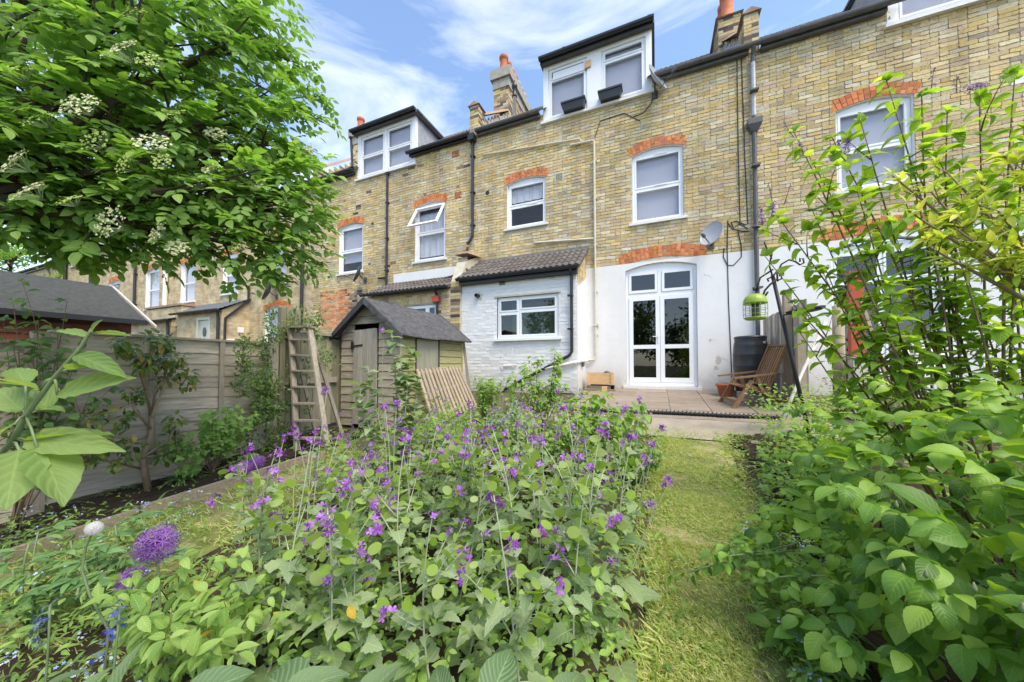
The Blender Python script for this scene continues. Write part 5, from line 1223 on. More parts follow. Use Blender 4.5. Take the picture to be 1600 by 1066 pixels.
# ------------------------------------------------------------------ satellite dishes and window boxes
def dish(px, py, e, r, mat, label, az, el=25, sx=1):
    x, z = FX(px, py, e); t = thing('satellite_dish', label, 'satellite dish', (x, -e, z-r)); ORG[t.name] = Vector((x, -e, z))
    t.location = (x, -e, z)
    R3 = (Matrix.Rotation(RD(az), 3, 'Z') @ Matrix.Rotation(RD(90-el), 3, 'X'))
    prof = [(r*k/6, .16*r*(k/6)**2*1.6) for k in range(7)]; pr = [(max(.002, a), b) for a, b in prof]+[(r*1.02, pr_) for pr_ in (prof[-1][1]+.008,)]+[(max(.002, a), b-.012) for a, b in prof[::-1]]
    MB().lathe((x, -e, z), pr, 24, M=R3 @ Matrix.Diagonal((.92, 1.05, 1))).build('dish', M[mat], t, True)
    ax = R3 @ Vector((0, 0, 1)); dn = R3 @ Vector((0, -1, 0)); dn = dn if dn.z < 0 else -dn
    f = Vector((x, -e, z))+ax*(r*1.25)+dn*(r*.75); mb = MB(); mb.tube([Vector((x, -e, z))+dn*r*.95, f], .012, 5); mb.tube([f-ax*.06, f+ax*.02], [.035, .028], 8); mb.build('feed_arm', M['ledge'], t)
    mb = MB(); mb.tube([Vector((x, -e, z))-ax*.02, Vector((x, -e+.12, z-.08)), Vector((x+.02, -.02, z-.12))], .02, 6); mb.box(x-.06, x+.06, -.04, -.0, z-.2, z-.04); mb.build('bracket', M['ledge'], t)
    return t
dish(1114, 367, .30, .24, 'dishgrey', 'pale grey satellite dish beside the french doors brick arch', -38, 20)
dish(1023, 125, .30, .30, 'dishgrey', 'grey satellite dish edge on beside the dormer gutter', 62, 22)
dish(561, 429, .28, .26, 'dishdark', 'dark satellite dish below the window left of the black drainpipe', -42, 20)
dish(421, 456, .28, .34, 'dishdark', 'furthest dark satellite dish under the sash window near the elder', -36, 20)
def wbox(px0, px1, py, label):
    x0, z = FX(px0, py, .1); x1, _ = FX(px1, py, .1); b = MB(); z = 6.612
    for (a0, a1, z0_, z1_, s) in ((x0, x1, z, z+.19, 0),):
        v = [(a0+.04, -.19, z0_), (a1-.04, -.19, z0_), (a1-.04, -.04, z0_), (a0+.04, -.04, z0_), (a0, -.23, z1_), (a1, -.23, z1_), (a1, -.02, z1_), (a0, -.02, z1_)]
        b.add(v, [(0, 1, 5, 4), (1, 2, 6, 5), (2, 3, 7, 6), (3, 0, 4, 7), (3, 2, 1, 0)]); b.box(a0-.012, a1+.012, -.245, -.225, z1_-.03, z1_+.012); b.box(a0-.012, a0+.008, -.225, -.02, z1_-.03, z1_+.012); b.box(a1-.008, a1+.012, -.225, -.02, z1_-.03, z1_+.012); b.box(a0+.01, a1-.01, -.222, -.03, z1_-.035, z1_-.025)
    return solo('window_box', b, M['black'], label, 'window box')
wbox(879, 915, 170, 'left of the two black window boxes on the dormer sill'); wbox(936, 972, 155, 'right of the two black window boxes on the dormer sill, nearer the satellite dish')
xb0, xb1 = -13.3, -12.4; solo('window_box', MB().box(-13.35, -12.45, -.16, -.02, 3.56, 3.78, j=.004), M['dishdark'], 'dark grey window box on the sash window sill near the elder leaves', 'window box')
# ------------------------------------------------------------------ leaves
rs_ = np.random.RandomState(11)
class Tm:
    """a leaf outline as a small mesh: length along +Y, face +Z"""
    def __init__(s, kind, n=6, w=.5, fold=.18, droop=.5, serr=0, wide=3, crink=0, lob=0):
        rows = []; y = z = 0; a = droop*.25; L = 1.0/n
        prof = {
            'ovate': lambda v: (math.sin(math.pi*min(1, v**.80)))**.85 if 0 < v < 1 else 0,
            'heart': lambda v: 0 if v >= 1 else (1.0*(1-v)**.75*(.62+.38*min(1, v*4))*(1.28 if v < .5 else 1.28)) if v > .0 else .45,
            'lance': lambda v: (math.sin(math.pi*min(1, v**.9)))**1.15 if 0 < v < 1 else 0,
            'round': lambda v: math.sqrt(max(0, 1-(2*v-1)**2)),
            'obov': lambda v: (math.sin(math.pi*min(1, v**1.15)))**.8 if 0 < v < 1 else 0,
            'strap': lambda v: (1-v**3)*min(1, .5+v*2),
            'lobed': lambda v: (math.sin(math.pi*min(1, v**.7)))**.7*(.72+.36*math.cos(v*2*math.pi*2.0+.4)) if 0 < v < 1 else 0.}[kind]
        V = []; UVs = []; Fc = []
        us = {2: (-1, 1), 3: (-1, 0, 1), 5: (-1, -.5, 0, .5, 1)}[wide]
        for i in range(n+1):
            v = i/n; hw = prof(v)*w*.5
            if serr: hw *= 1+serr*(1 if i % 2 else -1)*(0 if i in (0, n) else 1)
            hw = max(hw, .006)
            for u in us:
                zz = fold*abs(u)*hw*1.6+(crink*math.sin(v*math.pi*n*.9+abs(u)*2.2)*abs(u)*.5 if crink else 0)
                V.append((u*hw, y-fold*0+(-.25*hw*(abs(u)) if kind == 'heart' and v < .3 else 0), z+zz)); UVs.append((u*.5+.5, v))
            y += L*math.cos(a); z -= L*math.sin(a); a += droop*1.5/n
        m = len(us)
        for i in range(n):
            for k in range(m-1): Fc.append((i*m+k, i*m+k+1, (i+1)*m+k+1, (i+1)*m+k))
        s.V = np.array(V); s.UV = np.array(UVs); s.F = np.array(Fc); s.me = {}
    def mesh(s, name, mat):
        k = mat.name
        if k not in s.me: s.me[k] = leafmesh(name, s.V, s.F, s.UV, np.zeros(len(s.V)), mat)
        return s.me[k]
class Raw(Tm):
    def __init__(s, V, F, UV=None):
        s.V = np.array(V, dtype=float); s.F = np.array(F); s.UV = np.array(UV) if UV is not None else np.tile([.3, .5], (len(V), 1)); s.me = {}
def leafmesh(name, V, Fq, UV, var, mat):
    me = bpy.data.meshes.new(name); nv, nf, k = len(V), len(Fq), Fq.shape[1]
    me.vertices.add(nv); me.vertices.foreach_set('co', V.astype(np.float32).ravel())
    me.loops.add(nf*k); me.loops.foreach_set('vertex_index', Fq.astype(np.int32).ravel())
    me.polygons.add(nf); me.polygons.foreach_set('loop_start', np.arange(0, nf*k, k, dtype=np.int32)); me.polygons.foreach_set('loop_total', np.full(nf, k, dtype=np.int32))
    me.polygons.foreach_set('use_smooth', np.ones(nf, dtype=bool))
    me.update(calc_edges=True)
    u = me.uv_layers.new(name='uv'); u.data.foreach_set('uv', UV[Fq.ravel()].astype(np.float32).ravel())
    a = me.attributes.new('var', 'FLOAT', 'POINT'); a.data.foreach_set('value', var.astype(np.float32))
    me.materials.append(mat); return me
def lm(pos, d, up=(0, 0, 1), s=1.0, w=1.0, roll=0.0):
    """leaf matrix: +Y along d, +Z near up"""
    d = np.asarray(d, float); d = d/(np.linalg.norm(d)+1e-9); u = np.asarray(up, float)
    x = np.cross(d, u); n = np.linalg.norm(x)
    if n < 1e-4: x = np.cross(d, (1, .1, 0)); n = np.linalg.norm(x)
    x /= n; z = np.cross(x, d)
    if roll: x, z = x*math.cos(roll)+z*math.sin(roll), z*math.cos(roll)-x*math.sin(roll)
    M4 = np.eye(4); M4[:3, 0] = x*s*w; M4[:3, 1] = d*s; M4[:3, 2] = z*s; M4[:3, 3] = pos; return M4
def joined(name, items, mat, parent=None, kind='stuff', var=None):
    """many leaves as one mesh"""
    if not items: return None
    by = {}
    for t, m in items: by.setdefault(id(t), (t, []))[1].append(m)
    VV, FF, UU, RR = [], [], [], []; b = 0
    org = np.array(ORG.get(parent.name, Vector())) if parent else np.zeros(3)
    for t, ms in by.values():
        A = np.stack(ms); n = len(A); k = len(t.V)
        P = np.einsum('nij,kj->nki', A[:, :3, :3], t.V)+A[:, None, :3, 3]-org
        VV.append(P.reshape(-1, 3)); FF.append((t.F[None]+(np.arange(n)*k)[:, None, None]+b).reshape(-1, t.F.shape[1])); UU.append(np.tile(t.UV, (n, 1)))
        RR.append(np.repeat(rs_.rand(n), k)); b += n*k
    o = link(name, leafmesh(name, np.concatenate(VV), np.concatenate(FF), np.concatenate(UU), np.concatenate(RR), mat), parent)
    if kind: o['kind'] = kind
    return o
CAMN = np.array(CAM); FWN, RTN, UPN = np.array(FWD), np.array(RT), np.array(UPV)
def appsize(m):
    v = m[:3, 3]-CAMN; b = v @ FWN
    if b < .08: return -1
    x, y = 800+F*(v @ RTN)/b, PCY-F*(v @ UPN)/b
    if not (-20 < x < 1620 and -20 < y < 1086): return -1
    return np.linalg.norm(m[:3, 1])/b
def leaves(parent, items, mat, nind, name='leaf', rest='foliage'):
    """the largest leaves in view one by one, the rest as one part"""
    if nind:
        sz = [(appsize(m), i) for i, (t, m) in enumerate(items)]; sz.sort(reverse=True)
        pick = [i for a, i in sz[:nind] if a > 0]; org = ORG.get(parent.name, Vector()); ps = set(pick)
        for i in pick:
            t, m = items[i]; o = bpy.data.objects.new(name, t.mesh(name, mat)); COL.objects.link(o); o.parent = parent
            mm = Matrix(m.tolist()); mm.translation -= org; o.matrix_local = mm
        items = [it for i, it in enumerate(items) if i not in ps]
    return joined(rest, items, mat, parent)
U = random.uniform
def rdir(): 
    v = Vector((random.gauss(0, 1), random.gauss(0, 1), random.gauss(0, 1))); return v.normalized()
def bez(a, b, c, n=8): return [((1-t)**2)*a+2*t*(1-t)*b+t*t*c for t in (i/n for i in range(n+1))]
def stempath(base, tip, bend=.12, n=8):
    base, tip = Vector(base), Vector(tip); mid = (base+tip)/2+Vector((U(-1, 1), U(-1, 1), U(-.2, .6)))*bend*(tip-base).length
    return bez(base, mid, tip, n)
def alongpath(p, t):
    k = min(len(p)-2, int(t*(len(p)-1))); f = t*(len(p)-1)-k; return p[k].lerp(p[k+1], f), (p[k+1]-p[k]).normalized()
T = {}
T['ov3'] = [Tm('ovate', 3, .5, U(.1, .3), U(.2, .7)) for _ in range(3)]
T['ov6'] = [Tm('ovate', 6, U(.46, .56), U(.1, .3), U(.3, .9)) for _ in range(4)]
T['elder'] = [Tm('ovate', 5, U(.54, .66), U(.05, .2), U(.1, .6)) for _ in range(4)]
T['heart'] = [Tm('heart', 9, U(.66, .84), U(.08, .25), U(.2, .8), serr=.12) for _ in range(4)]
T['lilac'] = [Tm('heart', 7, U(.60, .72), U(.12, .3), U(.4, 1.0)) for _ in range(4)]
T['rose'] = [Tm('ovate', 14, U(.50, .62), U(.1, .3), U(.4, 1.2), serr=.035, wide=5, crink=.006) for _ in range(5)]
T['big'] = [Tm('ovate', 12, U(.44, .54), U(.15, .35), U(.3, .9), serr=.02, wide=5, crink=.02) for _ in range(4)]
T['apple'] = [Tm('ovate', 12, U(.46, .52), U(.12, .3), U(.02, .25), serr=.03, wide=5, crink=.03) for _ in range(5)]
T['lance'] = [Tm('lance', 5, U(.22, .3), U(.1, .25), U(.3, .9)) for _ in range(3)]
T['variegated'] = [Tm('lance', 5, U(.30, .38), U(.15, .3), U(.1, .5)) for _ in range(3)]
T['obov'] = [Tm('obov', 6, U(.5, .6), U(.1, .3), U(.5, 1.1)) for _ in range(3)]
T['pod'] = [Tm('round', 8, U(.68, .82), 0, .02) for _ in range(3)]
T['lobed'] = [Tm('lobed', 8, U(.95, 1.1), U(.1, .25), U(.3, .8)) for _ in range(3)]
T['strap'] = [Tm('strap', 6, U(.05, .075), .3, U(.6, 2.0)) for _ in range(5)]
T['grass'] = [Tm('strap', 3, U(.07, .12), 0, U(.3, 1.7), wide=2) for _ in range(6)]
def petals(n, w, cup, r0=.06):
    """a small open flower, radius 1, facing +Z"""
    V = []; Fc = []
    for k in range(n):
        a = 2*math.pi*k/n; b = len(V); c, s = math.cos(a), math.sin(a)
        for r, hw, z in ((r0, .06, 0), (.55, w, cup*.4), (1.0, w*.72, cup)):
            for q in (-1, 1): V.append((c*r-s*hw*q, s*r+c*hw*q, z))
        Fc += [(b, b+1, b+3, b+2), (b+2, b+3, b+5, b+4)]
    return Raw(V, Fc)
T['p4'] = [petals(4, .34, .25), petals(4, .30, .5)]
T['p5'] = [petals(5, .30, .12)]
T['p6'] = [petals(6, .065, .15)]
T['floret'] = [petals(5, .33, .1)]
def ballT(n=5, m=4):
    mb = MB(); mb.ball((0, 0, 0), 1, n, m); return Raw(mb.v, [f for f in mb.f])
T['bud'] = [ballT()]
pick = random.choice

# ------------------------------------------------------------------ elder tree, upper left
el = thing('elder_tree', 'elder tree with flat cream flower heads overhanging the upper left', 'tree', (-3.05, -7.75, g(-7.7)))
tb = Vector((-3.05, -7.75, g(-7.7)-.1)); fork = Vector((-3.0, -7.62, 1.25))
MB().tube([tb, tb.lerp(fork, .5)+Vector((.05, .03, 0)), fork], [.11, .095, .085], 10).build('trunk', M['bark'], el, True)
CL = [(40, 60, 1.75, .42), (150, 60, 1.85, .42), (270, 60, 2.0, .42), (370, 70, 2.1, .33), (60, 190, 1.75, .40), (170, 180, 1.85, .42), (290, 180, 2.0, .40), (390, 190, 2.15, .34), (120, 285, 1.8, .34), (230, 300, 1.95, .36), (335, 310, 2.05, .36), (425, 310, 2.15, .30), (20, 120, 2.3, .4), (130, 120, 2.5, .5), (250, 130, 2.6, .5), (380, 250, 2.5, .42), (180, 240, 2.5, .45), (310, 240, 2.6, .45), (270, 375, 2.0, .22), (370, 385, 2.1, .24), (445, 380, 2.2, .22), (190, 345, 1.9, .24), (100, 345, 1.85, .22), (140, 385, 1.95, .14), (-10, 200, 1.6, .28), (20, 320, 1.65, .2), (60, 250, 1.65, .22), (470, 330, 2.25, .18), (430, 225, 2.25, .22), (60, -60, 1.9, .5), (200, -70, 2.0, .5), (330, -60, 2.1, .5), (-120, 60, 1.8, .5), (-120, 200, 1.8, .45), (30, 270, 1.75, .28), (470, 275, 2.2, .16)]
items = []; br = MB(); ends = []
def pinnate(pos, d, L, items, tm, n=5, size=.075, up=(0, 0, 1), jit=.25):
    """a compound leaf: pairs of leaflets and one at the end, hanging a little"""
    pos, d = Vector(pos), Vector(d).normalized(); side = d.cross(Vector(up))
    side = side.normalized() if side.length > .01 else Vector((1, 0, 0))
    upv = side.cross(d); npair = (n-1)//2
    for k in range(npair):
        t = .35+.5*k/max(1, npair); q = pos+d*L*t-Vector((0, 0, .06*t*L))
        for s in (-1, 1):
            dd = (d*.55+side*s+upv*U(-.25, .15)+rdir()*jit*.6); items.append((pick(tm), lm(q, dd, upv+rdir()*jit, size*U(.75, 1.05))))
    items.append((pick(tm), lm(pos+d*L*.85-Vector((0, 0, .06*L)), d+rdir()*jit*.5-Vector((0, 0, .15)), upv+rdir()*jit, size*U(.9, 1.15))))
cen = [(dep(a, b, t), r) for a, b, t, r in CL]
hub = Vector((-2.2, -7.15, 1.6))
for i, (c, r) in enumerate(cen):
    p = stempath(fork, c, .10, 7); br.tube(p, [.024*(1-k/8.5)+.004 for k in range(8)], 6)
    for k in range(int(5+r*14)):
        e = c+rdir()*r*U(.5, 1); q = stempath(alongpath(p, U(.55, .95))[0], e, .15, 4); br.tube(q, [.009, .007, .006, .005, .003], 4); 
        for s in range(3): ends.append((alongpath(q, U(.45, 1))[0], alongpath(q, .9)[1]))
    for k in range(int(430*r**1.6)+10):
        v = rdir()*r*(random.random()**.45); pos = c+Vector((v.x*1.05, v.y, v.z*.8))
        d = (v.normalized()*.7+Vector((.55, .15, -.35))+rdir()*.45).normalized()
        pinnate(pos, d, U(.10, .16), items, T['elder'], random.choice((5, 5, 7)), U(.044, .068), up=(U(-.4, .4), U(-.6, .1), 1))
for pos, d in ends: pinnate(pos, d+Vector((.2, 0, -.2)), U(.1, .15), items, T['elder'], 5, U(.06, .08))
# thin outlying sprays against the sky
for (a, b, t0, c_, d_, t1) in ((330, -20, 2.2, 432, 45, 2.35), (330, -10, 2.2, 415, 75, 2.3), (360, 60, 2.2, 490, 110, 2.5), (370, 80, 2.2, 512, 160, 2.55), (380, 120, 2.2, 520, 200, 2.55), (400, 140, 2.25, 480, 185, 2.5), (360, 40, 2.2, 455, 85, 2.4), (420, 160, 2.3, 500, 150, 2.5), (400, 200, 2.2, 470, 240, 2.4), (430, 380, 2.2, 500, 420, 2.3), (380, 400, 2.1, 440, 440, 2.2)):
    p = stempath(dep(a, b, t0), dep(c_, d_, t1), .08, 6); br.tube(p, [.007, .006, .005, .0045, .004, .003, .002], 4)
    for k in range(15):
        q, dd = alongpath(p, .2+.8*k/14); pinnate(q, dd+rdir()*.8, U(.08, .12), items, T['elder'], 5, U(.042, .06))
br.build('branches', M['bark'], el)['kind'] = 'stuff'
leaves(el, items, M['elder'], 300)
def umbel(parent, c, r, nrm, mat, name='flower_head', n=110, fl=.006):
    it = []; c = Vector(c); nrm = Vector(nrm).normalized(); a = nrm.orthogonal().normalized(); b = nrm.cross(a); st = MB(); root = c-nrm*r*.9
    cl = [(0, 0)]+[(r*.55*math.cos(k*1.2566), r*.55*math.sin(k*1.2566)) for k in range(5)]+[(r*.9*math.cos(k*.785+.3), r*.9*math.sin(k*.785+.3)) for k in range(8)]
    for x, y in cl: st.tube([root, c+a*x+b*y-nrm*.012], .0018, 3, cap=False)
    for k in range(n):
        x, y = pick(cl); q = c+a*(x+random.gauss(0, r*.13))+b*(y+random.gauss(0, r*.13))+nrm*(U(-.006, .006)-.15*(x*x+y*y)/r)
        it.append((T['floret'][0], lm(q, a+rdir()*.3, nrm+rdir()*.4, fl*U(.7, 1.1))))
    o = joined(name, it, mat, parent, kind=None); st.build('flower_stalk', M['stemgreen'], o); return o
for (px, py, t, r, fresh) in ((10, 12, 1.5, .05, 1), (183, 72, 1.52, .085, 1), (122, 158, 1.48, .08, 1), (235, 218, 1.62, .08, 1), (15, 250, 1.42, .075, 1), (40, 295, 1.45, .07, .5), (165, 345, 1.6, .095, 1), (242, 362, 1.72, .06, 1), (275, 385, 1.78, .055, 1), (335, 205, 1.9, .06, 1), (328, 260, 1.8, .05, 1), (250, 252, 1.62, .05, 0), (145, 218, 1.55, .06, 0), (55, 180, 1.5, .07, 0), (20, 105, 1.45, .07, 0), (230, 90, 1.65, .06, 0), (270, 175, 1.75, .06, 0), (105, 310, 1.5, .05, 0), (190, 255, 1.6, .06, 0), (370, 385, 1.9, .05, 0), (340, 120, 1.95, .07, 0), (345, 60, 2.0, .06, 0), (380, 215, 2.0, .06, 0), (440, 320, 2.05, .05, 0), (400, 290, 2.0, .045, 1), (450, 255, 2.1, .05, 0), (110, 40, 1.6, .06, 0), (205, 15, 1.7, .06, 0), (480, 235, 2.2, .05, .5)):
    umbel(el, dep(px, py, t), r*.85, Vector((.25, -.75, .40))+rdir()*.3, M['umbel' if fresh >= .5 else 'umbelgreen'], 'flower_head', 110 if fresh else 70, .0062 if fresh else .0055)

# ------------------------------------------------------------------ generic shrub
def shrub(name, label, cat, base, tips, mat, tm, size, per, nind=0, stem='twig', r0=.012, up=(0, 0, 1), d_out=.9, droop=.15, start=.3, pair=True, bend=.1, twigs=0, twl=.2, group=None, rest='foliage', trunk='stems', spread=.03, tipc=0):
    base = Vector(base); t = thing(name, label, cat, base, group); it = []; sb = MB(); paths = []
    for tip in tips:
        b0 = base+Vector((U(-1, 1), U(-1, 1), 0))*spread; p = stempath(b0, tip, bend, 7); paths.append((p, r0))
        for k in range(twigs):
            q, dd = alongpath(p, U(.3, .92)); e = q+(dd*.6+rdir()*.9+Vector((0, 0, .25))).normalized()*twl*U(.6, 1.2); paths.append((stempath(q, e, .12, 4), r0*.45))
    for p, r in paths:
        n = len(p); sb.tube(p, [r*(1-.75*i/(n-1)) for i in range(n)], 5); L = sum((p[i+1]-p[i]).length for i in range(n-1)); m = max(2, int(per*L))
        for k in range(m):
            q, dd = alongpath(p, start+(1-start)*k/max(1, m-1)*.999)
            for s in ((-1, 1) if pair else (1,)):
                side = dd.cross(rdir()).normalized(); d2 = side*d_out+dd*U(.2, .7)-Vector((0, 0, droop)); it.append((pick(tm), lm(q+side*.006, d2, Vector(up)+rdir()*.35, size*U(.6, 1.12))))
        for k in range(tipc): it.append((pick(tm), lm(p[-1], dd+rdir()*.7, Vector(up)+rdir()*.5, size*U(.5, .9))))
    sb.build(trunk, M[stem], t, True)['kind'] = 'stuff'; leaves(t, it, M[mat], nind, rest=rest); return t
def dome(base, h, r, n, flat=.55):
    """stem tips spread through the upper half of a dome"""
    out = []
    for k in range(n):
        a = U(0, 2*math.pi); q = math.sqrt(random.random()); z = h*(1-(1-flat)*q*q)*U(.72, 1.05); out.append(Vector(base)+Vector((r*q*math.cos(a), r*q*math.sin(a), z)))
    return out

# ------------------------------------------------------------------ lilac on the right
lb = gpt(1545, 1.78)
tips = [dep(*q) for q in ((1240, 205, 2.2), (1262, 240, 2.2), (1300, 215, 2.1), (1345, 190, 2.0), (1385, 125, 1.95), (1440, 150, 1.9), (1480, 175, 1.9), (1530, 150, 1.85), (1585, 125, 1.8), (1600, 220, 1.7), (1205, 325, 2.25), (1195, 400, 2.25), (1225, 460, 2.2), (1270, 330, 2.1), (1340, 300, 2.0), (1420, 270, 1.9), (1500, 260, 1.85), (1570, 300, 1.75), (1290, 420, 2.1), (1360, 400, 2.0), (1430, 420, 1.95), (1510, 430, 1.9), (1590, 440, 1.7), (1250, 520, 2.1), (1330, 500, 2.0), (1480, 350, 1.8))]
lil = shrub('lilac_bush', 'tall open lilac with fading purple flower spikes at the right', 'shrub', lb, tips, 'lilacleaf', T['lilac'], .098, 10, 300, 'twig', .0095, up=(0, -.25, 1), d_out=1.0, droop=.25, start=.36, bend=.05, twigs=4, twl=.24, spread=.16, tipc=3)
def panicle(parent, p, d, L, r, mat, n, fl):
    it = []; d = Vector(d).normalized(); st = MB(); st.tube([Vector(p), Vector(p)+d*L], [.003, .0015], 4)
    for k in range(n):
        t = random.random(); o = d.cross(rdir()).normalized(); q = Vector(p)+d*L*t+o*r*(1-t*.75)*U(.3, 1); it.append((T['p4'][0], lm(q, rdir(), o+d*.3+rdir()*.4, fl*U(.6, 1.15))))
        if k % 4 == 0: st.tube([Vector(p)+d*L*t*.9, q], .0012, 3, cap=False)
    o_ = joined('flower_spike', it, mat, parent, kind=None); st.build('spike_stalk', M['twig'], o_)
for (px, py, t, dx, dy, L, n) in ((1300, 250, 2.05, 15, -40, .13, 75), (1318, 245, 2.05, 10, -40, .12, 75), (1256, 245, 2.18, -8, -30, .09, 35), (1512, 140, 1.8, 35, -10, .12, 70), (1192, 352, 2.2, -5, -30, .12, 60), (1205, 340, 2.2, 5, -30, .11, 50), (1240, 215, 2.2, -20, -30, .12, 22), (1455, 140, 1.9, 5, -40, .12, 22), (1495, 145, 1.88, 0, -30, .10, 25), (1208, 320, 2.25, -10, -45, .15, 22), (1225, 320, 2.2, 15, -45, .14, 14)):
    a, b = dep(px, py, t), dep(px+dx, py+dy, t); panicle(lil, a, b-a, L, .030, M['lilacflower' if n > 30 else 'budpurple'], n, .0075 if n > 30 else .005)

# golden variegated branches reaching in from the right edge
vb_ = dep(1700, 520, 1.05); va = thing('variegated_shrub', 'yellow variegated shrub with narrow leaves reaching in at the right edge', 'shrub', (vb_.x, vb_.y, g(vb_.y))); it = []; sb = MB(); sb.tube([Vector((vb_.x, vb_.y, g(vb_.y))), vb_], [.02, .014], 6)
for q in ((1395, 275, 1.2), (1420, 330, 1.15), (1455, 300, 1.15), (1490, 355, 1.1), (1570, 245, 1.1), (1560, 330, 1.05), (1600, 290, 1.0), (1450, 385, 1.12), (1540, 395, 1.05), (1595, 380, 1.0), (1600, 250, 1.05), (1480, 270, 1.15)):
    p = stempath(vb_, dep(*q), .06, 8); sb.tube(p, [.008*(1-.8*i/8)+.001 for i in range(9)], 5)
    for s in range(7):
        c, dd = alongpath(p, .55+.45*s/6*.999); 
        tw = c+(dd*.4+rdir()*.7+Vector((0, 0, .3))).normalized()*U(.02, .06); sb.tube([c, tw], .0018, 3)
        for k in range(8): it.append((pick(T['variegated']), lm(tw, dd*.5+rdir()*.9+Vector((0, 0, .25)), Vector((0, -.3, 1))+rdir()*.4, U(.034, .056))))
sb.build('stems', M['barkpale'], va, True)['kind'] = 'stuff'; leaves(va, it, M['variegated'], 220)

# ------------------------------------------------------------------ large-leaved rose, lower right
rb = Vector((1.12, -6.35, g(-6.35))); ro = thing('rose_bush', 'dense rose bush with large serrated leaves filling the lower right', 'shrub', rb); it = []; yg = []; sb = MB()
def rosemound(cx, cy, rx, ry, h, n, smin, smax, zlo=.0):
    for k in range(n):
        a = U(0, 2*math.pi); q = math.sqrt(random.random()); x, y = cx+rx*q*math.cos(a), cy+ry*q*math.sin(a); zb = g(y); top = h*math.sqrt(max(0, 1-q**2.6)); lv = random.random()
        z = zb+.05+max(.02, top-.05)*(1-lv**1.3*.93)
        if (Vector((x, y, z))-CAM).length < .42: continue
        out = Vector((math.cos(a)*q, math.sin(a)*q-.25, .25+.5*(1-q))); d = (out+rdir()*.55); d.z -= .18
        young = lv < .22 and random.random() < .45
        pinnate((x, y, z), d, U(.10, .15), yg if young else it, T['rose'], random.choice((5, 5, 7)), U(smin, smax)*(.72 if young else 1), up=(0, -.2, 1), jit=.35)
        if random.random() < .06: sb.tube(stempath((cx+(x-cx)*.35, cy+(y-cy)*.35, zb), (x, y, z), .12, 5), [.006, .005, .005, .004, .003, .002], 5)
rosemound(1.12, -6.30, .62, 1.0, 1.02, 420, .066, .10)
rosemound(1.32, -5.0, .52, .75, .80, 150, .055, .075)
rosemound(.80, -6.55, .33, .55, .55, 80, .05, .07); rosemound(1.0, -6.85, .42, .42, .92, 150, .08, .115); rosemound(1.12, -7.0, .42, .36, .80, 130, .07, .10); rosemound(1.3, -6.2, .5, .6, 1.02, 120, .066, .10)
# low shoots over the lawn edge
for (px, py, t, qx, qy, t2) in ((1240, 860, 1.45, 1075, 895, 1.42), (1250, 880, 1.4, 1150, 850, 1.45), (1240, 850, 1.5, 1120, 870, 1.4), (1290, 900, 1.3, 1190, 905, 1.35)):
    p = stempath(dep(px, py, t), dep(qx, qy, t2), .08, 6); sb.tube(p, .0035, 5)
    for k in range(7): q, dd = alongpath(p, .15+.85*k/6*.999); pinnate(q, dd+rdir()*.7, .08, it, T['rose'], 5, U(.042, .058), jit=.4)
sb.build('stems', M['stemgreen'], ro, True)['kind'] = 'stuff'; leaves(ro, it, M['rose'], 260); leaves(ro, yg, M['roseyoung'], 40, 'young_leaf', 'young_foliage')
# a few buds
for k in range(9):
    q = dep(*pick(((1475, 800, .95), (1395, 805, .95), (1590, 730, .8), (1250, 640, 1.6), (1300, 760, 1.3), (1380, 640, 1.4), (1500, 640, 1.3), (1440, 900, .8), (1560, 930, .7))))+rdir()*.03; MB().lathe(q, [(.001, -.008), (.005, -.003), (.005, .003), (.0025, .009), (.001, .014)], 8).build('bud', M['stemgreen'], ro, True)

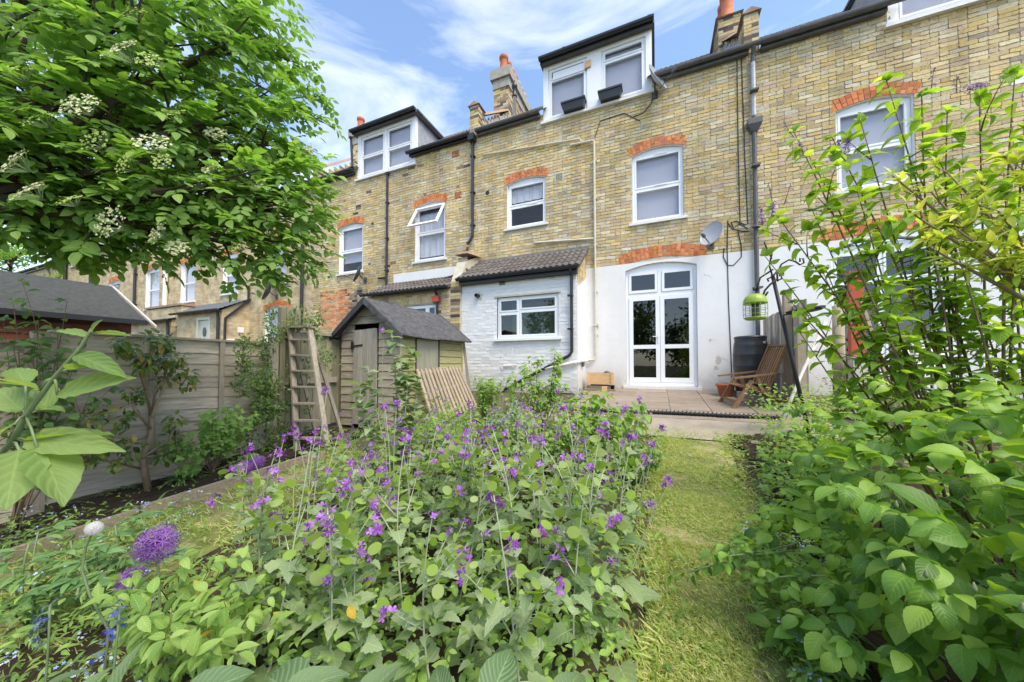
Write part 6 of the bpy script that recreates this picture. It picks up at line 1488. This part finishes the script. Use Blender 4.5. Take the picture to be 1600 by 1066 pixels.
# ------------------------------------------------------------------ apple shoot in the near left foreground
ap0 = dep(-40, 760, .52); ap = thing('apple_shoot', 'pale green shoot with large leaves close to the camera at the left', 'sapling', (ap0.x, ap0.y, g(ap0.y))); st = MB()
sp1 = [Vector((ap0.x-.1, ap0.y, g(ap0.y))), dep(-30, 740, .53), dep(20, 690, .52), dep(40, 650, .52), dep(85, 590, .51), dep(125, 545, .51), dep(140, 520, .51), dep(146, 508, .51)]
st.tube(sp1, [.006, .005, .0042, .0036, .003, .0026, .002, .0012], 8)
for i, (bx, by, tx, ty, t0, t1, wd, ux, uz, roll) in enumerate(((138, 527, 78, 513, .51, .52, .34, 0, 1, .2), (143, 520, 152, 494, .51, .5, .45, .6, .2, .9), (145, 522, 216, 521, .51, .52, .26, 0, 1, .1), (118, 555, 200, 580, .51, .49, .40, .2, 1, -.3), (105, 578, 156, 566, .51, .5, .62, 0, 1, .5), (90, 618, 226, 583, .51, .5, .36, -.1, .8, -.75), (62, 610, -10, 578, .51, .47, .48, 0, 1, .35), (60, 606, -20, 592, .52, .5, .4, 0, 1, -.2), (62, 640, 108, 632, .52, .51, .45, 0, 1, .3), (40, 687, 206, 700, .52, .49, .33, 0, 1, -.55), (36, 690, 200, 672, .52, .53, .3, 0, 1, .2), (58, 700, 122, 782, .5, .46, .62, .3, .8, .5), (30, 704, 4, 808, .49, .43, .78, .6, .6, .2), (50, 728, 106, 776, .5, .5, .5, .2, .9, -.3), (22, 664, -30, 690, .5, .5, .6, 0, 1, .2), (34, 642, -10, 600, .53, .56, .62, -.3, .8, .2), (40, 600, 18, 560, .53, .55, .7, .3, .6, -.3), (80, 640, 28, 604, .54, .58, .7, .2, .8, .3))):
    a, b = dep(bx, by, t0), dep(tx, ty, t1); L = (b-a).length; src = min(sp1[2:], key=lambda q: (q-a).length); st.tube([src, src.lerp(a, .5)+Vector((0, 0, .004)), a], .0016, 5)
    t_ = T['apple'][i % 5]; o = link('leaf', t_.mesh('leaf', M['apple']), ap); mm = Matrix(lm(a, b-a, Vector((ux, -.35, uz)), L*.86, .80*wd/.49, roll).tolist()); mm.translation -= ORG[ap.name]; o.matrix_local = mm
st.build('stem', M['stemgreen'], ap, True)
# ------------------------------------------------------------------ honesty: eight plants drawn once, then repeated
def honesty(H):
    t = thing('honesty_plant', 'honesty plant with purple flowers and flat green seed pods in the central mass', 'plant', (0, 0, 0), 'honesty plants massed in the middle of the garden')
    sb = MB(); main = stempath((0, 0, 0), (U(-.22, .22)*H, U(-.22, .22)*H, H), .16, 8); sb.tube(main, [.0055*(1-.65*i/8) for i in range(9)], 6); paths = [main]
    for k in range(random.choice((2, 3, 3, 4))):
        q, d = alongpath(main, U(.42, .85)); a = U(0, 6.28); e = q+Vector((math.cos(a)*.20, math.sin(a)*.20, U(.16, .34)))*H*.85; p = stempath(q, e, .1, 6); sb.tube(p, [.0034, .003, .0028, .0024, .002, .0016, .001], 5); paths.append(p)
    def addobj(nm, tm, m, mat): o = link(nm, tm.mesh(nm, M[mat]), t); o.matrix_local = Matrix(m.tolist())
    for k in range(9):
        f = .06+.62*k/9; q, d = alongpath(main, f); a = k*2.4+U(-.4, .4); out = Vector((math.cos(a), math.sin(a), U(-.15, .45))); s = (.105*(1-f)+.045)*U(.7, 1.2)
        pet = q+out.normalized()*.05*(1-f); sb.tube([q, pet], .0018, 4); addobj('leaf', pick(T['heart']), lm(pet, out, (0, 0, 1), s, 1, U(-.35, .35)), 'honesty')
    for p in paths:
        for k in range(3):
            q, d = alongpath(p, U(.15, .6)); a = U(0, 6.28); out = Vector((math.cos(a), math.sin(a), U(-.1, .5))); addobj('leaf', pick(T['heart']), lm(q, out, (0, 0, 1), U(.035, .07), .9, U(-.4, .4)), 'honesty')
        for k in range(random.choice((4, 5, 7))):
            q, d = alongpath(p, U(.3, .92)); a = U(0, 6.28); out = Vector((math.cos(a), math.sin(a), U(-.1, .35))).normalized(); e = q+out*U(.018, .035); sb.tube([q, e], .0011, 4)
            addobj('seed_pod', pick(T['pod']), lm(e, out+Vector((0, 0, U(-.5, .5))), rdir(), U(.040, .056)), 'pod')
        tip = p[-1]; pit = []; bit = []
        for k in range(random.choice((4, 5, 7))):
            o = rdir(); o.z = abs(o.z)*.6; c = tip+o*U(.008, .03)-Vector((0, 0, U(0, .035))); sb.tube([tip-Vector((0, 0, .02)), c], .0008, 3, cap=False); pit.append((pick(T['p4']), lm(c, rdir(), o+Vector((0, -.2, .6)), U(.011, .0165))))
        for k in range(9):
            c = tip+rdir()*U(.004, .02)-Vector((0, 0, U(-.012, .07))); bit.append((pick(T['p4']), lm(c, rdir(), rdir(), U(.003, .0065))))
        fl = joined('flower_cluster', pit, M['petal'] if random.random() < .75 else M['budpurple'], t, kind=None); joined('bud_cluster', bit, M['budpurple'], fl, kind=None)
    sb.build('stem', M['stempale'], t, True); return t
HP = [honesty(H) for H in (.98, .92, 1.0, .86, .8, .94, .74, .9)]
spots = []
tries = 0
while len(spots) < 104 and tries < 6000:
    tries += 1; px = U(405, 1005); t = 1.0+3.2*random.random()**1.15; p = gpt(px, t)
    xr = -.10
    if not (-2.75 < p.x < xr and p.y < -4.2 and p.y > -7.35): continue
    if p.x < -2.0 and p.y < -6.2: continue
    if all((p-q).length > .155 for q in spots): spots.append(p)
spots.sort(key=lambda p: (p-CAM).length)
for i, p in enumerate(spots):
    pr = HP[i % 8]; t = (p-CAM).length
    sc = U(.58, .72) if t > 2.9 else U(.70, .84) if t > 2.2 else U(.84, 1.0) if t > 1.75 else U(.74, .88)
    if i < 8: pr.location = p; pr.rotation_euler = (0, 0, U(0, 6.28)); pr.scale = (sc,)*3
    else: pr = copy_thing(pr, p, U(0, 6.28), sc)
    pr['label'] = ('honesty plant leaning over the lawn edge on the right of the flowering mass' if p.x > -.5 else 'honesty plant in the nearest row at the front of the flowering mass' if t < 1.75 else 'honesty plant at the back of the flowering mass near the small shed' if t > 3.0 else 'honesty plant with purple flowers and flat green seed pods inside the central mass')
# one tall plant in front of the shed and low basal leaves beneath the mass
def cover(name, label, mat, tm, region, n, smin, smax, hmax, sx=1, upj=.5):
    it = []
    for k in range(n):
        p = region(); z = g(p[1])+hmax(p)*random.random()**.7; a = U(0, 6.28); it.append((pick(tm), lm((p[0], p[1], z), (math.cos(a), math.sin(a), U(-.2, .45)), Vector((0, -.15, 1))+rdir()*upj, U(smin, smax), sx)))
    o = joined(name, it, M[mat], None); o['label'] = label; o['kind'] = 'stuff'; return o
def mass():
    while True:
        p = gpt(U(380, 1020), 1.0+3.6*random.random()**1.1)
        if -2.75 < p.x < -.12 and -7.3 < p.y < -3.55 and not (p.x < -2.0 and p.y < -6.3): return (p.x, p.y)
cover('ground_foliage', 'low mixed green leaves under the honesty plants', 'weed', T['ov6'], mass, 3400, .03, .06, lambda p: .34)
cover('honesty_foliage', 'grey-green lower leaves filling the honesty mass', 'honesty', T['heart'], mass, 1100, .04, .085, lambda p: .50 if p[1] < -5.6 else .36)
cover('round_foliage', 'rounded light green leaves mixed through the honesty mass', 'snowberry', T['obov'], mass, 900, .03, .055, lambda p: .5 if p[1] < -5.6 else .34)
cover('pale_foliage', 'small yellow-green leaves among the honesty plants', 'phlox', T['ov3'], mass, 2600, .016, .03, lambda p: .45)
# tiny blue flowers scattered low
def sprinkle(name, label, reg, n, mat, tm, s, hz, stem=True):
    it = []
    for k in range(n):
        x, y = reg(); z = g(y)+hz*U(.45, 1)
        for j in range(5): it.append((tm, lm((x+random.gauss(0, .012), y+random.gauss(0, .012), z+random.gauss(0, .006)), rdir(), Vector((0, -.3, 1))+rdir()*.4, s*U(.7, 1.1))))
    o = joined(name, it, M[mat], None); o['label'] = label; return o
def reg_l():
    p = gpt(U(-60, 330), U(.95, 2.3)); return (p.x, p.y)
def reg_r():
    while True:
        p = gpt(U(1130, 1330), U(1.1, 2.0))
        if p.x > .42: return (p.x, p.y)
sprinkle('forget_me_nots', 'tiny pale blue forget-me-nots in the lower left corner', reg_l, 150, 'forget', T['p5'][0], .0055, .34)
sprinkle('forget_me_nots', 'tiny pale blue forget-me-nots beside the lawn at the lower right', reg_r, 70, 'forget', T['p5'][0], .0055, .16)
cover('low_foliage', 'fine green leaves around the forget-me-nots at the left', 'weed', T['lance'], reg_l, 2200, .03, .06, lambda p: .32)
cover('low_foliage', 'fine feathery green leaves beside the lawn at the right', 'weed', T['lance'], reg_r, 2200, .025, .05, lambda p: .13)

# ------------------------------------------------------------------ grass blades
def grass(name, label, inside, x0, x1, y0, y1, n, hmin, hmax):
    it = []; k = 0
    while k < n:
        x, y = U(x0, x1), y0+(y1-y0)*random.random()**1.3
        if not inside(x, y): continue
        k += 1; q = mnoise.noise((x*3, y*3, 1)); 
        if q < -.12 and random.random() < .75: continue
        if inside is in_lawn_r and random.random() < .75*max(0, min(1, (y+4.7)/.8))*max(0, min(1, (x+.1)/.4)): continue
        a = U(0, 6.28); L = U(hmin, hmax)*(1+.5*q); it.append((pick(T['grass']), lm((x, y, g(y)-.012), (math.cos(a)*.55, math.sin(a)*.55, U(.35, 1.2)), (math.cos(a+2), math.sin(a+2), .3), L)))
    o = joined(name, it, M['grass'], None); o['label'] = label; return o
grass('grass', 'short dry-tipped lawn grass on the right hand strip', in_lawn_r, -1, 1.2, -7.2, -3.3, 80000, .018, .042)
grass('grass', 'longer grass on the lawn patch beside the timber edging', in_lawn_l, -3.9, -1.5, -7.6, -5.0, 16000, .03, .07)
def inb(x, y): return in_lawn_r(x+.10, y) != in_lawn_r(x-.10, y)
grass('grass', 'rank grass tufts fringing the lawn strip', inb, -1, 1.2, -7.2, -3.3, 4000, .04, .10)
def straw():
    while True:
        x, y = U(-.6, 1.3), U(-6.9, -3.3)
        if -.5 < x < .95: return (x, y)
lt_ = []
for k in range(700):
    x, y = straw(); a = U(0, 6.28); lt_.append((pick(T['ov3']), lm((x, y, g(y)+.012), (math.cos(a), math.sin(a), U(-.1, .2)), Vector((0, 0, 1))+rdir()*.4, U(.008, .022), .6)))
joined('leaf_litter', lt_, M['deadleaf'], None)['label'] = 'dry leaves and straw scattered on the lawn and path'

# ------------------------------------------------------------------ plants along the left fence
# camellia
cbp = at(232, 752, 0, -4.28); cbp.z = g(cbp.y); ca = thing('camellia', 'small camellia with a pale forked trunk and glossy yellowing leaves against the fence', 'shrub', cbp); sb = MB(); it = []
XC = -4.30
C_ = lambda px, py, x=XC: at(px, py, 0, x)
tr1 = [cbp, C_(222, 715), C_(236, 680), C_(237, 652)]; sb.tube(tr1, [.028, .024, .021, .018], 8)
lim = [[(237, 652), (228, 610), (222, 575), (230, 560)], [(237, 652), (250, 620), (262, 590), (275, 575)], [(222, 715), (262, 690), (275, 665)], [(236, 680), (205, 690), (150, 700)], [(236, 670), (210, 640), (205, 612)], [(228, 610), (212, 560), (197, 545)], [(222, 575), (245, 540), (250, 528)], [(262, 590), (285, 600), (292, 590)], [(222, 715), (245, 712), (285, 705)], [(230, 735), (190, 725), (140, 715)], [(237, 652), (243, 610), (258, 590), (258, 560)]]
cents = []
for L_ in lim:
    p = [C_(a, b, XC+U(-.08, .08)) for a, b in L_]; sb.tube(p, [.012*(1-.5*i/len(p)) for i in range(len(p))], 6); cents += [p[-1], p[-1]+rdir()*.07, p[-2]+rdir()*.05]
cents += [C_(a, b, XC+.1) for a, b in ((190, 655), (160, 640), (145, 655), (265, 560), (280, 560), (210, 700), (180, 690), (275, 700), (255, 715), (150, 690), (190, 530), (235, 530), (258, 535))]
for c in cents:
    for k in range(15): v = rdir(); it.append((pick(T['ov6']), lm(c+v*.045, v+Vector((0, -.0, -.35)), Vector((.4, -.3, 1))+rdir()*.3, U(.055, .085))))
sb.build('trunk', M['barkpale'], ca, True); leaves(ca, it, M['camellia'], 200)
# currant
cb1 = at(330, 745, 0, -4.2); cb1.z = g(cb1.y)
cu = shrub('currant_bush', 'bright green lobed-leaf bush low against the fence right of the camellia', 'shrub', cb1, [at(px, py, 0, x) for px, py, x in [(U(272, 400), U(632, 735), U(-4.35, -3.95)) for _ in range(34)]], 'currant', T['lobed'], .075, 22, 220, 'twig', .006, up=(.5, -.4, .8), d_out=.8, start=.45, twigs=1, twl=.14)
# hazel-like branches over the fence at the far left
hb = Vector((-4.2, -7.15, g(-7.1)))
hz = shrub('hazel_bush', 'loose bush with rounded matt leaves against the fence at the far left', 'shrub', hb, [dep(*q) for q in ((20, 470, 2.55), (60, 500, 2.6), (105, 470, 2.7), (50, 560, 2.5), (100, 560, 2.6), (150, 590, 2.75), (20, 540, 2.4), (90, 520, 2.7), (130, 520, 2.8), (70, 610, 2.5), (120, 630, 2.6), (20, 600, 2.4), (170, 610, 2.9), (5, 500, 2.5), (35, 440, 2.55), (45, 520, 2.55))], 'hazel', T['obov'], .085, 9, 200, 'twig', .006, up=(.3, -.5, .8), d_out=.9, start=.35, twigs=2, twl=.2)
# climber on fence and ladder
cl_ = thing('climbing_plant', 'small-leaved climber scrambling over the fence and step ladder', 'climber', (-4.45, -5.1, g(-5.1))); it = []; sb = MB(); cb0 = Vector((-4.45, -5.05, g(-5.05)))
for k in range(150):
    px, py = random.choice([(random.gauss(425, 22), U(480, 690)), (random.gauss(432, 18), U(560, 700)), (U(372, 420), U(520, 600)), (U(450, 520), U(490, 680)), (U(395, 440), U(600, 700)), (U(370, 480), U(650, 712)), (U(420, 500), U(470, 520))])
    e = at(px, py, 0, U(-4.55, -4.25)) if px < 440 else at(px, py, 1, U(-5.1, -4.75)); p = stempath(e-Vector((U(-.1, .1), U(-.1, .1), U(.08, .25))), e, .2, 4)
    if k < 50: sb.tube(p, .0035, 4)
    for j in range(25):
        q, dd = alongpath(p, random.random()*.999); it.append((pick(T['ov3']), lm(q+rdir()*.055, rdir()+Vector((.3, -.3, 0)), Vector((.6, -.5, .7))+rdir()*.6, U(.03, .055))))
sb.tube(stempath(cb0, (-4.5, -4.95, .9), .1, 8), .012, 6); sb.build('stems', M['twig'], cl_, True); leaves(cl_, it, M['climber'], 200)
# clumps of strap leaves in the bed
def clump(label, base, n, L, mat='strap', spread=.06, group=None):
    it = []; base = Vector(base); t = thing('strap_leaf_clump', label, 'plant', base, group)
    for k in range(n):
        a = U(0, 6.28); it.append((pick(T['strap']), lm(base+Vector((math.cos(a), math.sin(a), 0))*spread*U(0, 1), (math.cos(a)*.7, math.sin(a)*.7, U(.5, 1.3)), (-math.cos(a), -math.sin(a), 1), L*U(.6, 1.1), 1.1)))
    leaves(t, it, M[mat], 24); return t
for (px, py, n, L, lab) in ((235, 800, 46, .26, 'arching strap-leaf clump in the soil bed nearest the dandelion'), (285, 752, 34, .24, 'strap-leaf clump in the soil bed below the camellia trunk'), (20, 850, 40, .24, 'strap-leaf clump at the left edge beyond the timber edging'), (190, 765, 26, .16, 'short tuft of narrow leaves close to the fence foot'), (1215, 740, 44, .30, 'strap-leaf clump right of the lawn beside the feeder pole'), (1250, 770, 40, .30, 'grey green strap-leaf clump under the rose bush edge'), (130, 835, 30, .2, 'flattened strap leaves along the timber edging')):
    q = None; d = ray(px, py); t = .3
    while True:
        p = CAM+d*t
        if p.z < g(p.y): break
        t += .01
    clump(lab, (p.x, p.y, g(p.y)), n, L)
# bed weeds
def bedreg():
    return (U(-4.5, -3.75), U(-7.6, -4.4))
cover('bed_weeds', 'small seedlings and weeds scattered over the soil bed', 'weed', T['ov6'], bedreg, 420, .02, .045, lambda p: .05)
def border_r():
    p = gpt(U(1185, 1340), U(2.0, 3.6)); return (p.x+.0, p.y)
cover('border_foliage', 'low dark green cut leaves along the right border', 'weed', T['lobed'], border_r, 900, .035, .065, lambda p: .16)
def border_r2():
    return (U(1.0, 1.85), U(-4.4, -3.0))
cover('border_foliage', 'yellow-green leaves behind the rose bush along the right border', 'phlox', T['ov6'], border_r2, 1100, .03, .06, lambda p: .55)
def border_r3():
    return (U(2.0, 3.6), U(-4.6, -1.9))
cover('neighbour_foliage', 'tangled low shrubs in the next garden behind the lilac', 'climber', T['ov3'], border_r3, 2600, .03, .06, lambda p: .55)
def edge_p():
    return (U(-2.3, 1.0), U(-3.75, -3.35))
cover('edge_weeds', 'weeds along the edge between concrete strip and lawn', 'phlox', T['ov3'], edge_p, 900, .015, .035, lambda p: .05)

# ------------------------------------------------------------------ plants below the white extension
def sp_base(px, t): return gpt(px, t)
b = sp_base(762, 4.75); shrub('feathery_plant', 'upright feathery yellow-green plant against the white extension', 'plant', b, dome(b, .78, .24, 22, .8), 'phlox', T['lance'], .085, 60, 80, 'stemgreen', .004, start=.15, droop=-.1, pair=True)
b = sp_base(800, 3.9); shrub('blue_green_plant', 'blue-green bushy plant in front of the black sloping downpipe', 'plant', b, dome(b, .62, .28, 24, .6), 'glaucous', T['ov6'], .065, 34, 120, 'stempale', .004, start=.2)
b = sp_base(848, 4.3); shrub('young_fruit_tree', 'young leafy tree in front of the sloping black downpipe', 'tree', b, [dep(*q) for q in ((800, 585, 4.2), (815, 570, 4.2), (840, 560, 4.3), (868, 545, 4.3), (865, 590, 4.2), (830, 605, 4.2), (850, 610, 4.2), (885, 600, 4.2), (872, 560, 4.3), (795, 600, 4.3))], 'phlox', T['ov6'], .085, 26, 160, 'twig', .010, start=.42, twigs=5, twl=.16, droop=.3)
b = sp_base(925, 3.05); shrub('hydrangea', 'fresh bright green shrub with drooping leaves in front of the planter box', 'shrub', b, [dep(*q) for q in ((890, 625, 3.0), (905, 615, 3.0), (925, 612, 3.0), (945, 612, 3.0), (965, 635, 3.0), (915, 650, 2.9), (940, 650, 2.9), (960, 660, 2.9), (880, 650, 3.0), (1000, 630, 2.95), (1010, 650, 2.9))], 'phlox', T['ov6'], .105, 24, 140, 'stemgreen', .006, start=.35, droop=.5, twigs=1, twl=.1)
b = sp_base(705, 3.55); shrub('phlox_clump', 'leafy pale green clump in front of the slatted panel', 'plant', b, dome(b, .62, .42, 46, .75), 'phlox', T['lance'], .095, 22, 150, 'stemgreen', .004, start=.25, droop=.1)
b = sp_base(830, 3.3); shrub('phlox_clump', 'darker leafy clump right of the pale green clump by the extension', 'plant', b, dome(b, .5, .42, 44, .7), 'weed', T['ov6'], .06, 24, 120, 'stemgreen', .004, start=.25)
b = sp_base(990, 2.9); shrub('phlox_clump', 'low leafy clump at the right end of the mass by the concrete strip', 'plant', b, dome(b, .42, .3, 30, .7), 'weed', T['ov6'], .055, 24, 80, 'stemgreen', .004, start=.25)
b = sp_base(620, 2.65); shrub('tall_honesty', 'tallest leafy honesty stem standing in front of the small shed door', 'plant', b, [dep(*q) for q in ((612, 520, 2.6), (640, 545, 2.6), (575, 575, 2.6), (625, 560, 2.55), (655, 590, 2.6), (560, 600, 2.6))], 'honesty', T['heart'], .105, 22, 90, 'stempale', .008, start=.3, droop=.25)
# broken, flowering tops above the mass
fl_ = []
for (px, py, t) in ((600, 518, 2.6), (508, 612, 2.3), (600, 635, 2.2), (620, 630, 2.2), (870, 612, 2.9), (1000, 625, 2.7), (975, 640, 2.6), (945, 662, 2.5), (1035, 668, 2.4), (1020, 695, 2.3), (1008, 715, 2.1), (1042, 752, 1.7), (385, 708, 2.2), (395, 700, 2.2), (460, 665, 2.4), (465, 680, 2.4), (495, 675, 2.3), (445, 682, 2.4), (790, 690, 2.4), (785, 720, 2.0), (880, 725, 2.0), (720, 715, 2.1), (840, 755, 1.5)):
    c = dep(px, py, t)
    for k in range(9): o = rdir(); fl_.append((pick(T['p4']), lm(c+o*U(.01, .038)*(.75 if t > 1.6 else .5), rdir(), o+Vector((0, -.5, .3)), U(.011, .017)*(1 if t > 1.6 else .7))))
hs = thing('honesty_plant', 'honesty stems with the brightest purple flowers rising above the mass', 'plant', tuple(gpt(780, 2.2)), 'honesty plants massed in the middle of the garden'); joined('flower_cluster', fl_, M['petal'], hs, kind='stuff'); sb = MB()
for t_, m in fl_[::9]: e = Vector(m[:3, 3]); xb = min(e.x+U(-.1, .1), -.15); sb.tube(stempath((xb, e.y+U(-.1, .1), g(e.y)), e, .12, 6), [.004, .004, .0035, .003, .0026, .002, .0015], 5)
sb.build('stems', M['stempale'], hs, True)['kind'] = 'stuff'

# ------------------------------------------------------------------ lower left: peony, allium, dandelion, bluebells, snowberry
def peony(label, base, tips, size=.11):
    t = thing('peony', label, 'plant', base); sb = MB(); it = []
    for tip in tips:
        p = stempath(base, tip, .1, 6); sb.tube(p, .004, 5)
        for k in range(4):
            q, dd = alongpath(p, .4+.6*k/3*.999); a = k*2.3+U(0, 1); out = Vector((math.cos(a), math.sin(a), .25)); e = q+out*.05; sb.tube([q, e], .002, 4)
            for j in (-2, -1, 0, 1, 2): d2 = Matrix.Rotation(j*.5, 3, 'Z') @ out+Vector((0, 0, U(-.1, .25))); it.append((pick(T['lance']), lm(e, d2, (0, -.2, 1), size*U(.75, 1.1)*(1 if j == 0 else .85), 1.15)))
    sb.build('stems', M['stemgreen'], t, True)['kind'] = 'stuff'; leaves(t, it, M['peony'], 160)
b = gpt(60, 1.62); peony('peony foliage with long divided leaves at the far left', b, [dep(*q) for q in ((45, 850, 1.6), (20, 890, 1.5), (80, 870, 1.6), (10, 940, 1.4), (50, 930, 1.45), (100, 900, 1.55), (60, 830, 1.7))])
b = gpt(170, 1.62); peony('peony foliage with long divided leaves behind the dandelion clock', b, [dep(*q) for q in ((180, 820, 1.65), (150, 850, 1.6), (215, 845, 1.7), (190, 870, 1.55), (130, 880, 1.5), (225, 880, 1.6), (110, 845, 1.65))])
b = gpt(200, 2.3); peony('lower peony leaves under the purple globe flower', b, [dep(*q) for q in ((215, 810, 2.2), (190, 830, 2.1), (240, 880, 1.6), (160, 930, 1.3), (120, 930, 1.35))], .10)
def allium(label, px, py, t, r, n, base=None):
    c = dep(px, py, t); bs = Vector(base) if base else Vector((c.x-.05, c.y+.05, g(c.y))); th_ = thing('allium_flower', label, 'flower', bs); p = stempath(bs, c, .06, 6); MB().tube(p, [.0045, .0042, .004, .004, .0038, .0035, .0035], 6).build('stalk', M['stemgreen'], th_, True); it = []; pd = MB()
    for k in range(n):
        z = 1-2*(k+.5)/n; a = k*2.39996; v = Vector((math.sqrt(1-z*z)*math.cos(a), math.sqrt(1-z*z)*math.sin(a), z)); e = c+v*r*U(.78, 1); it.append((T['p6'][0], lm(e, v.orthogonal()+rdir()*.5, v, r*U(.26, .36)))); pd.tube([c, e], .0007, 3, cap=False)
    o = joined('flower_head', it, M['allium'], th_, kind=None); pd.build('flower_stalks', M['allium'], o)
allium('large purple allium globe beside the dandelion clock', 245, 850, 1.05, .056, 110)
allium('half hidden purple allium globe below the largest one', 205, 905, 1.15, .040, 70)
allium('distant purple allium globe left of the honesty mass', 380, 733, 2.3, .055, 110)
allium('second distant purple allium globe just above the pale edging board', 402, 722, 2.4, .05, 90)
c = dep(147, 826, .95); bs = gpt(165, 1.05); dn = thing('dandelion', 'dandelion clock with a round white seed head on a bent stalk', 'flower', bs); MB().tube([bs, dep(170, 985, .95), dep(140, 930, .95), dep(128, 890, .95), dep(134, 855, .95), dep(143, 836, .95), c], [.003, .003, .003, .003, .0028, .0026, .0024], 6).build('stalk', M['stemgreen'], dn, True)
it = []; pd = MB(); R_ = .017
for k in range(130):
    z = 1-2*(k+.5)/130; a = k*2.39996; v = Vector((math.sqrt(1-z*z)*math.cos(a), math.sqrt(1-z*z)*math.sin(a), z)); e = c+v*R_; it.append((T['p6'][0], lm(e, v.orthogonal(), v, .0062))); pd.tube([c+v*.006, e], .00035, 3, cap=False)
o = joined('seed_head', it, M['fluff'], dn, kind=None); pd.build('seed_stalks', M['fluff'], o); MB().ball(c, .007, 8, 6).build('core', M['barkpale'], dn, True)
def bluebell(label, pts, t, base):
    th_ = thing('bluebell', label, 'flower', gpt(base, t)); it = []; sb = MB(); top = dep(pts[0][0], pts[0][1], t); sb.tube(stempath(gpt(base, t), top, .05, 6), .0028, 5)
    for px, py in pts:
        c = dep(px, py, t)
        for k in range(5): e = c+rdir()*.014; it.append((T['p6'][0] if k else T['p5'][0], lm(e, rdir(), Vector((U(-.5, .5), -.7, U(-.6, .5))), U(.006, .010)))); sb.tube([c, e], .001, 3, cap=False)
    joined('flower_cluster', it, M['blue'], th_, kind=None); sb.build('stalk', M['stemgreen'], th_, True)
bluebell('deep blue spike of flowers at the lower left nearest the edge', [(78, 945), (62, 962), (72, 970), (60, 985), (66, 1000)], .95, 62)
bluebell('deep blue spike of flowers below the large purple globe', [(188, 947), (178, 955), (182, 968), (172, 980), (168, 995), (190, 975), (150, 1028)], .92, 172)
b = gpt(300, 1.42); shrub('snowberry_bush', 'yellow-green rounded-leaf shrub with a few yellow leaves at the lower left', 'shrub', b, [dep(*q) for q in ((190, 905, .98), (215, 890, 1.05), (285, 870, 1.1), (330, 880, 1.15), (365, 860, 1.25), (380, 875, 1.2), (240, 930, .95), (270, 960, .9), (330, 920, 1.05), (310, 960, .95), (400, 910, 1.2), (420, 930, 1.15), (390, 960, 1.0), (340, 1000, .9), (260, 1000, .85), (300, 1030, .85), (430, 980, 1.05), (220, 960, .9), (180, 930, .95), (370, 1020, .9), (410, 890, 1.3), (350, 940, 1.0))], 'snowberry', T['ov6'], .055, 17, 260, 'twig', .0035, up=(0, -.3, 1), d_out=.9, start=.28, droop=.1, twigs=2, twl=.12, spread=.12)
# big basal honesty leaves at the bottom edge
bl = thing('foreground_leaves', 'large grey-green leaves with pale midribs along the bottom edge at left', 'plant', tuple(gpt(200, .95)))
for i, (bx, by, tx, ty, t0, t1, wd, roll) in enumerate(((170, 1110, 196, 1004, .62, .66, .56, .1), (40, 1110, 104, 1018, .62, .66, .55, .3), (105, 1110, 152, 1030, .60, .64, .5, -.2), (270, 1110, 392, 1030, .62, .68, .55, -.2), (-30, 1080, 30, 1040, .62, .66, .6, .3), (430, 1120, 520, 1000, .68, .74, .6, .1), (470, 1110, 395, 1005, .72, .8, .6, -.2), (560, 1110, 620, 1010, .72, .82, .7, .2), (760, 1110, 800, 1000, .75, .85, .7, -.1), (700, 1110, 660, 1030, .75, .8, .7, .2), (880, 1110, 900, 1010, .75, .85, .65, .2))):
    a, b = dep(bx, by, t0), dep(tx, ty, t1); o = link('leaf', T['big'][i % 4].mesh('leaf', M['basal']), bl); mm = Matrix(lm(a, b-a, (U(-.2, .2), -.5, .9), (b-a).length, wd/.49, roll).tolist()); mm.translation -= ORG[bl.name]; o.matrix_local = mm

# ------------------------------------------------------------------ trees beyond the gardens
def fartree(label, base, h, r, n, mat='farleaf', s=.16, cat='tree', name='tree', nb=9):
    base = Vector(base); t = thing(name, label, cat, base); sb = MB(); top = base+Vector((0, 0, h*.75)); tp = stempath(base, top, .04, 6); sb.tube(tp, [h*.022*(1-.75*i/6) for i in range(7)], 8); it = []; cl2 = []
    for k in range(nb*3):
        q, d = alongpath(tp, U(.35, .99)); v = rdir(); v.z = abs(v.z)*.6+.1; e = q+Vector((v.x*r, v.y*r, v.z*r*.9))*U(.5, 1); sb.tube(stempath(q, e, .1, 4), [h*.006, h*.005, h*.004, h*.003, h*.0015], 5); cl2.append((e, r*U(.22, .42)))
    for k in range(n):
        c, rr = pick(cl2); v = rdir()*rr*random.random()**.5; it.append((pick(T['ov3']), lm(c+v, rdir()+Vector((0, 0, -.2)), Vector((0, 0, 1))+rdir()*.7, s*U(.6, 1.2))))
    sb.build('trunk', M['bark'], t, True); joined('crown', it, M[mat], t, kind=None)
fartree('bright green tree rising behind the dark shed at the far left', tuple(gpt(12, 19)), 9.0, 2.3, 5200, s=.2)

for i, (x, y, h) in enumerate(((-7, -17, 6.5), (-2, -16.5, 7.5), (2.8, -16, 6), (7.5, -17, 7.5), (-13, -16, 6.5))):
    fartree(('tall', 'broad', 'short', 'dense', 'outer')[i]+' green garden tree at the far end of the garden, behind the viewer', (x, y, g(y)), h, 2.6, 2600, mat='hedge', s=.30)

def edges():
    while True:
        x, y = U(-.6, 1.1), U(-6.9, -3.4)
        if in_lawn_r(x+.16, y) != in_lawn_r(x-.16, y): return (x, y)
cover('lawn_edge_weeds', 'small weeds and seedlings spilling over both lawn edges', 'weed', T['ov6'], edges, 1100, .018, .042, lambda p: .07)
def onlawn():
    while True:
        x, y = U(-.6, 1.1), U(-6.9, -3.4)
        if in_lawn_r(x, y): return (x, y)
cover('lawn_weeds', 'clover and flat weeds dotted through the lawn strip', 'phlox', T['ov3'], onlawn, 700, .010, .022, lambda p: .015)
